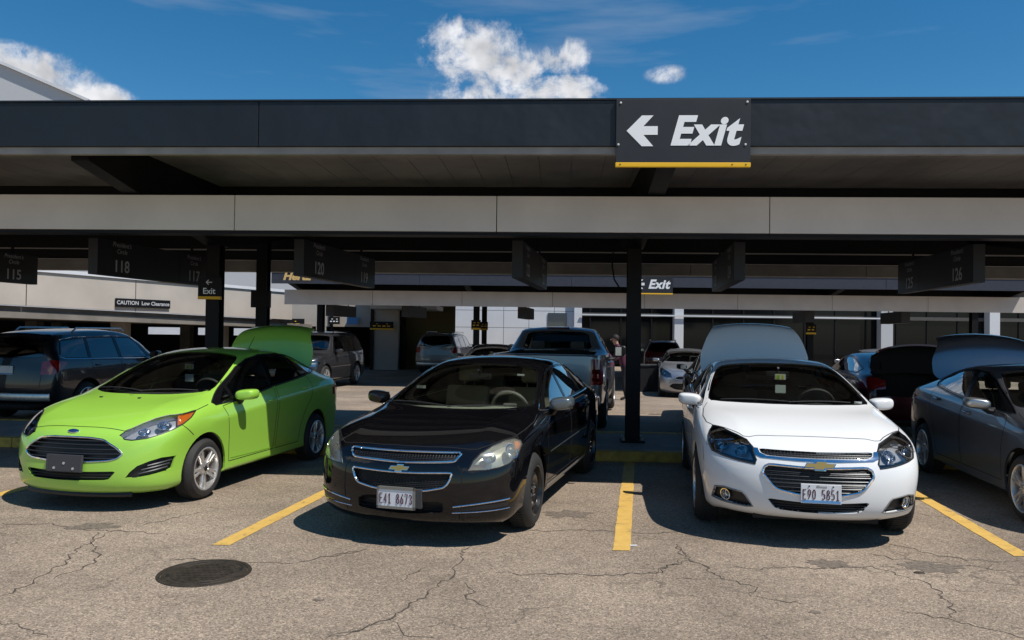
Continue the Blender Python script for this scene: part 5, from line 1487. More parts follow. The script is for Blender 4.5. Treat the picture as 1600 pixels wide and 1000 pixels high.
def black_car(pose):
    c = Car('black_sedan', SPECS['black'], M_BLACK, pose); tag(c.root, 'glossy black sedan in the front row with plate E41 8673', 'car', 'cars in the front row')
    c.arches(.05)
    ws = round_half([(0, .085), (.15, .088), (.30, .12), (.52, .22), (.70, .37), (.735, .50), (.722, .60), (.655, .93), (.575, 1.23), (.50, 1.265), (.25, 1.225), (0, 1.195)], 1, .15)
    windscreen(c, ws, M_GLASS)
    rw = round_half([(0, 2.50), (.50, 2.50), (.54, 2.58), (.64, 2.98), (.60, 3.08), (0, 3.16)], 1)
    windscreen(c, rw, M_GLASSS, 'rear_window', ymin=2.2)
    dlo = [(.42, .985), (.70, 1.09), (1.05, 1.225), (1.32, 1.315), (1.58, 1.348), (1.90, 1.362), (2.25, 1.35), (2.55, 1.29), (2.80, 1.19), (2.88, 1.10), (2.80, 1.04), (2.5, 1.025), (1.5, 1.0), (.6, .97)]
    panes = [[(.60, .995), (.75, 1.075), (1.08, 1.205), (1.34, 1.292), (1.50, 1.318), (1.44, 1.02)], [(1.52, 1.025), (1.58, 1.325), (1.90, 1.338), (2.22, 1.327), (2.33, 1.06), (2.30, 1.045)], [(2.37, 1.05), (2.28, 1.318), (2.52, 1.272), (2.76, 1.175), (2.82, 1.10), (2.76, 1.06)]]
    side_glass(c, dlo, panes, M_GLASSS, chrome=True)
    hd = [(0, -.862), (.20, -.855), (.44, -.815), (.52, -.80), (.58, -.775), (.64, -.71), (.70, -.62), (.76, -.52), (.80, -.44), (.82, -.2), (.825, .1), (.80, .30), (.74, .37), (.66, .30), (.50, .18), (.30, .09), (0, .055)]
    hood(c, hd)
    d1 = [(.44, .33), (.42, .60), (.40, .85), (.45, .955), (1.0, .972), (1.485, .99), (1.48, .70), (1.45, .33)]
    d2 = [(1.475, .33), (1.505, .70), (1.51, .99), (2.5, 1.01), (2.68, 1.02), (2.66, .88), (2.52, .75), (2.42, .58), (2.38, .33)]
    doors(c, [d1, d2], [(1.33, .90), (2.32, .925)], M_BLACK)
    hl = [(.538, -.89, .618), (.571, -.85, .696), (.614, -.789, .749), (.679, -.677, .798), (.746, -.558, .828), (.80, -.475, .835), (.841, -.425, .816), (.856, -.429, .786), (.852, -.564, .712), (.819, -.67, .659), (.765, -.745, .637), (.666, -.828, .621)]
    U, V, N = basis(38); uv = lambda x, y, z: (Vector((x, y, z)).dot(U), z)
    am = [uv(*p) for p in [(.80, -.478, .822), (.836, -.432, .806), (.848, -.44, .785), (.846, -.53, .735), (.80, -.52, .765)]]
    lo = [uv(*p) for p in [(.56, -.875, .635), (.575, -.86, .665), (.66, -.80, .665), (.67, -.82, .64)]]
    def fan(pl, proj, lift):
        def fn(mb, car):
            ring = [car.hit(p[0], p[1], proj) for p in pl]; ce = (sum(p[0] for p in pl) / len(pl), sum(p[1] for p in pl) / len(pl)); m = car.hit(ce[0], ce[1], proj)
            v = [h + n * lift for h, n in ring] + [m[0] + m[1] * lift]; k = len(ring); mb.add(v, [(i, (i + 1) % k, k) for i in range(k)])
        return fn
    lamp(c, hl, 38, lens=M_LENSY, house=MATS['lamp silver'], extras=[('reflector', M_REFL, bowl(*uv(.79, -.56, .75), 38, .058, -.012, .05)), ('bulb', M_LENS, ball(*uv(.79, -.56, .75), 38, .026, -.03)),
         ('reflector', M_REFL, bowl(*uv(.665, -.75, .715), 38, .052, -.012, .05, .85)), ('turn_signal', MATS['dull amber'], fan(am, 38, -.006)), ('side_marker', MATS['dull amber'], fan(lo, 38, -.008))])
    tl = [(.60, 3.86, .98), (.76, 3.72, 1.0), (.86, 3.40, .96), (.88, 3.30, .86), (.86, 3.5, .72), (.74, 3.80, .70), (.62, 3.88, .74)]
    P = c.take(c.cut(tl, 140, .02)); c.side('tail_light', P, M_REDL, rim=.02)
    ug = round_half([(0, .751), (.20, .752), (.458, .754), (.474, .738), (.437, .692), (.41, .684), (.2, .675), (0, .670)], 1, .15)
    grille(c, ug, 'upper_grille', .03, surround=M_CHROME, sr=.0095, vstep=.024, barmat=M_BLACKP, lift=-.016)
    lg = round_half([(0, .592), (.17, .595), (.415, .604), (.425, .588), (.394, .517), (.36, .487), (.217, .459), (0, .450)], 1, .15)
    grille(c, lg, 'lower_grille', .04, surround=M_CHROME, sr=.0095, vstep=.026, barmat=M_BLACKP, lift=-.018)
    lw = round_half([(0, .368), (.36, .378), (.36, .292), (.18, .277), (0, .270)], 1, .12)
    grille(c, lw, 'bumper_intake', .07, zs=[.30, .335], bar=(.007, .005), lift=-.03)
    st = MB()
    c.tube(st, [(.437, -.935, .341), (.56, -.895, .357), (.662, -.845, .369), (.76, -.76, .379), (.82, -.67, .385)], 25, .0062, lift=.002, step=.02)
    c.tube(st, [(.43, -.93, .292), (.56, -.89, .297), (.66, -.84, .301), (.76, -.755, .306), (.82, -.66, .309)], 25, .0038, lift=.001, step=.02)
    st.build_lr('bumper_strip', M_CHROME, c.root, True)
    # recess between the two strips
    mb = MB(); c.ribbon(mb, [(.44, -.93, .317), (.56, -.89, .327), (.66, -.84, .335), (.76, -.755, .342), (.81, -.67, .347)], 25, .032, lift=.0015, step=.02); mb.build_lr('strip_recess', M_BLACKP, c.root, fix=False)
    number_plate(c, -.01, .395, 0, 'E41 8673', frame_mat=MATS['sill grey'], lift=.02)
    M = c.frame(.17, .395, 0, .008); mb = MB(); mb.box(-.03, .03, -.075, .075, -.02, .01, .005, M); mb.build('plate_bracket', MATS['bracket grey'], c.root)
    bowtie(c, 0, .623, .165, .06)
    door_mirror(c, .955, .66, 1.03, .22, .14, mats=(MATS['mirror grey'], M_BLACK), base=M_BLACK)  # driver side housing grey: its reflection is put into the colour
    wipers(c, [((-.66, .36), (.02, .125), (-.36, .16)), ((-.02, .125), (.60, .30), (.22, .12))])
    mb = MB(); c.ribbon(mb, [(.48, .60), (1.46, .615), (2.40, .63)], 90, .016, lift=.006); mb.build_lr('door_moulding', MATS['mirror grey'], c.root, fix=False)
    mb = MB(); c.ribbon(mb, [(.42, .285), (1.4, .28), (2.4, .285)], 90, .03, lift=.004); mb.build_lr('sill_moulding', MATS['sill grey'], c.root, fix=False)
    panel_gap(c, [(hd[:-5], 'top', False), (d1, 90, True), (d2, 90, True), ([(.46, .66), (.50, .60), (.50, .45), (.48, .24)], 0, False), ([(-.30, .66), (-.37, .58)], 80, False)])
    # sunroof
    mb = MB(); sr = round_half([(0, 1.42), (.36, 1.42), (.40, 1.46), (.40, 1.92), (.36, 1.96), (0, 1.96)], 1); c.ribbon(mb, sr, 'top', .012); mb.build('sunroof', M_GLOSSB, c.root, fix=False)
    P = c.finish()
    interior(c, .46, .955, 1.62, 2.55, dash=M_DASHT, cloth=M_CLOTHT, P=P, hw=.70, y_shelf=3.0, wheelmat=MATS['sill grey'])
    inside_mirror(c, 1.06, 1.245)
    mb = MB(); mb.box(.40, .475, 1.06, 1.063, 1.262, 1.28); mb.box(-.60, -.50, .80, .803, 1.12, 1.15); mb.build('window_sticker', M_WHITEP, c.root)
    c.underbody(); c.wheels('steel')
    return c
principled('lamp silver', (.62, .62, .56), .28, metal=.45); principled('dull amber', (.50, .17, .06), .3, coat=.6); 

def white_car(pose):
    c = Car('white_sedan', SPECS['white'], M_WHITEC, pose); tag(c.root, 'white sedan with open trunk and plate E90 5851', 'car', 'cars in the front row')
    c.arches(.05)
    ws = round_half([(0, .30), (.20, .31), (.42, .365), (.62, .45), (.735, .54), (.755, .64), (.70, 1.0), (.615, 1.38), (.55, 1.445), (.30, 1.41), (0, 1.375)], 1, .15)
    windscreen(c, ws, M_GLASS, border=.035)
    rw = round_half([(0, 2.52), (.50, 2.52), (.55, 2.60), (.64, 3.0), (.60, 3.10), (0, 3.18)], 1)
    windscreen(c, rw, M_GLASSS, 'rear_window', ymin=2.2)
    dlo = [(.50, 1.01), (.80, 1.11), (1.15, 1.24), (1.45, 1.335), (1.75, 1.370), (2.05, 1.375), (2.35, 1.355), (2.60, 1.295), (2.82, 1.20), (2.86, 1.13), (2.75, 1.075), (2.4, 1.055), (1.5, 1.025), (.70, .995)]
    panes = [[(.70, 1.02), (.86, 1.095), (1.17, 1.218), (1.46, 1.31), (1.56, 1.325), (1.50, 1.045)], [(1.58, 1.05), (1.64, 1.338), (2.05, 1.352), (2.32, 1.333), (2.40, 1.085)], [(2.44, 1.085), (2.37, 1.322), (2.58, 1.277), (2.78, 1.19), (2.80, 1.13), (2.72, 1.098)]]
    side_glass(c, dlo, panes, M_GLASSS, chrome=True)
    hd = [(0, -.615), (.28, -.613), (.43, -.60), (.50, -.615), (.545, -.60), (.60, -.52), (.69, -.40), (.775, -.29), (.82, -.15), (.835, .10), (.815, .35), (.77, .50), (.62, .41), (.42, .325), (.20, .275), (0, .265)]
    hood(c, hd)
    d1 = [(.44, .34), (.42, .60), (.40, .88), (.47, .985), (1.0, 1.0), (1.52, 1.015), (1.51, .70), (1.48, .34)]
    d2 = [(1.505, .34), (1.535, .70), (1.545, 1.015), (2.4, 1.04), (2.62, 1.055), (2.60, .90), (2.42, .76), (2.32, .60), (2.27, .34)]
    doors(c, [d1, d2], [(1.36, .92), (2.26, .945)], M_WHITEC)
    hl = [(.776, -.292, .905), (.687, -.403, .894), (.575, -.559, .858), (.521, -.642, .832), (.484, -.748, .784), (.466, -.845, .693), (.479, -.857, .66), (.599, -.80, .675), (.735, -.686, .702), (.803, -.595, .724), (.824, -.525, .772), (.825, -.438, .834)]
    U, V, N = basis(36); uv = lambda x, y, z: (Vector((x, y, z)).dot(U), z)
    def fan(pl, lift):
        def fn(mb, car):
            ring = [car.hit(p[0], p[1], 36) for p in pl]; ce = (sum(p[0] for p in pl) / len(pl), sum(p[1] for p in pl) / len(pl)); m = car.hit(ce[0], ce[1], 36)
            v = [h + n * lift for h, n in ring] + [m[0] + m[1] * lift]; k = len(ring); mb.add(v, [(i, (i + 1) % k, k) for i in range(k)])
        return fn
    def bars(mb, car):
        for a, b in (((.56, -.62, .83), (.545, -.80, .69)), ((.55, -.79, .70), (.79, -.60, .735)), ((.60, -.56, .835), (.78, -.42, .80))):
            pts = [p + n * -.014 for p, n in car.path([uv(*a), uv(*b)], 36, .03)]
            if len(pts) > 1: mb.tube(pts, .006, 5)
    ib = [uv(*p) for p in [(.70, -.45, .845), (.56, -.60, .820), (.505, -.75, .765), (.495, -.825, .70), (.60, -.765, .700), (.74, -.655, .728), (.79, -.56, .765), (.79, -.47, .805)]]
    lamp(c, hl, 36, house=MATS['lamp dark'], depth=.08, extras=[('inner_bezel', MATS['lamp grey'], fan(ib, -.036)), ('projector', M_REFL, bowl(*uv(.69, -.56, .775), 36, .056, -.008, .03)), ('bulb', M_LENS, ball(*uv(.69, -.56, .775), 36, .038, -.028)),
        ('reflector', M_REFL, bowl(*uv(.56, -.72, .755), 36, .050, -.010, .04)), ('lamp_bar', M_REFL, bars), ('turn_signal', M_REFL, bowl(*uv(.775, -.45, .80), 36, .038, -.010, .03, 1.2))])
    tl = [(.60, 3.82, .98), (.76, 3.70, 1.0), (.88, 3.40, .97), (.90, 3.28, .88), (.88, 3.5, .76), (.76, 3.74, .74), (.62, 3.84, .78)]
    P = c.take(c.cut(tl, 140, .02)); c.side('tail_light', P, M_REDL, rim=.02)
    ug = round_half([(0, .773), (.235, .776), (.44, .779), (.432, .752), (.39, .733), (.2, .728), (0, .726)], 1, .15)
    grille(c, ug, 'upper_grille', .03, vstep=.026, barmat=MATS['grille satin'], lift=-.012, vr=.003)
    bd = [(0, .722), (.20, .724), (.39, .729), (.437, .748), (.448, .778), (.482, .779), (.476, .73), (.43, .712), (.15, .702), (0, .700)]
    P = c.take(c.cut(half(bd), 0, .02, zmin=.5, ymax=0)); c.centre('chrome_bar', P, M_CHROME, off=.006, rim=.015)
    lg = round_half([(0, .657), (.124, .658), (.372, .668), (.41, .648), (.426, .602), (.352, .507), (.31, .477), (.16, .446), (0, .437)], 1, .13)
    grille(c, lg, 'lower_grille', .05, surround=M_CHROME, sr=.012, zs=[.47, .50, .53, .56, .59, .62, .642], bar=(.0055, .004), barmat=MATS['grille satin'], lift=-.012, vstep=.042, vr=.0022)
    bg = round_half([(0, .385), (.154, .387), (.392, .40), (.340, .330), (.29, .312), (.136, .303), (0, .301)], 1, .12)
    grille(c, bg, 'bumper_intake', .06, zs=[.325, .345, .367], bar=(.006, .004), barmat=MATS['grille satin'], lift=-.014)
    fg = [(.799, -.593, .335), (.781, -.668, .434), (.713, -.749, .447), (.577, -.843, .428), (.554, -.852, .406), (.493, -.855, .317), (.538, -.831, .309), (.709, -.713, .319)]
    U3, _, _ = basis(30); f3 = lambda x, y, z: (Vector((x, y, z)).dot(U3), z)
    P = c.take(c.cut(fg, 30, .02)); L = c.side('fog_recess', P.tray(.03), M_BLACKP)
    for j in (0, 1):
        for nm, mat, fn in (('fog_lamp', M_CHROME, bowl(*f3(.70, -.74, .385), 30, .045, -.004, .03)), ('fog_lens', M_LENS, ball(*f3(.70, -.74, .385), 30, .034, -.018))):
            mb = MB(); fn(mb, c)
            if j: mb.v = [(-x, y, z) for x, y, z in mb.v]
            mb.build(nm, mat, L[j], True)
        mb = MB(); c.tube(mb, fg, 30, .007, closed=True, n=6, mirror=False)
        if j: mb.v = [(-x, y, z) for x, y, z in mb.v]
        mb.build('fog_surround', MATS['sill grey'], L[j], True)
    number_plate(c, .01, .462, 0, 'E90 5851', state='Illinois', lift=.016)
    bowtie(c, .01, .672, .235, .075, lift=.018)
    mb = MB(); M = c.frame(.01, .672, 0, .0); mb.box(-.045, .045, -.04, .05, -.01, .010, .006, M); mb.build('emblem_mount', M_CHROME, c.root)
    door_mirror(c, .925, .78, 1.045, .225, .125, taper=.9)
    wipers(c, [((-.64, .50), (.02, .35), (-.38, .34)), ((-.02, .35), (.56, .47), (.22, .31))])
    panel_gap(c, [(hd[:-4], 'top', False), (d1, 90, True), (d2, 90, True), ([(-.30, .74), (-.37, .62)], 80, False)])
    mb = MB(); c.ribbon(mb, [(.48, .50), (1.46, .515), (2.30, .53)], 90, .02, lift=.006); mb.build_lr('door_moulding', M_CHROME, c.root, fix=False)
    trunk = round_half([(0, 3.22), (.62, 3.20), (.68, 3.28), (.68, 3.45), (.60, 3.68), (.40, 4.0), (0, 4.0)], 2)
    trunk_lid(c, trunk, .76, (0, 3.22, 1.12), R(87), 2.9, (-.10, .10))
    P = c.finish()
    interior(c, .66, 1.0, 1.70, 2.55, P=P, hw=.72, y_shelf=3.05)
    inside_mirror(c, 1.20, 1.30); hang_tag(c, .02, 1.13, 1.275)
    mb = MB(); mb.box(.62, .69, .56, .563, 1.055, 1.08); mb.build('window_sticker', M_WHITEP, c.root)
    c.underbody(); c.wheels('ten')
    return c
principled('lamp dark', (.03, .03, .033), .35)

def grey_car(pose):
    c = Car('grey_sedan', SPECS['grey'], M_GREYC, pose); tag(c.root, 'dark grey sedan with open trunk cut off by the right edge', 'car', 'cars in the front row')
    c.arches(.05)
    ws = round_half([(0, .13), (.20, .14), (.45, .22), (.65, .36), (.725, .46), (.725, .56), (.64, .93), (.565, 1.20), (.50, 1.235), (.25, 1.21), (0, 1.20)], 1, .15)
    windscreen(c, ws, M_GLASS)
    rw = round_half([(0, 2.40), (.48, 2.40), (.52, 2.48), (.60, 2.86), (.56, 2.95), (0, 3.02)], 1)
    windscreen(c, rw, M_GLASSS, 'rear_window', ymin=2.1)
    dlo = [(.34, .985), (.76, 1.15), (1.10, 1.275), (1.40, 1.345), (1.80, 1.368), (2.10, 1.345), (2.35, 1.29), (2.56, 1.20), (2.60, 1.15), (2.52, 1.115), (2.28, 1.095), (1.95, 1.062), (1.48, 1.025), (.98, 1.0), (.5, .975)]
    panes = [[(.60, 1.01), (.82, 1.135), (1.13, 1.25), (1.40, 1.315), (1.62, 1.338), (1.46, 1.05), (1.0, 1.023)], [(1.56, 1.06), (1.74, 1.342), (2.08, 1.322), (2.32, 1.27), (2.52, 1.19), (2.54, 1.155), (2.26, 1.12), (1.95, 1.085)]]
    side_glass(c, dlo, panes, M_GLASSS)
    hd = [(0, -.70), (.25, -.69), (.45, -.65), (.55, -.56), (.65, -.42), (.74, -.28), (.79, -.1), (.79, .15), (.76, .32), (.68, .36), (.46, .19), (.20, .10), (0, .09)]
    hood(c, hd)
    d1 = [(.44, .32), (.42, .60), (.38, .85), (.42, .95), (.98, .985), (1.47, 1.012), (1.47, .70), (1.44, .32)]
    d2 = [(1.465, .32), (1.495, .70), (1.50, 1.015), (1.95, 1.05), (2.28, 1.085), (2.48, 1.10), (2.50, .98), (2.38, .78), (2.28, .60), (2.22, .32)]
    doors(c, [d1, d2], [(1.32, .90), (2.24, .975)], M_GREYC)
    hl = [(.46, -.72, .62), (.50, -.66, .72), (.60, -.50, .79), (.74, -.28, .86), (.80, -.10, .88), (.83, -.26, .78), (.80, -.45, .69), (.66, -.64, .62)]
    U, V, N = basis(40); uv = lambda x, y, z: (Vector((x, y, z)).dot(U), z)
    lamp(c, hl, 40, extras=[('reflector', M_REFL, bowl(*uv(.72, -.47, .73), 40, .055, -.012, .05)), ('reflector', M_REFL, bowl(*uv(.60, -.60, .69), 40, .045, -.012, .04))])
    tl = [(.60, 3.55, 1.0), (.72, 3.44, 1.05), (.80, 3.18, 1.03), (.84, 2.93, .985), (.855, 3.0, .90), (.83, 3.25, .84), (.66, 3.55, .86)]
    P = c.take(c.cut(tl, 140, .02)); c.side('tail_light', P, M_REDL, rim=.02)
    ug = round_half([(0, .66), (.30, .66), (.40, .62), (.36, .57), (0, .55)], 1); grille(c, ug, 'upper_grille', .04, surround=M_CHROME, zs=[.58, .61, .635])
    lg = round_half([(0, .44), (.40, .44), (.50, .32), (.40, .27), (0, .26)], 1); grille(c, lg, 'lower_grille', .05, zs=[.30, .34, .38, .41])
    door_mirror(c, .99, .70, 1.045, .225, .125, mat=MATS['mirror silver'], taper=.8)
    wipers(c, [((-.62, .35), (.02, .18), (-.34, .16)), ((-.02, .18), (.58, .32), (.22, .13))])
    panel_gap(c, [(hd[:-4], 'top', False), (d1, 90, True), (d2, 90, True)])
    trunk = round_half([(0, 3.06), (.60, 3.02), (.66, 3.10), (.66, 3.28), (.56, 3.50), (.38, 3.75), (0, 3.75)], 2)
    trunk_lid(c, trunk, .72, (0, 3.06, 1.13), R(88), 2.75, (-.10, .08))
    P = c.finish()
    interior(c, .46, .98, 1.55, 2.42, P=P, hw=.68, y_shelf=2.95)
    inside_mirror(c, 1.02, 1.26)
    c.underbody(); c.wheels('blade5')
    return c
principled('mirror silver', (.42, .43, .44), .3, metal=.8, coat=.6)

lime_car((-3.888, 8.08, .203)); black_car((-.61, 7.173, .2736)); white_car((2.62, 7.20, .1752)); grey_car((5.627, 7.21, .1719))

# ------------------------------------------------------------------ vehicles of the rows behind
def suv_spec(L, W, H, fo, wb, Rw, belt=1.06, hz=1.02, rear_slope=.22):
    hw = W / 2
    rows = [dict(w=.90, lf=.12, zf=.24, zc=.24, zs=[(.4, .26), (L, .26)], lr=L - .14, zr=.34, zrc=.30),
            dict(w=.965, lf=.04, zf=.29, zc=.29, zs=[(.4, .31), (L, .31)], lr=L - .04, zr=.40, zrc=.38),
            dict(w=.985, lf=.0, zf=.46, zc=.46, zs=[(.4, .48), (L, .48)], lr=L, zr=.56, zrc=.54),
            dict(w=1.0, lf=.02, zf=.66, zc=.66, zs=[(.4, .68), (L, .74)], lr=L - .01, zr=.74, zrc=.74),
            dict(w=.985, lf=.05, zf=.82, zc=.82, zs=[(.5, .86), (L, .94)], lr=L - .03, zr=.94, zrc=.94),
            dict(w=.955, lf=.12, zf=hz - .10, zc=hz - .10, zs=[(fo - .3, hz - .05), (fo + .5, belt - .03), (L, belt + .03)], lr=L - .06, zr=belt + .03, zrc=belt + .03)]
    a = fo + .35
    top = [(fo - .32, hz - .02, fo - .32, hw * .72, hz - .03), (fo + .05, hz + .02, fo + .05, hw * .76, hz), (a, hz + .06, a + .12, hw * .80, hz + .03), (a + .36, (hz + H) / 2 + .02, a + .46, hw * .76, (hz + H) / 2 - .02),
           (a + .72, H - .07, a + .80, hw * .70, H - .11), (L * .58, H, L * .58, hw * .70, H - .05), (L - .85, H - .03, L - .85, hw * .69, H - .07), (L - rear_slope - .12, H - .09, L - rear_slope - .12, hw * .70, H - .14), (L - rear_slope * .55, belt + .30, L - rear_slope * .55, hw * .78, belt + .27)]
    return dict(L=L, hw=hw, fo=fo, wb=wb, R=Rw, H=H, cols=[fo - .32, fo + .05, a + .12, a + .44, a + .78, L * .58, L - .85, L - .40, L - .27], plan=[(0, .96), (.3, .965), (.9, 1), (L - .6, 1), (L, .96)],
                fbow=(0, .025, .10, .26), rbow=(0, .01, .04, .14), rows=rows, top=top, tcrease=[(2, 3, 9, .4)], crease=[(5, 6, 13, .4), (4, 5, 13, .5), (1, 4, 13, .5)])

def simple_cabin(c, yd, zd, hw, n=2, pitch=.95, cloth=None):
    mb = MB(); mb.box(-hw, hw, yd - .1, yd + .25, zd - .4, zd, .05); mb.build('dashboard', M_DASHD, c.root)
    for k in range(n):
        for x in (-.38, .38):
            mb = MB(); seat_mesh(mb, x, yd + 1.0 + k * pitch, zd - .46); mb.build('front_seat' if k == 0 else 'rear_seat', cloth or M_CLOTHD, c.root, True)
    mb = MB(); mb.box(-hw, hw, yd - .2, yd + 1.4 + n * pitch, .30, .33); mb.build('cabin_floor', M_UNDER, c.root)

def suv(name, spec, mat, pose, lab, group, glassm=M_GLASSD, wheel='six', rack=True, plate=None, tail=M_REDL, lights=True, rim=True, strip=None):
    c = Car(name, spec, mat, pose, 2); tag(c.root, lab, 'car', group)
    L, hw, fo, H, wb = spec['L'], spec['hw'], spec['fo'], spec['H'], spec['wb']; E = L - fo
    c.arches(.06)
    belt = spec['rows'][5]['zr']; hz = spec['top'][1][1]
    yb = spec['top'][2][0] - fo; yh = spec['top'][4][0] - fo
    ws = round_half([(0, yb + .02), (hw * .5, yb + .06), (hw * .78, yb + .20), (hw * .74, yb + .40), (hw * .64, yh + .02), (hw * .4, yh + .01), (0, yh)], 1); windscreen(c, ws, M_GLASS, zmin=hz - .05, ymax=yh + .3)
    rw = round_half([(0, H - .17), (hw * .60, H - .19), (hw * .72, belt + .10), (hw * .66, belt + .045), (0, belt + .04)], 1)
    windscreen(c, rw, glassm, 'rear_window', .1, zmin=belt - .1, ymin=E - .9, proj='rear')
    y0 = yb + .34; y1 = E - .34
    zt = H - .155
    dlo = [(y0, belt - .01), (yb + .62, (belt + zt) / 2 + .06), (yh + .12, zt), (E * .5, zt + .02), (E - .80, zt), (y1 - .12, zt - .05), (y1 + .02, belt + .07), (y1 - .10, belt + .03), (y0 + .3, belt - .01)]
    a, b_, d = y0 + (y1 - y0) * .40, y0 + (y1 - y0) * .72, y1
    panes = [[(y0 + .20, belt + .02), (yb + .70, (belt + zt) / 2 + .05), (yh + .15, zt - .025), (a - .04, zt - .012), (a - .06, belt + .02)], [(a + .04, belt + .025), (a + .05, zt - .012), (b_ - .08, zt - .02), (b_ - .02, belt + .035)],
             [(b_ + .06, belt + .045), (b_ + .0, zt - .02), (y1 - .14, zt - .075), (y1 - .02, belt + .08), (y1 - .10, belt + .055)]]
    side_glass(c, dlo, panes, [M_GLASSS, glassm, glassm], chrome=bool(strip))
    d1 = [(.46, .36), (.44, .8), (y0 + .12, belt - .045), (a - .01, belt - .035), (a - .02, .36)]; d2 = [(a + .02, .36), (a + .02, belt - .03), (b_ + .02, belt), (wb - .16, .85), (wb - .44, .60), (wb - .48, .36)]
    doors(c, [d1, d2], [(a - .14, belt - .12), (b_ - .16, belt - .10)], mat)
    tl = [(hw * .74, E - .05, belt - .02), (hw * .92, E - .12, belt + .02), (hw * .965, E - .42, belt - .03), (hw * .965, E - .36, belt - .12), (hw * .95, E - .10, belt - .24), (hw * .74, E - .02, belt - .24)]
    P = c.take(c.cut(tl, 150, .02)); c.side('tail_light', P, tail, rim=.02, off=.004)
    hl = [(hw * .55, -fo + .10, .80), (hw * .60, -fo + .14, .92), (hw * .90, -fo + .34, .95), (hw * .95, -fo + .46, .86), (hw * .93, -fo + .30, .76), (hw * .62, -fo + .10, .74)]
    lamp(c, hl, 35, house=MATS['lamp silver'], edge=False)
    grille(c, round_half([(0, .92), (hw * .48, .90), (hw * .46, .66), (0, .64)], 1), 'grille', .04, surround=M_CHROME, zs=[.70, .77, .84], barmat=M_CHROME)
    lg = [(0, .40), (.55, .40), (.50, .33), (0, .33)]
    # rear bumper insert and plate
    mb = MB(); pts = [c.hit(-hw * .86 + 2 * hw * .86 * k / 16, .46, 'rear')[0] for k in range(17)]; mb.tube([p + Vector((0, .0, 0)) for p in pts if p], .05, 8, r2=.075); mb.build('bumper_guard', strip or M_BLACKP, c.root, True)
    if plate is not None: number_plate(c, 0, belt - .17, 180, plate, lift=.01)
    lines = [(d1, 90, True), (d2, 90, True), ([(0, H - .10), (hw * .70, H - .14), (hw * .78, belt), (hw * .72, belt - .26), (hw * .70, .62), (0, .60)], 'rear', False)]; panel_gap(c, lines)
    mb = MB(); c.tube(mb, [(0, E - .36), (hw * .5, E - .36), (hw * .64, E - .40)], 'top', .03, r2=.02, lift=.012); mb.build('roof_spoiler', mat, c.root, True)
    if rack:
        mb = MB()
        for s in (1, -1): mb.tube([(s * hw * .64, yh + .25, H - .05), (s * hw * .64, yh + .33, H + .01), (s * hw * .64, E - 1.0, H + .01), (s * hw * .64, E - .90, H - .06)], .018, 6)
        mb.build_lr('roof_rail', M_BLACKP if not strip else M_ALLOY, c.root, True)
    door_mirror(c, hw + .08, yb + .48, belt + .05, .23, .16, mat=mat)
    c.finish(); simple_cabin(c, yb + .25, hz, hw * .76); c.underbody(); c.wheels(wheel)
    return c

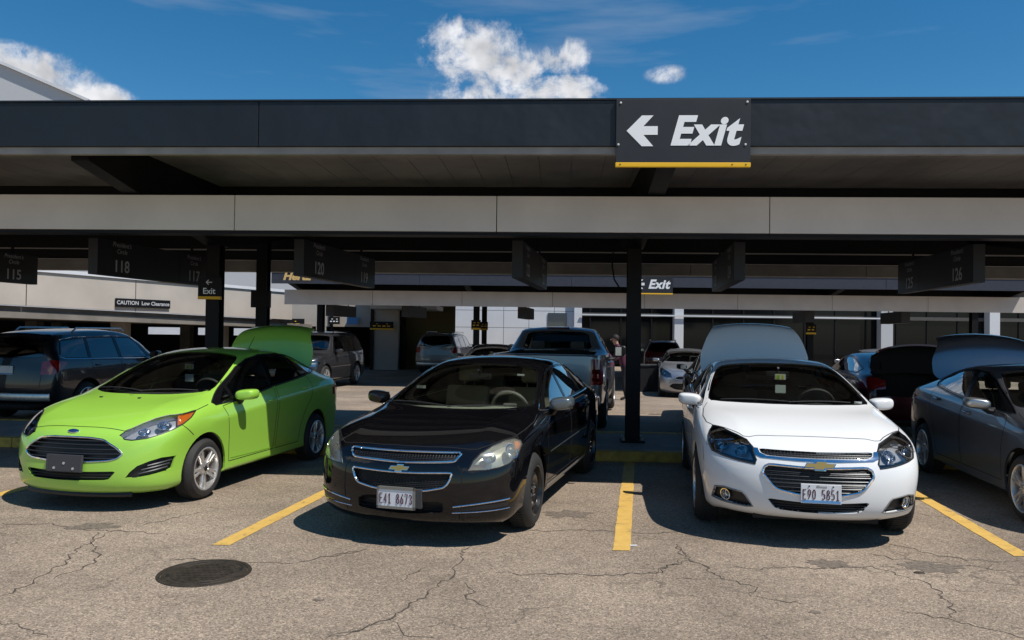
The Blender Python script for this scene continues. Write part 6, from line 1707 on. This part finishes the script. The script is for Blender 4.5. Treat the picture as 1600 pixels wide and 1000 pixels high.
def bg_sedan(name, key, mat, pose, lab, group, open_trunk=False, wheel='blade5', tail=M_REDL, dark=False, plate=None):
    spec = SPECS[key]; c = Car(name, spec, mat, pose, 2); tag(c.root, lab, 'car', group)
    L, hw, fo, H, wb = spec['L'], spec['hw'], spec['fo'], spec['H'], spec['wb']; E = L - fo
    c.arches(.05); top = spec['top']
    yb, yh, yr, ye = top[2][0] - fo, top[4][0] - fo, top[6][0] - fo, top[8][0] - fo
    ws = round_half([(0, yb - .02), (hw * .5, yb + .06), (hw * .80, yb + .22), (hw * .78, yb + .36), (hw * .62, yh + .04), (hw * .4, yh + .02), (0, yh)], 1); windscreen(c, ws, M_GLASS)
    rw = round_half([(0, yr + .06), (hw * .54, yr + .06), (hw * .70, ye - .14), (hw * .64, ye - .06), (0, ye)], 1); windscreen(c, rw, M_GLASSS, 'rear_window', ymin=yr - .3)
    z0 = spec['rows'][5]['zs'][-2][1] - .005; zt = top[5][4] - .045
    dlo = [(yb + .12, z0 - .02), (yb + .50, z0 + .17), (yh - .02, zt - .05), (yh + .35, zt), (yr - .5, zt), (yr - .1, zt - .06), (ye - .22, z0 + .12), (ye - .26, z0 + .05), (yr - .4, z0 + .04), (yb + .5, z0)]
    a = yh + .42
    panes = [[(yb + .34, z0 + .02), (yb + .58, z0 + .15), (yh, zt - .07), (yh + .36, zt - .025), (a - .03, zt - .022), (a - .08, z0 + .03)], [(a + .03, z0 + .035), (a + .07, zt - .022), (yr - .5, zt - .025), (yr - .14, zt - .08), (ye - .30, z0 + .12), (ye - .34, z0 + .075), (yr - .4, z0 + .06)]]
    side_glass(c, dlo, panes, M_GLASSS)
    d1 = [(.44, .33), (.42, .8), (yb + .22, z0 - .04), (a - .03, z0), (a - .05, .33)]; d2 = [(a - .02, .33), (a, z0), (wb - .10, z0 + .03), (wb - .14, .84), (wb - .38, .62), (wb - .44, .33)]
    doors(c, [d1, d2], [(a - .16, z0 - .10), (wb - .30, z0 - .06)], mat)
    ax = hw / .8875
    hl = [(.46 * ax, -fo + .17, .62), (.50 * ax, -fo + .22, .72), (.60 * ax, -fo + .38, .79), (.74 * ax, -fo + .60, .86), (.80 * ax, -fo + .78, .88), (.83 * ax, -fo + .62, .78), (.80 * ax, -fo + .43, .69), (.66 * ax, -fo + .24, .62)]
    U, V, N = basis(40); q = Vector((.70 * ax, -fo + .40, .73))
    lamp(c, hl, 40, house=MATS['lamp grey'], extras=[('reflector', M_REFL, bowl(q.dot(U), q.z, 40, .055, -.012, .05))])
    tl = [(.56 * ax, E - .05, .98), (.72 * ax, E - .14, 1.03), (.83 * ax, E - .46, .99), (.86 * ax, E - .56, .92), (.86 * ax, E - .38, .84), (.70 * ax, E - .08, .82), (.56 * ax, E - .02, .84)]
    P = c.take(c.cut(tl, 145, .02)); c.side('tail_light', P, tail, rim=.02)
    grille(c, round_half([(0, .66), (.30, .66), (.42, .61), (.36, .56), (0, .55)], 1), 'upper_grille', .04, surround=M_CHROME, zs=[.58, .61, .635])
    grille(c, round_half([(0, .44), (.46, .45), (.58, .36), (.40, .27), (0, .26)], 1), 'lower_grille', .05, zs=[.30, .34, .38, .41])
    door_mirror(c, hw + .06, yb + .46, z0 + .05, .21, .125, mat=mat)
    hd = [(0, -fo + .19), (.25, -fo + .2), (.45, -fo + .24), (.60 * ax, -fo + .42), (.76 * ax, -fo + .65), (.80 * ax, -.1), (.80 * ax, .2)]
    panel_gap(c, [(hd, 'top', False), (d1, 90, True), (d2, 90, True)])
    if open_trunk:
        trunk = round_half([(0, ye + .03), (.60, ye - .01), (.67, ye + .08), (.66, ye + .36), (.58, E + .05), (0, E + .05)], 1)
        trunk_lid(c, trunk, .72, (0, ye + .05, 1.13), R(88), ye - .4)
    elif plate is not None: number_plate(c, 0, .80, 180, plate, lift=.01)
    c.finish(); simple_cabin(c, yb + .30, z0, hw * .76, 2, .9); c.underbody(); c.wheels(wheel)
    return c

def pickup(pose):
    L, W, H, fo, wb = 5.85, 2.03, 1.84, .98, 3.64; hw = W / 2
    rows = [dict(w=.90, lf=.12, zf=.36, zc=.36, zs=[(.4, .38), (L, .40)], lr=L - .05, zr=.46, zrc=.44), dict(w=.965, lf=.04, zf=.42, zc=.42, zs=[(.4, .43), (L, .45)], lr=L - .02, zr=.52, zrc=.52),
            dict(w=.985, lf=.0, zf=.60, zc=.60, zs=[(.4, .62), (L, .62)], lr=L - .01, zr=.66, zrc=.66), dict(w=1.0, lf=.0, zf=.82, zc=.82, zs=[(.4, .82), (L, .86)], lr=L - .005, zr=.88, zrc=.88),
            dict(w=.99, lf=.02, zf=1.0, zc=1.0, zs=[(.5, 1.02), (L, 1.10)], lr=L - .005, zr=1.10, zrc=1.10), dict(w=.965, lf=.10, zf=1.12, zc=1.12, zs=[(.6, 1.14), (1.8, 1.22), (3.6, 1.30), (L, 1.33)], lr=L - .02, zr=1.345, zrc=1.34)]
    top = [(.62, 1.18, .62, .76, 1.17), (1.05, 1.21, 1.05, .80, 1.19), (1.42, 1.25, 1.55, .84, 1.23), (1.80, 1.54, 1.90, .78, 1.50), (2.18, 1.77, 2.26, .70, 1.72), (2.9, 1.835, 2.9, .70, 1.78), (3.72, 1.80, 3.72, .70, 1.75), (3.90, 1.38, 3.90, .80, 1.36), (4.4, 1.345, 4.4, .86, 1.34)]
    spec = dict(L=L, hw=hw, fo=fo, wb=wb, R=.40, H=H, cols=[.62, 1.05, 1.55, 1.90, 2.26, 2.9, 3.72, 3.92, 4.4], plan=[(0, .96), (.3, .97), (.9, 1), (L - .4, 1), (L, .985)], fbow=(0, .02, .08, .2), rbow=(0, .0, .005, .03), rfr=(0, .38, .80, .99),
                rows=rows, top=top, tcrease=[(2, 3, 8, .5)], crease=[(5, 6, 16, .7), (4, 5, 13, .4), (1, 4, 16, .6), (2, 12, 16, .3)], xcrease=[(7, 0, 3, .8), (8, 0, 3, .8)])
    c = Car('pickup_truck', spec, MATS['silver blue paint'], pose, 3); tag(c.root, 'silver grey pickup truck seen from behind with large red tail lamps', 'truck', 'vehicles parked tail to the island')
    E = L - fo; c.arches(.07)
    windscreen(c, round_half([(0, .46), (.5, .50), (.80, .68), (.76, .86), (.66, 1.22), (.4, 1.20), (0, 1.19)], 1), M_GLASS)
    windscreen(c, round_half([(0, 1.735), (.58, 1.72), (.66, 1.43), (.60, 1.39), (0, 1.39)], 1), M_GLASSS, 'rear_window', .1, zmin=1.3, ymin=2.5, ymax=3.2, proj='rear')
    dlo = [(.72, 1.24), (.98, 1.46), (1.26, 1.70), (1.6, 1.735), (2.55, 1.72), (2.70, 1.60), (2.72, 1.33), (2.6, 1.30), (1.0, 1.26)]
    side_glass(c, dlo, [[(.86, 1.28), (1.06, 1.46), (1.30, 1.68), (1.68, 1.705), (1.68, 1.31)], [(1.76, 1.315), (1.76, 1.705), (2.50, 1.695), (2.62, 1.58), (2.64, 1.345)]], M_GLASSS, chrome=True)
    d1 = [(.56, .50), (.54, 1.1), (.72, 1.215), (1.70, 1.27), (1.70, .50)]; d2 = [(1.74, .50), (1.74, 1.275), (2.74, 1.31), (2.76, .9), (2.72, .50)]
    doors(c, [d1, d2], [(1.55, 1.12), (2.60, 1.15)], M_CHROME)
    P = c.take(c.cut(half([(0, 1.325), (.735, 1.32), (.74, .74), (0, .74)]), 'rear', .1, ymin=E - .3)); tg = c.centre('tailgate', P, c.paint, rim=.03, off=.004)
    mb = MB(); h = c.hit(0, 1.20, 'rear')[0]; mb.box(-.13, .13, h.y - .01, h.y + .012, 1.17, 1.235, .006); mb.build('tailgate_handle', M_BLACKP, tg)
    P = c.take(c.cut([(.775, E, 1.27), (.99, E, 1.26), (.99, E, .84), (.775, E, .84)], 'rear', .02, ymin=E - .25)); tl = c.side('tail_light', P, M_REDL, rim=.03, off=.010)
    for j, s in ((0, 1), (1, -1)):
        mb = MB(); mb.box(min(s * .80, s * .93), max(s * .80, s * .93), E + .012, E + .020, 1.02, 1.10, .003); mb.box(min(s * .80, s * .93), max(s * .80, s * .93), E + .012, E + .020, .90, .955, .003); mb.build('reverse_lamp', M_REDLD, tl[j])
    # bed
    P = c.take(c.cut(half([(0, 3.02), (.78, 3.02), (.82, E - .10), (0, E - .10)]), 'top', .3, zmin=1.2, ymin=2.95)); c.centre('truck_bed', P.tray(.5), M_UNDER)
    mb = MB(); mb.box(-.93, .93, E - .03, E + .16, .50, .68, .03); bp = mb.build('rear_bumper', M_CHROME, c.root)
    mb = MB(); mb.box(-.30, .30, E + .10, E + .17, .53, .65, .01); mb.build('bumper_step', M_BLACKP, bp)
    mb = MB(); mb.tube([(-.22, 2.78, 1.80), (.22, 2.78, 1.80)], .02, 6, r2=.015); mb.build('brake_lamp', M_REDLD, c.root, True)
    door_mirror(c, hw + .14, .98, 1.32, .24, .26, mat=M_BLACKP)
    panel_gap(c, [(d1, 90, True), (d2, 90, True), ([(2.84, .45), (2.84, 1.34)], 90, False)])
    c.finish(); simple_cabin(c, .75, 1.18, .78, 2, .9); c.underbody(); c.wheels('six')
    return c

paint('silver blue paint', (.30, .315, .335), .7, .33); paint('navy paint', (.003, .005, .012), .2, .3, dust=.01); paint('maroon paint', (.085, .006, .010), .5, .3, dust=.02)
paint('gunmetal paint', (.040, .040, .044), .5, .33); paint('light silver paint', (.44, .45, .47), .75, .33); paint('pewter paint', (.20, .205, .215), .7, .33); paint('red paint', (.11, .006, .008), .3, .3); paint('gloss black paint', (.004, .004, .005), 0, .5, dust=.012)

G2 = 'vehicles parked tail to the island'; G3 = 'vehicles in the far rows'
def tail_pose(X, Z, th, spec):
    """pose from where the middle of the tail stands; the nose points away from the camera"""
    E = spec['L'] - spec['fo']
    # heading away: the car's local +y (rear) points back along (-sin, -cos)
    return (X + math.sin(th) * E, Z + math.cos(th) * E, th + math.pi)
s_nav = suv_spec(4.58, 1.85, 1.66, .92, 2.71, .345)
suv('navy_suv', s_nav, MATS['navy paint'], tail_pose(-8.85, 13.75, .165, s_nav), 'dark navy SUV seen from behind at the left behind the lime sedan', G2, plate='', strip=M_ALLOY, tail=M_REDL)
pickup((lambda E: (.56 + math.sin(.165) * E, 13.3 + math.cos(.165) * E, .165 + math.pi))(5.85 - .98))
bg_sedan('maroon_sedan', 'grey', MATS['maroon paint'], tail_pose(6.75, 13.0, .165, SPECS['grey']), 'maroon sedan with raised trunk lid between the white and grey sedans', G2, True)
bg_sedan('black_saloon', 'black', MATS['gloss black paint'], tail_pose(3.98, 13.2, .165, SPECS['black']), 'black saloon mostly hidden behind the white sedan', G2)
s_g = suv_spec(4.80, 1.92, 1.86, .92, 2.85, .385, belt=1.14, hz=1.12)
suv('dark_grey_suv', s_g, MATS['gunmetal paint'], (-6.85, 25.4, .15, -.22), 'dark grey SUV facing the camera right of the raised green lid', G3, wheel='six')
s_t = suv_spec(5.15, 2.02, 1.90, 1.0, 2.95, .40, belt=1.18, hz=1.15, rear_slope=.15)
def drop(p, z): return (p[0], p[1], p[2], z)
suv('silver_suv', s_t, MATS['pewter paint'], drop(tail_pose(-3.45, 35.5, .16, s_t), -.25), 'large pewter SUV seen from behind in front of the white wall', G3, strip=M_ALLOY)
bg_sedan('dark_saloon', 'grey', MATS['gloss black paint'], (-.75, 24.2, .10, -.12), 'dark saloon facing the camera left of the pickup', G3)
bg_sedan('silver_sedan', 'grey', MATS['light silver paint'], (5.30, 23.6, .18, -.17), 'silver sedan facing the camera right of the middle column', G3)
s_r = suv_spec(4.6, 1.85, 1.66, .92, 2.71, .35)
suv('red_suv', s_r, MATS['red paint'], drop(tail_pose(7.1, 36.8, .16, s_r), -.25), 'red SUV seen from behind beyond the silver sedan', G3, strip=M_ALLOY)
bg_sedan('white_hatch', 'lime', MATS['light silver paint'], drop(tail_pose(10.2, 20.5, .165, SPECS['lime']), -.1), 'pale car showing only its roof behind the maroon sedan', G3)

# ------------------------------------------------------------------ a person by the pickup, leaning forward
def person(p, rz):
    r = empty('person', p, rz); tag(r, 'person in plum shirt and dark trousers leaning forward beside the pickup', 'person')
    V = {}; E = []; Rr = {}
    J = [('pel', (0, 0, .93), .15), ('sp', (.05, 0, 1.12), .14), ('ch', (.15, 0, 1.34), .155), ('nk', (.24, 0, 1.50), .06), ('hd0', (.27, 0, 1.57), .075), ('hd1', (.30, 0, 1.67), .095), ('hd2', (.29, 0, 1.75), .07),
         ('hl', (.0, .10, .88), .10), ('kl', (.06, .11, .50), .068), ('al', (.0, .11, .09), .045), ('tl', (.16, .12, .035), .035), ('hr', (.0, -.10, .88), .10), ('kr', (.0, -.11, .49), .068), ('ar', (-.10, -.11, .09), .045), ('tr', (.06, -.12, .035), .035),
         ('sl', (.16, .19, 1.41), .065), ('el', (.26, .25, 1.15), .048), ('wl', (.46, .20, 1.06), .032), ('fl', (.55, .19, 1.04), .028), ('sr', (.16, -.19, 1.41), .065), ('er', (.27, -.25, 1.15), .048), ('wr', (.47, -.19, 1.08), .032), ('fr', (.56, -.18, 1.06), .028)]
    names = [j[0] for j in J]; ix = {n: i for i, n in enumerate(names)}
    ed = [('pel', 'sp'), ('sp', 'ch'), ('ch', 'nk'), ('nk', 'hd0'), ('hd0', 'hd1'), ('hd1', 'hd2'), ('pel', 'hl'), ('hl', 'kl'), ('kl', 'al'), ('al', 'tl'), ('pel', 'hr'), ('hr', 'kr'), ('kr', 'ar'), ('ar', 'tr'), ('ch', 'sl'), ('sl', 'el'), ('el', 'wl'), ('wl', 'fl'), ('ch', 'sr'), ('sr', 'er'), ('er', 'wr'), ('wr', 'fr')]
    vs = [Vector(j[1]) for j in J]; es = [(ix[a], ix[b]) for a, b in ed]; rad = [j[2] for j in J]
    for s, w in ((1, 'fl'), (-1, 'fr')):
        b = Vector(dict((j[0], j[1]) for j in J)[w])
        for k in range(5):
            o = (k - 2) * .017; a = len(vs)
            if k == 0: q = (b + Vector((.0, s * .03, .0)), b + Vector((.04, s * .045, -.01)))
            else: q = (b + Vector((.035, s * .0 + o, -.005)), b + Vector((.075 + .008 * (k == 2), o, -.03)))
            vs += list(q); rad += [.009, .008]; es += [(ix[w], a), (a, a + 1)]
    me = bpy.data.meshes.new('body'); me.from_pydata(vs, es, []); ob = bpy.data.objects.new('body', me); TMP.collection.objects.link(ob)
    ob.modifiers.new('skin', 'SKIN'); ob.modifiers.new('sub', 'SUBSURF').levels = 1
    for i, q in enumerate(me.skin_vertices[0].data): q.radius = (rad[i], rad[i]); q.use_root = (i == 0)
    TMP.view_layers[0].update(); dg = TMP.view_layers[0].depsgraph; ev = ob.evaluated_get(dg); em = bpy.data.meshes.new_from_object(ev); bpy.data.objects.remove(ob)
    body = bpy.data.objects.new('body', em); COL.objects.link(body); body.parent = r
    ms = [principled('skin', (.42, .24, .17), .55), principled('plum shirt', (.095, .022, .050), .85), principled('dark trousers', (.016, .017, .022), .85), principled('shoe', (.012, .011, .010), .6)]
    em.materials.clear()
    for m in ms: em.materials.append(m)
    for p_ in em.polygons:
        c = p_.center; p_.use_smooth = True
        p_.material_index = 0 if (c.z > 1.53 and c.x > .18) or (c.x > .40 and c.z < 1.3) else (1 if c.z > .95 else (3 if c.z < .10 else 2))
    mb = MB(); mb.lathe([(.104 * math.sin(t), .104 * math.cos(t)) for t in [math.pi * .62 * k / 8 for k in range(9)]], 16, 'Z', Matrix.Translation((.275, 0, 1.70)) @ Matrix.Rotation(-.5, 4, 'Y')); mb.build('hair', principled('dark hair', (.015, .010, .008), .7), r, True)
    mb = MB()
    for s in (1, -1): mb.lathe([(0, .012), (.01, .006), (.011, 0)], 8, 'X', Matrix.Translation((.385, s * .033, 1.675)))
    mb.v and mb.build('eye', M_UNDER, r); mb = MB(); mb.tube([(.385, 0, 1.68), (.41, 0, 1.64)], [.008, .016], 6); mb.tube([(.375, -.025, 1.60), (.382, 0, 1.60), (.375, .025, 1.60)], .006, 5); mb.build('face_features', ms[0], r, True)
person((3.12, 21.6, -.12), R(185))
for i, (x, y) in enumerate(((4.25, 26.3), (4.75, 26.6))):
    b = empty('litter_bin', (x, y, -.23)); tag(b, ('dark grey bin standing left of the silver sedan', 'second dark grey bin just behind the first one')[i], 'bin', 'bins by the silver sedan')
    mb = MB(); mb.prism([(-.24, 0), (.24, 0), (.30, .85), (-.30, .85)], -.25, .25, 'XZ'); mb.build('bin_body', M_BLACKP, b); mb = MB(); mb.box(-.32, .32, -.28, .28, .86, .92, .015); mb.build('bin_lid', MATS['bracket grey'], b)

principled('dim sign white', (.50, .50, .51), .6)
# ------------------------------------------------------------------ signs
def arrow_left(mb, cx, cz, s, d0, d1):
    """heavy arrow pointing left, s = half height"""
    p = [(-1.0, 0), (-.02, 1.0), (.72, 1.0), (.08, .30), (1.0, .30), (1.0, -.26), (.08, -.26), (.72, -1.0), (-.02, -1.0)]
    mb.prism([(cx + a * s, cz + b * s) for a, b in p], d0, d1, 'XZ')

def exit_sign_big(xc, yc, w, z0, z1, name, lab, bolts=True):
    r = empty(name, cf(xc, yc, z0), -CA); tag(r, lab, 'sign'); h = z1 - z0
    mb = MB(); mb.box(-w / 2, w / 2, -.03, 0, h * .065, h, .004); mb.build('board', M_SIGNB, r)
    mb = MB(); mb.box(-w / 2 - .003, w / 2 + .003, -.034, .002, 0, h * .068, .006); mb.build('yellow_bar', M_YELLOW, r)
    mb = MB(); k = w / 1.336; arrow_left(mb, -.407 * k, .365 * k * h / (.69 * k), .155 * k, -.0335, -.030); mb.build('arrow', M_WHITE, r)
    text_obj('exit_text', 'Exit', .40 * k, M_WHITE, Matrix.Translation((.205 * k, -.0335, .352 * k * h / (.69 * k))) @ Matrix.Rotation(math.pi / 2, 4, 'X'), r, shear=.27, bold=.016 * k, sx=1.0, spacing=1.09)
    if bolts:
        mb = MB()
        for (x, z) in ((-w / 2 + .045, h - .04), (w / 2 - .035, h - .035), (-w / 2 + .025, h * .33), (w / 2 - .05, h * .33)): mb.lathe([(0, .010), (.010, .008), (.012, 0)], 10, 'Z', Matrix.Translation((x, -.03, z)) @ Matrix.Rotation(math.pi / 2, 4, 'X'))
        mb.build('bolt', M_WHITEP, r, True)
        mb = MB()
        for x in (-w / 2 + .045, w / 2 - .045, w / 2 - .18): mb.lathe([(0, .004), (.007, .004), (.007, 0)], 8, 'Z', Matrix.Translation((x, -.0335, h * .038)) @ Matrix.Rotation(math.pi / 2, 4, 'X'))
        mb.build('bar_screw', M_BLACKP, r)
    return r
exit_sign_big(1.215, 7.985, 1.336, 3.385, 4.075, 'exit_sign', 'big charcoal exit sign with white arrow on the front canopy fascia')
exit_sign_big(3.03, 26.06, 1.336, 3.0, 3.63, 'far_exit_sign', 'distant exit sign on the rear canopy seen beside the middle column', False)

def small_exit(xc, yc, z, w, h, name, lab, front=True):
    r = empty(name, cf(xc, yc, z), -CA); tag(r, lab, 'sign')
    mb = MB(); mb.box(-w / 2, w / 2, -.03, .03, -h / 2 + .045, h / 2); mb.build('board', M_STEEL, r)
    if front:
        mb = MB(); mb.box(-w / 2 - .001, w / 2 + .001, -.032, .032, -h / 2, -h / 2 + .043); mb.build('yellow_bar', M_YELLOW, r)
        mb = MB(); mb.tube([(.045, -.032, .09), (-.045, -.032, .09)], .007, 4); mb.tube([(-.008, -.032, .125), (-.045, -.032, .09), (-.008, -.032, .055)], .007, 4); mb.build('arrow', M_WHITE, r)
        text_obj('exit_text', 'Exit', .125, M_WHITE, Matrix.Translation((0, -.0325, -.045)) @ Matrix.Rotation(math.pi / 2, 4, 'X'), r, bold=.002)
    return r
small_exit(-5.23, 11.50, 2.30, .34, .33, 'small_exit_sign', 'small black exit sign with thin arrow on the column behind the lime sedan')
small_exit(-5.20, 13.45, 2.20, .34, .34, 'sign_box', 'plain black sign box on the column right of the small exit sign', False)

def number_board(n_near, n_far, x, z, ynear, lab, L=2.95, th=.145, h=.50, zb=2.43, scale=1.0, mat=None):
    r = empty('number_board', (x, ynear, 0), -.155); tag(r, lab, 'sign', 'stall number boards under the canopy')
    mb = MB(); mb.box(-th / 2, th / 2, 0, L, zb, zb + h, .006); mb.build('board', mat or M_SIGNB, r)
    mb = MB()
    for y in (.5, L - .5): mb.box(-.015, .015, y - .015, y + .015, zb + h, zb + h + (3.10 - zb - h if scale == 1 else .25))
    mb.build('hanger', M_STEEL, r)
    if n_near:
        for s in (1, -1):
            for (y, num) in ((.52, n_near), (L - .55, n_far)):
                M = Matrix.Translation((s * (th / 2 + .0025), y, zb)) @ Matrix.Rotation(s * math.pi / 2, 4, 'Z') @ Matrix.Rotation(math.pi / 2, 4, 'X')
                text_obj('stall_number', num, .24, MATS['dim sign white'], M @ Matrix.Translation((0, .135, 0)), r, bold=.004)
                text_obj('circle_text', "President's\nCircle", .095, MATS['dim sign white'], M @ Matrix.Translation((0, .40, 0)), r, shear=.25)
        mb = MB(); mb.box(-th / 2 - .001, th / 2 + .001, L - .98, L - .97, zb, zb + h); mb.build('panel_joint', M_STEEL, r)
    return r
number_board('116', '115', -8.95, 0, 11.05, 'stall board 116 and 115 at the far left edge')
number_board('118', '117', -5.80, 0, 10.86, 'stall board 118 and 117 hanging over the lime sedan')
number_board('120', '119', -2.90, 0, 10.66, 'stall board 120 and 119 hanging between lime and black sedans')
number_board('122', '121', .06, 0, 10.48, 'stall board seen almost end-on above the black sedan')
number_board('124', '123', 2.97, 0, 10.30, 'stall board hanging above the left side of the white sedan')
number_board('126', '125', 6.02, 0, 10.15, 'stall board 126 and 125 above the dark grey sedan')
for (x, y, lab) in ((-3.9, 28.8, 'small grey stall board under the rear canopy left of the silver SUV'), (-6.7, 28.9, 'dark stall board under the rear canopy above the dark grey SUV'), (.35, 28.6, 'small stall board under the rear canopy above the pickup'), (10.6, 28.0, 'small stall board under the rear canopy behind the white sedan'), (13.9, 27.8, 'small stall board under the rear canopy right of the white sedan'), (4.35, 28.3, 'small stall board under the rear canopy right of the middle column')):
    o = number_board(None, None, x, 0, y, lab, L=2.4, th=.30, h=.42, zb=2.20, scale=.5, mat=MATS['bracket grey'])

def flat_sign(name, lab, p, yaw, w, h, board, lines, tm=M_WHITE, bar=False, size=None):
    r = empty(name, p, yaw); tag(r, lab, 'sign')
    mb = MB(); mb.box(-w / 2, w / 2, -.02, .02, -h / 2, h / 2); mb.build('board', board, r)
    if bar: mb = MB(); mb.box(-w / 2, w / 2, -.024, .02, -h / 2 - .05, -h / 2 + .02); mb.build('yellow_bar', M_YELLOW, r)
    for i, t in enumerate(lines):
        if t.startswith('#'):            # print too small to read: bare marks
            k = len(t); mb = MB()
            for q in range(k): mb.box(-w * .40 + w * .8 * (q + .15) / k, -w * .40 + w * .8 * (q + .80) / k, -.023, -.0205, -h * .20, -h * .05)
            for q in (-.2, .22): mb.tube([(w * q - .02 * 1, -.022, h * .18), (w * q + .05, -.022, h * .18)], .018, 5)
            mb.build('print_mark', tm, r)['kind'] = 'stuff'; continue
        text_obj('sign_text', t, size or h * .6, tm, Matrix.Translation((0, -.0215, (len(lines) - 1) * h * .22 - i * h * .44)) @ Matrix.Rotation(math.pi / 2, 4, 'X'), r, bold=.004)
    return r
ramp_yaw = math.atan2(34.4 - 18.2, 9.4)
def on_ramp(t, z, proud): 
    A = Vector((-19.0, 18.2, 0)); d = Vector((9.4, 16.2, 0)); n = Vector((d.y, -d.x, 0)).normalized(); p = A + d * t + n * proud; return (p.x, p.y, z)
flat_sign('clearance_sign', 'black caution low clearance sign on the cream ramp wall', on_ramp(.615, 2.54, .05), ramp_yaw, 2.15, .30, M_STEEL, ['CAUTION  Low Clearance'], MATS['dim sign white'], size=.185)
flat_sign('garage_sign', 'black and yellow sign over the garage entrance behind the lime sedan', (-11.0, 38.7, 2.0), 0, 1.6, .42, M_STEEL, ['####'], M_YELLOW, True, .2)
flat_sign('hanging_sign', 'black sign with yellow bar hanging in front of the dark garage opening', (-6.35, 38.4, 1.95), 0, 1.15, .34, M_STEEL, ['####'], M_YELLOW, True, .17)
flat_sign('blue_sign', 'small blue panel on the cream wall above the dark grey SUV', (-7.85, 38.75, 2.15), 0, .55, .36, MATS['sign blue'], [])
flat_sign('notice_board', 'small black notice on the cream wall above the dark grey SUV', (-8.75, 38.75, 2.15), 0, .55, .36, M_STEEL, ['###'], size=.16)
text_r = text_obj('rental_lettering', 'Hertz', .36, MATS['lettering gold'], Matrix.Translation((-7.72, 26.46, 3.47)) @ Matrix.Rotation(-CA, 4, 'Z') @ Matrix.Rotation(math.pi / 2, 4, 'X'), None, shear=.25, bold=.015, sx=1.1, ext=.01, align='LEFT'); tag(text_r, 'gold italic lettering on the rear canopy fascia half hidden by a stall board', 'lettering')
for (xc, y, lab) in ((-3.15, 29.75, 'small square black and yellow sign on the rear column by the silver SUV'), (-3.38, 35.3, 'second small square sign on the far column by the silver SUV'), (9.3, 29.75, 'small yellow edged sign on the rear column behind the white sedan')):
    p = cf(xc, y, 1.98); s = flat_sign('column_sign', lab, p, -CA, .36, .32, M_STEEL, ['##'], M_YELLOW, True, .10)


bpy.data.scenes.remove(TMP)
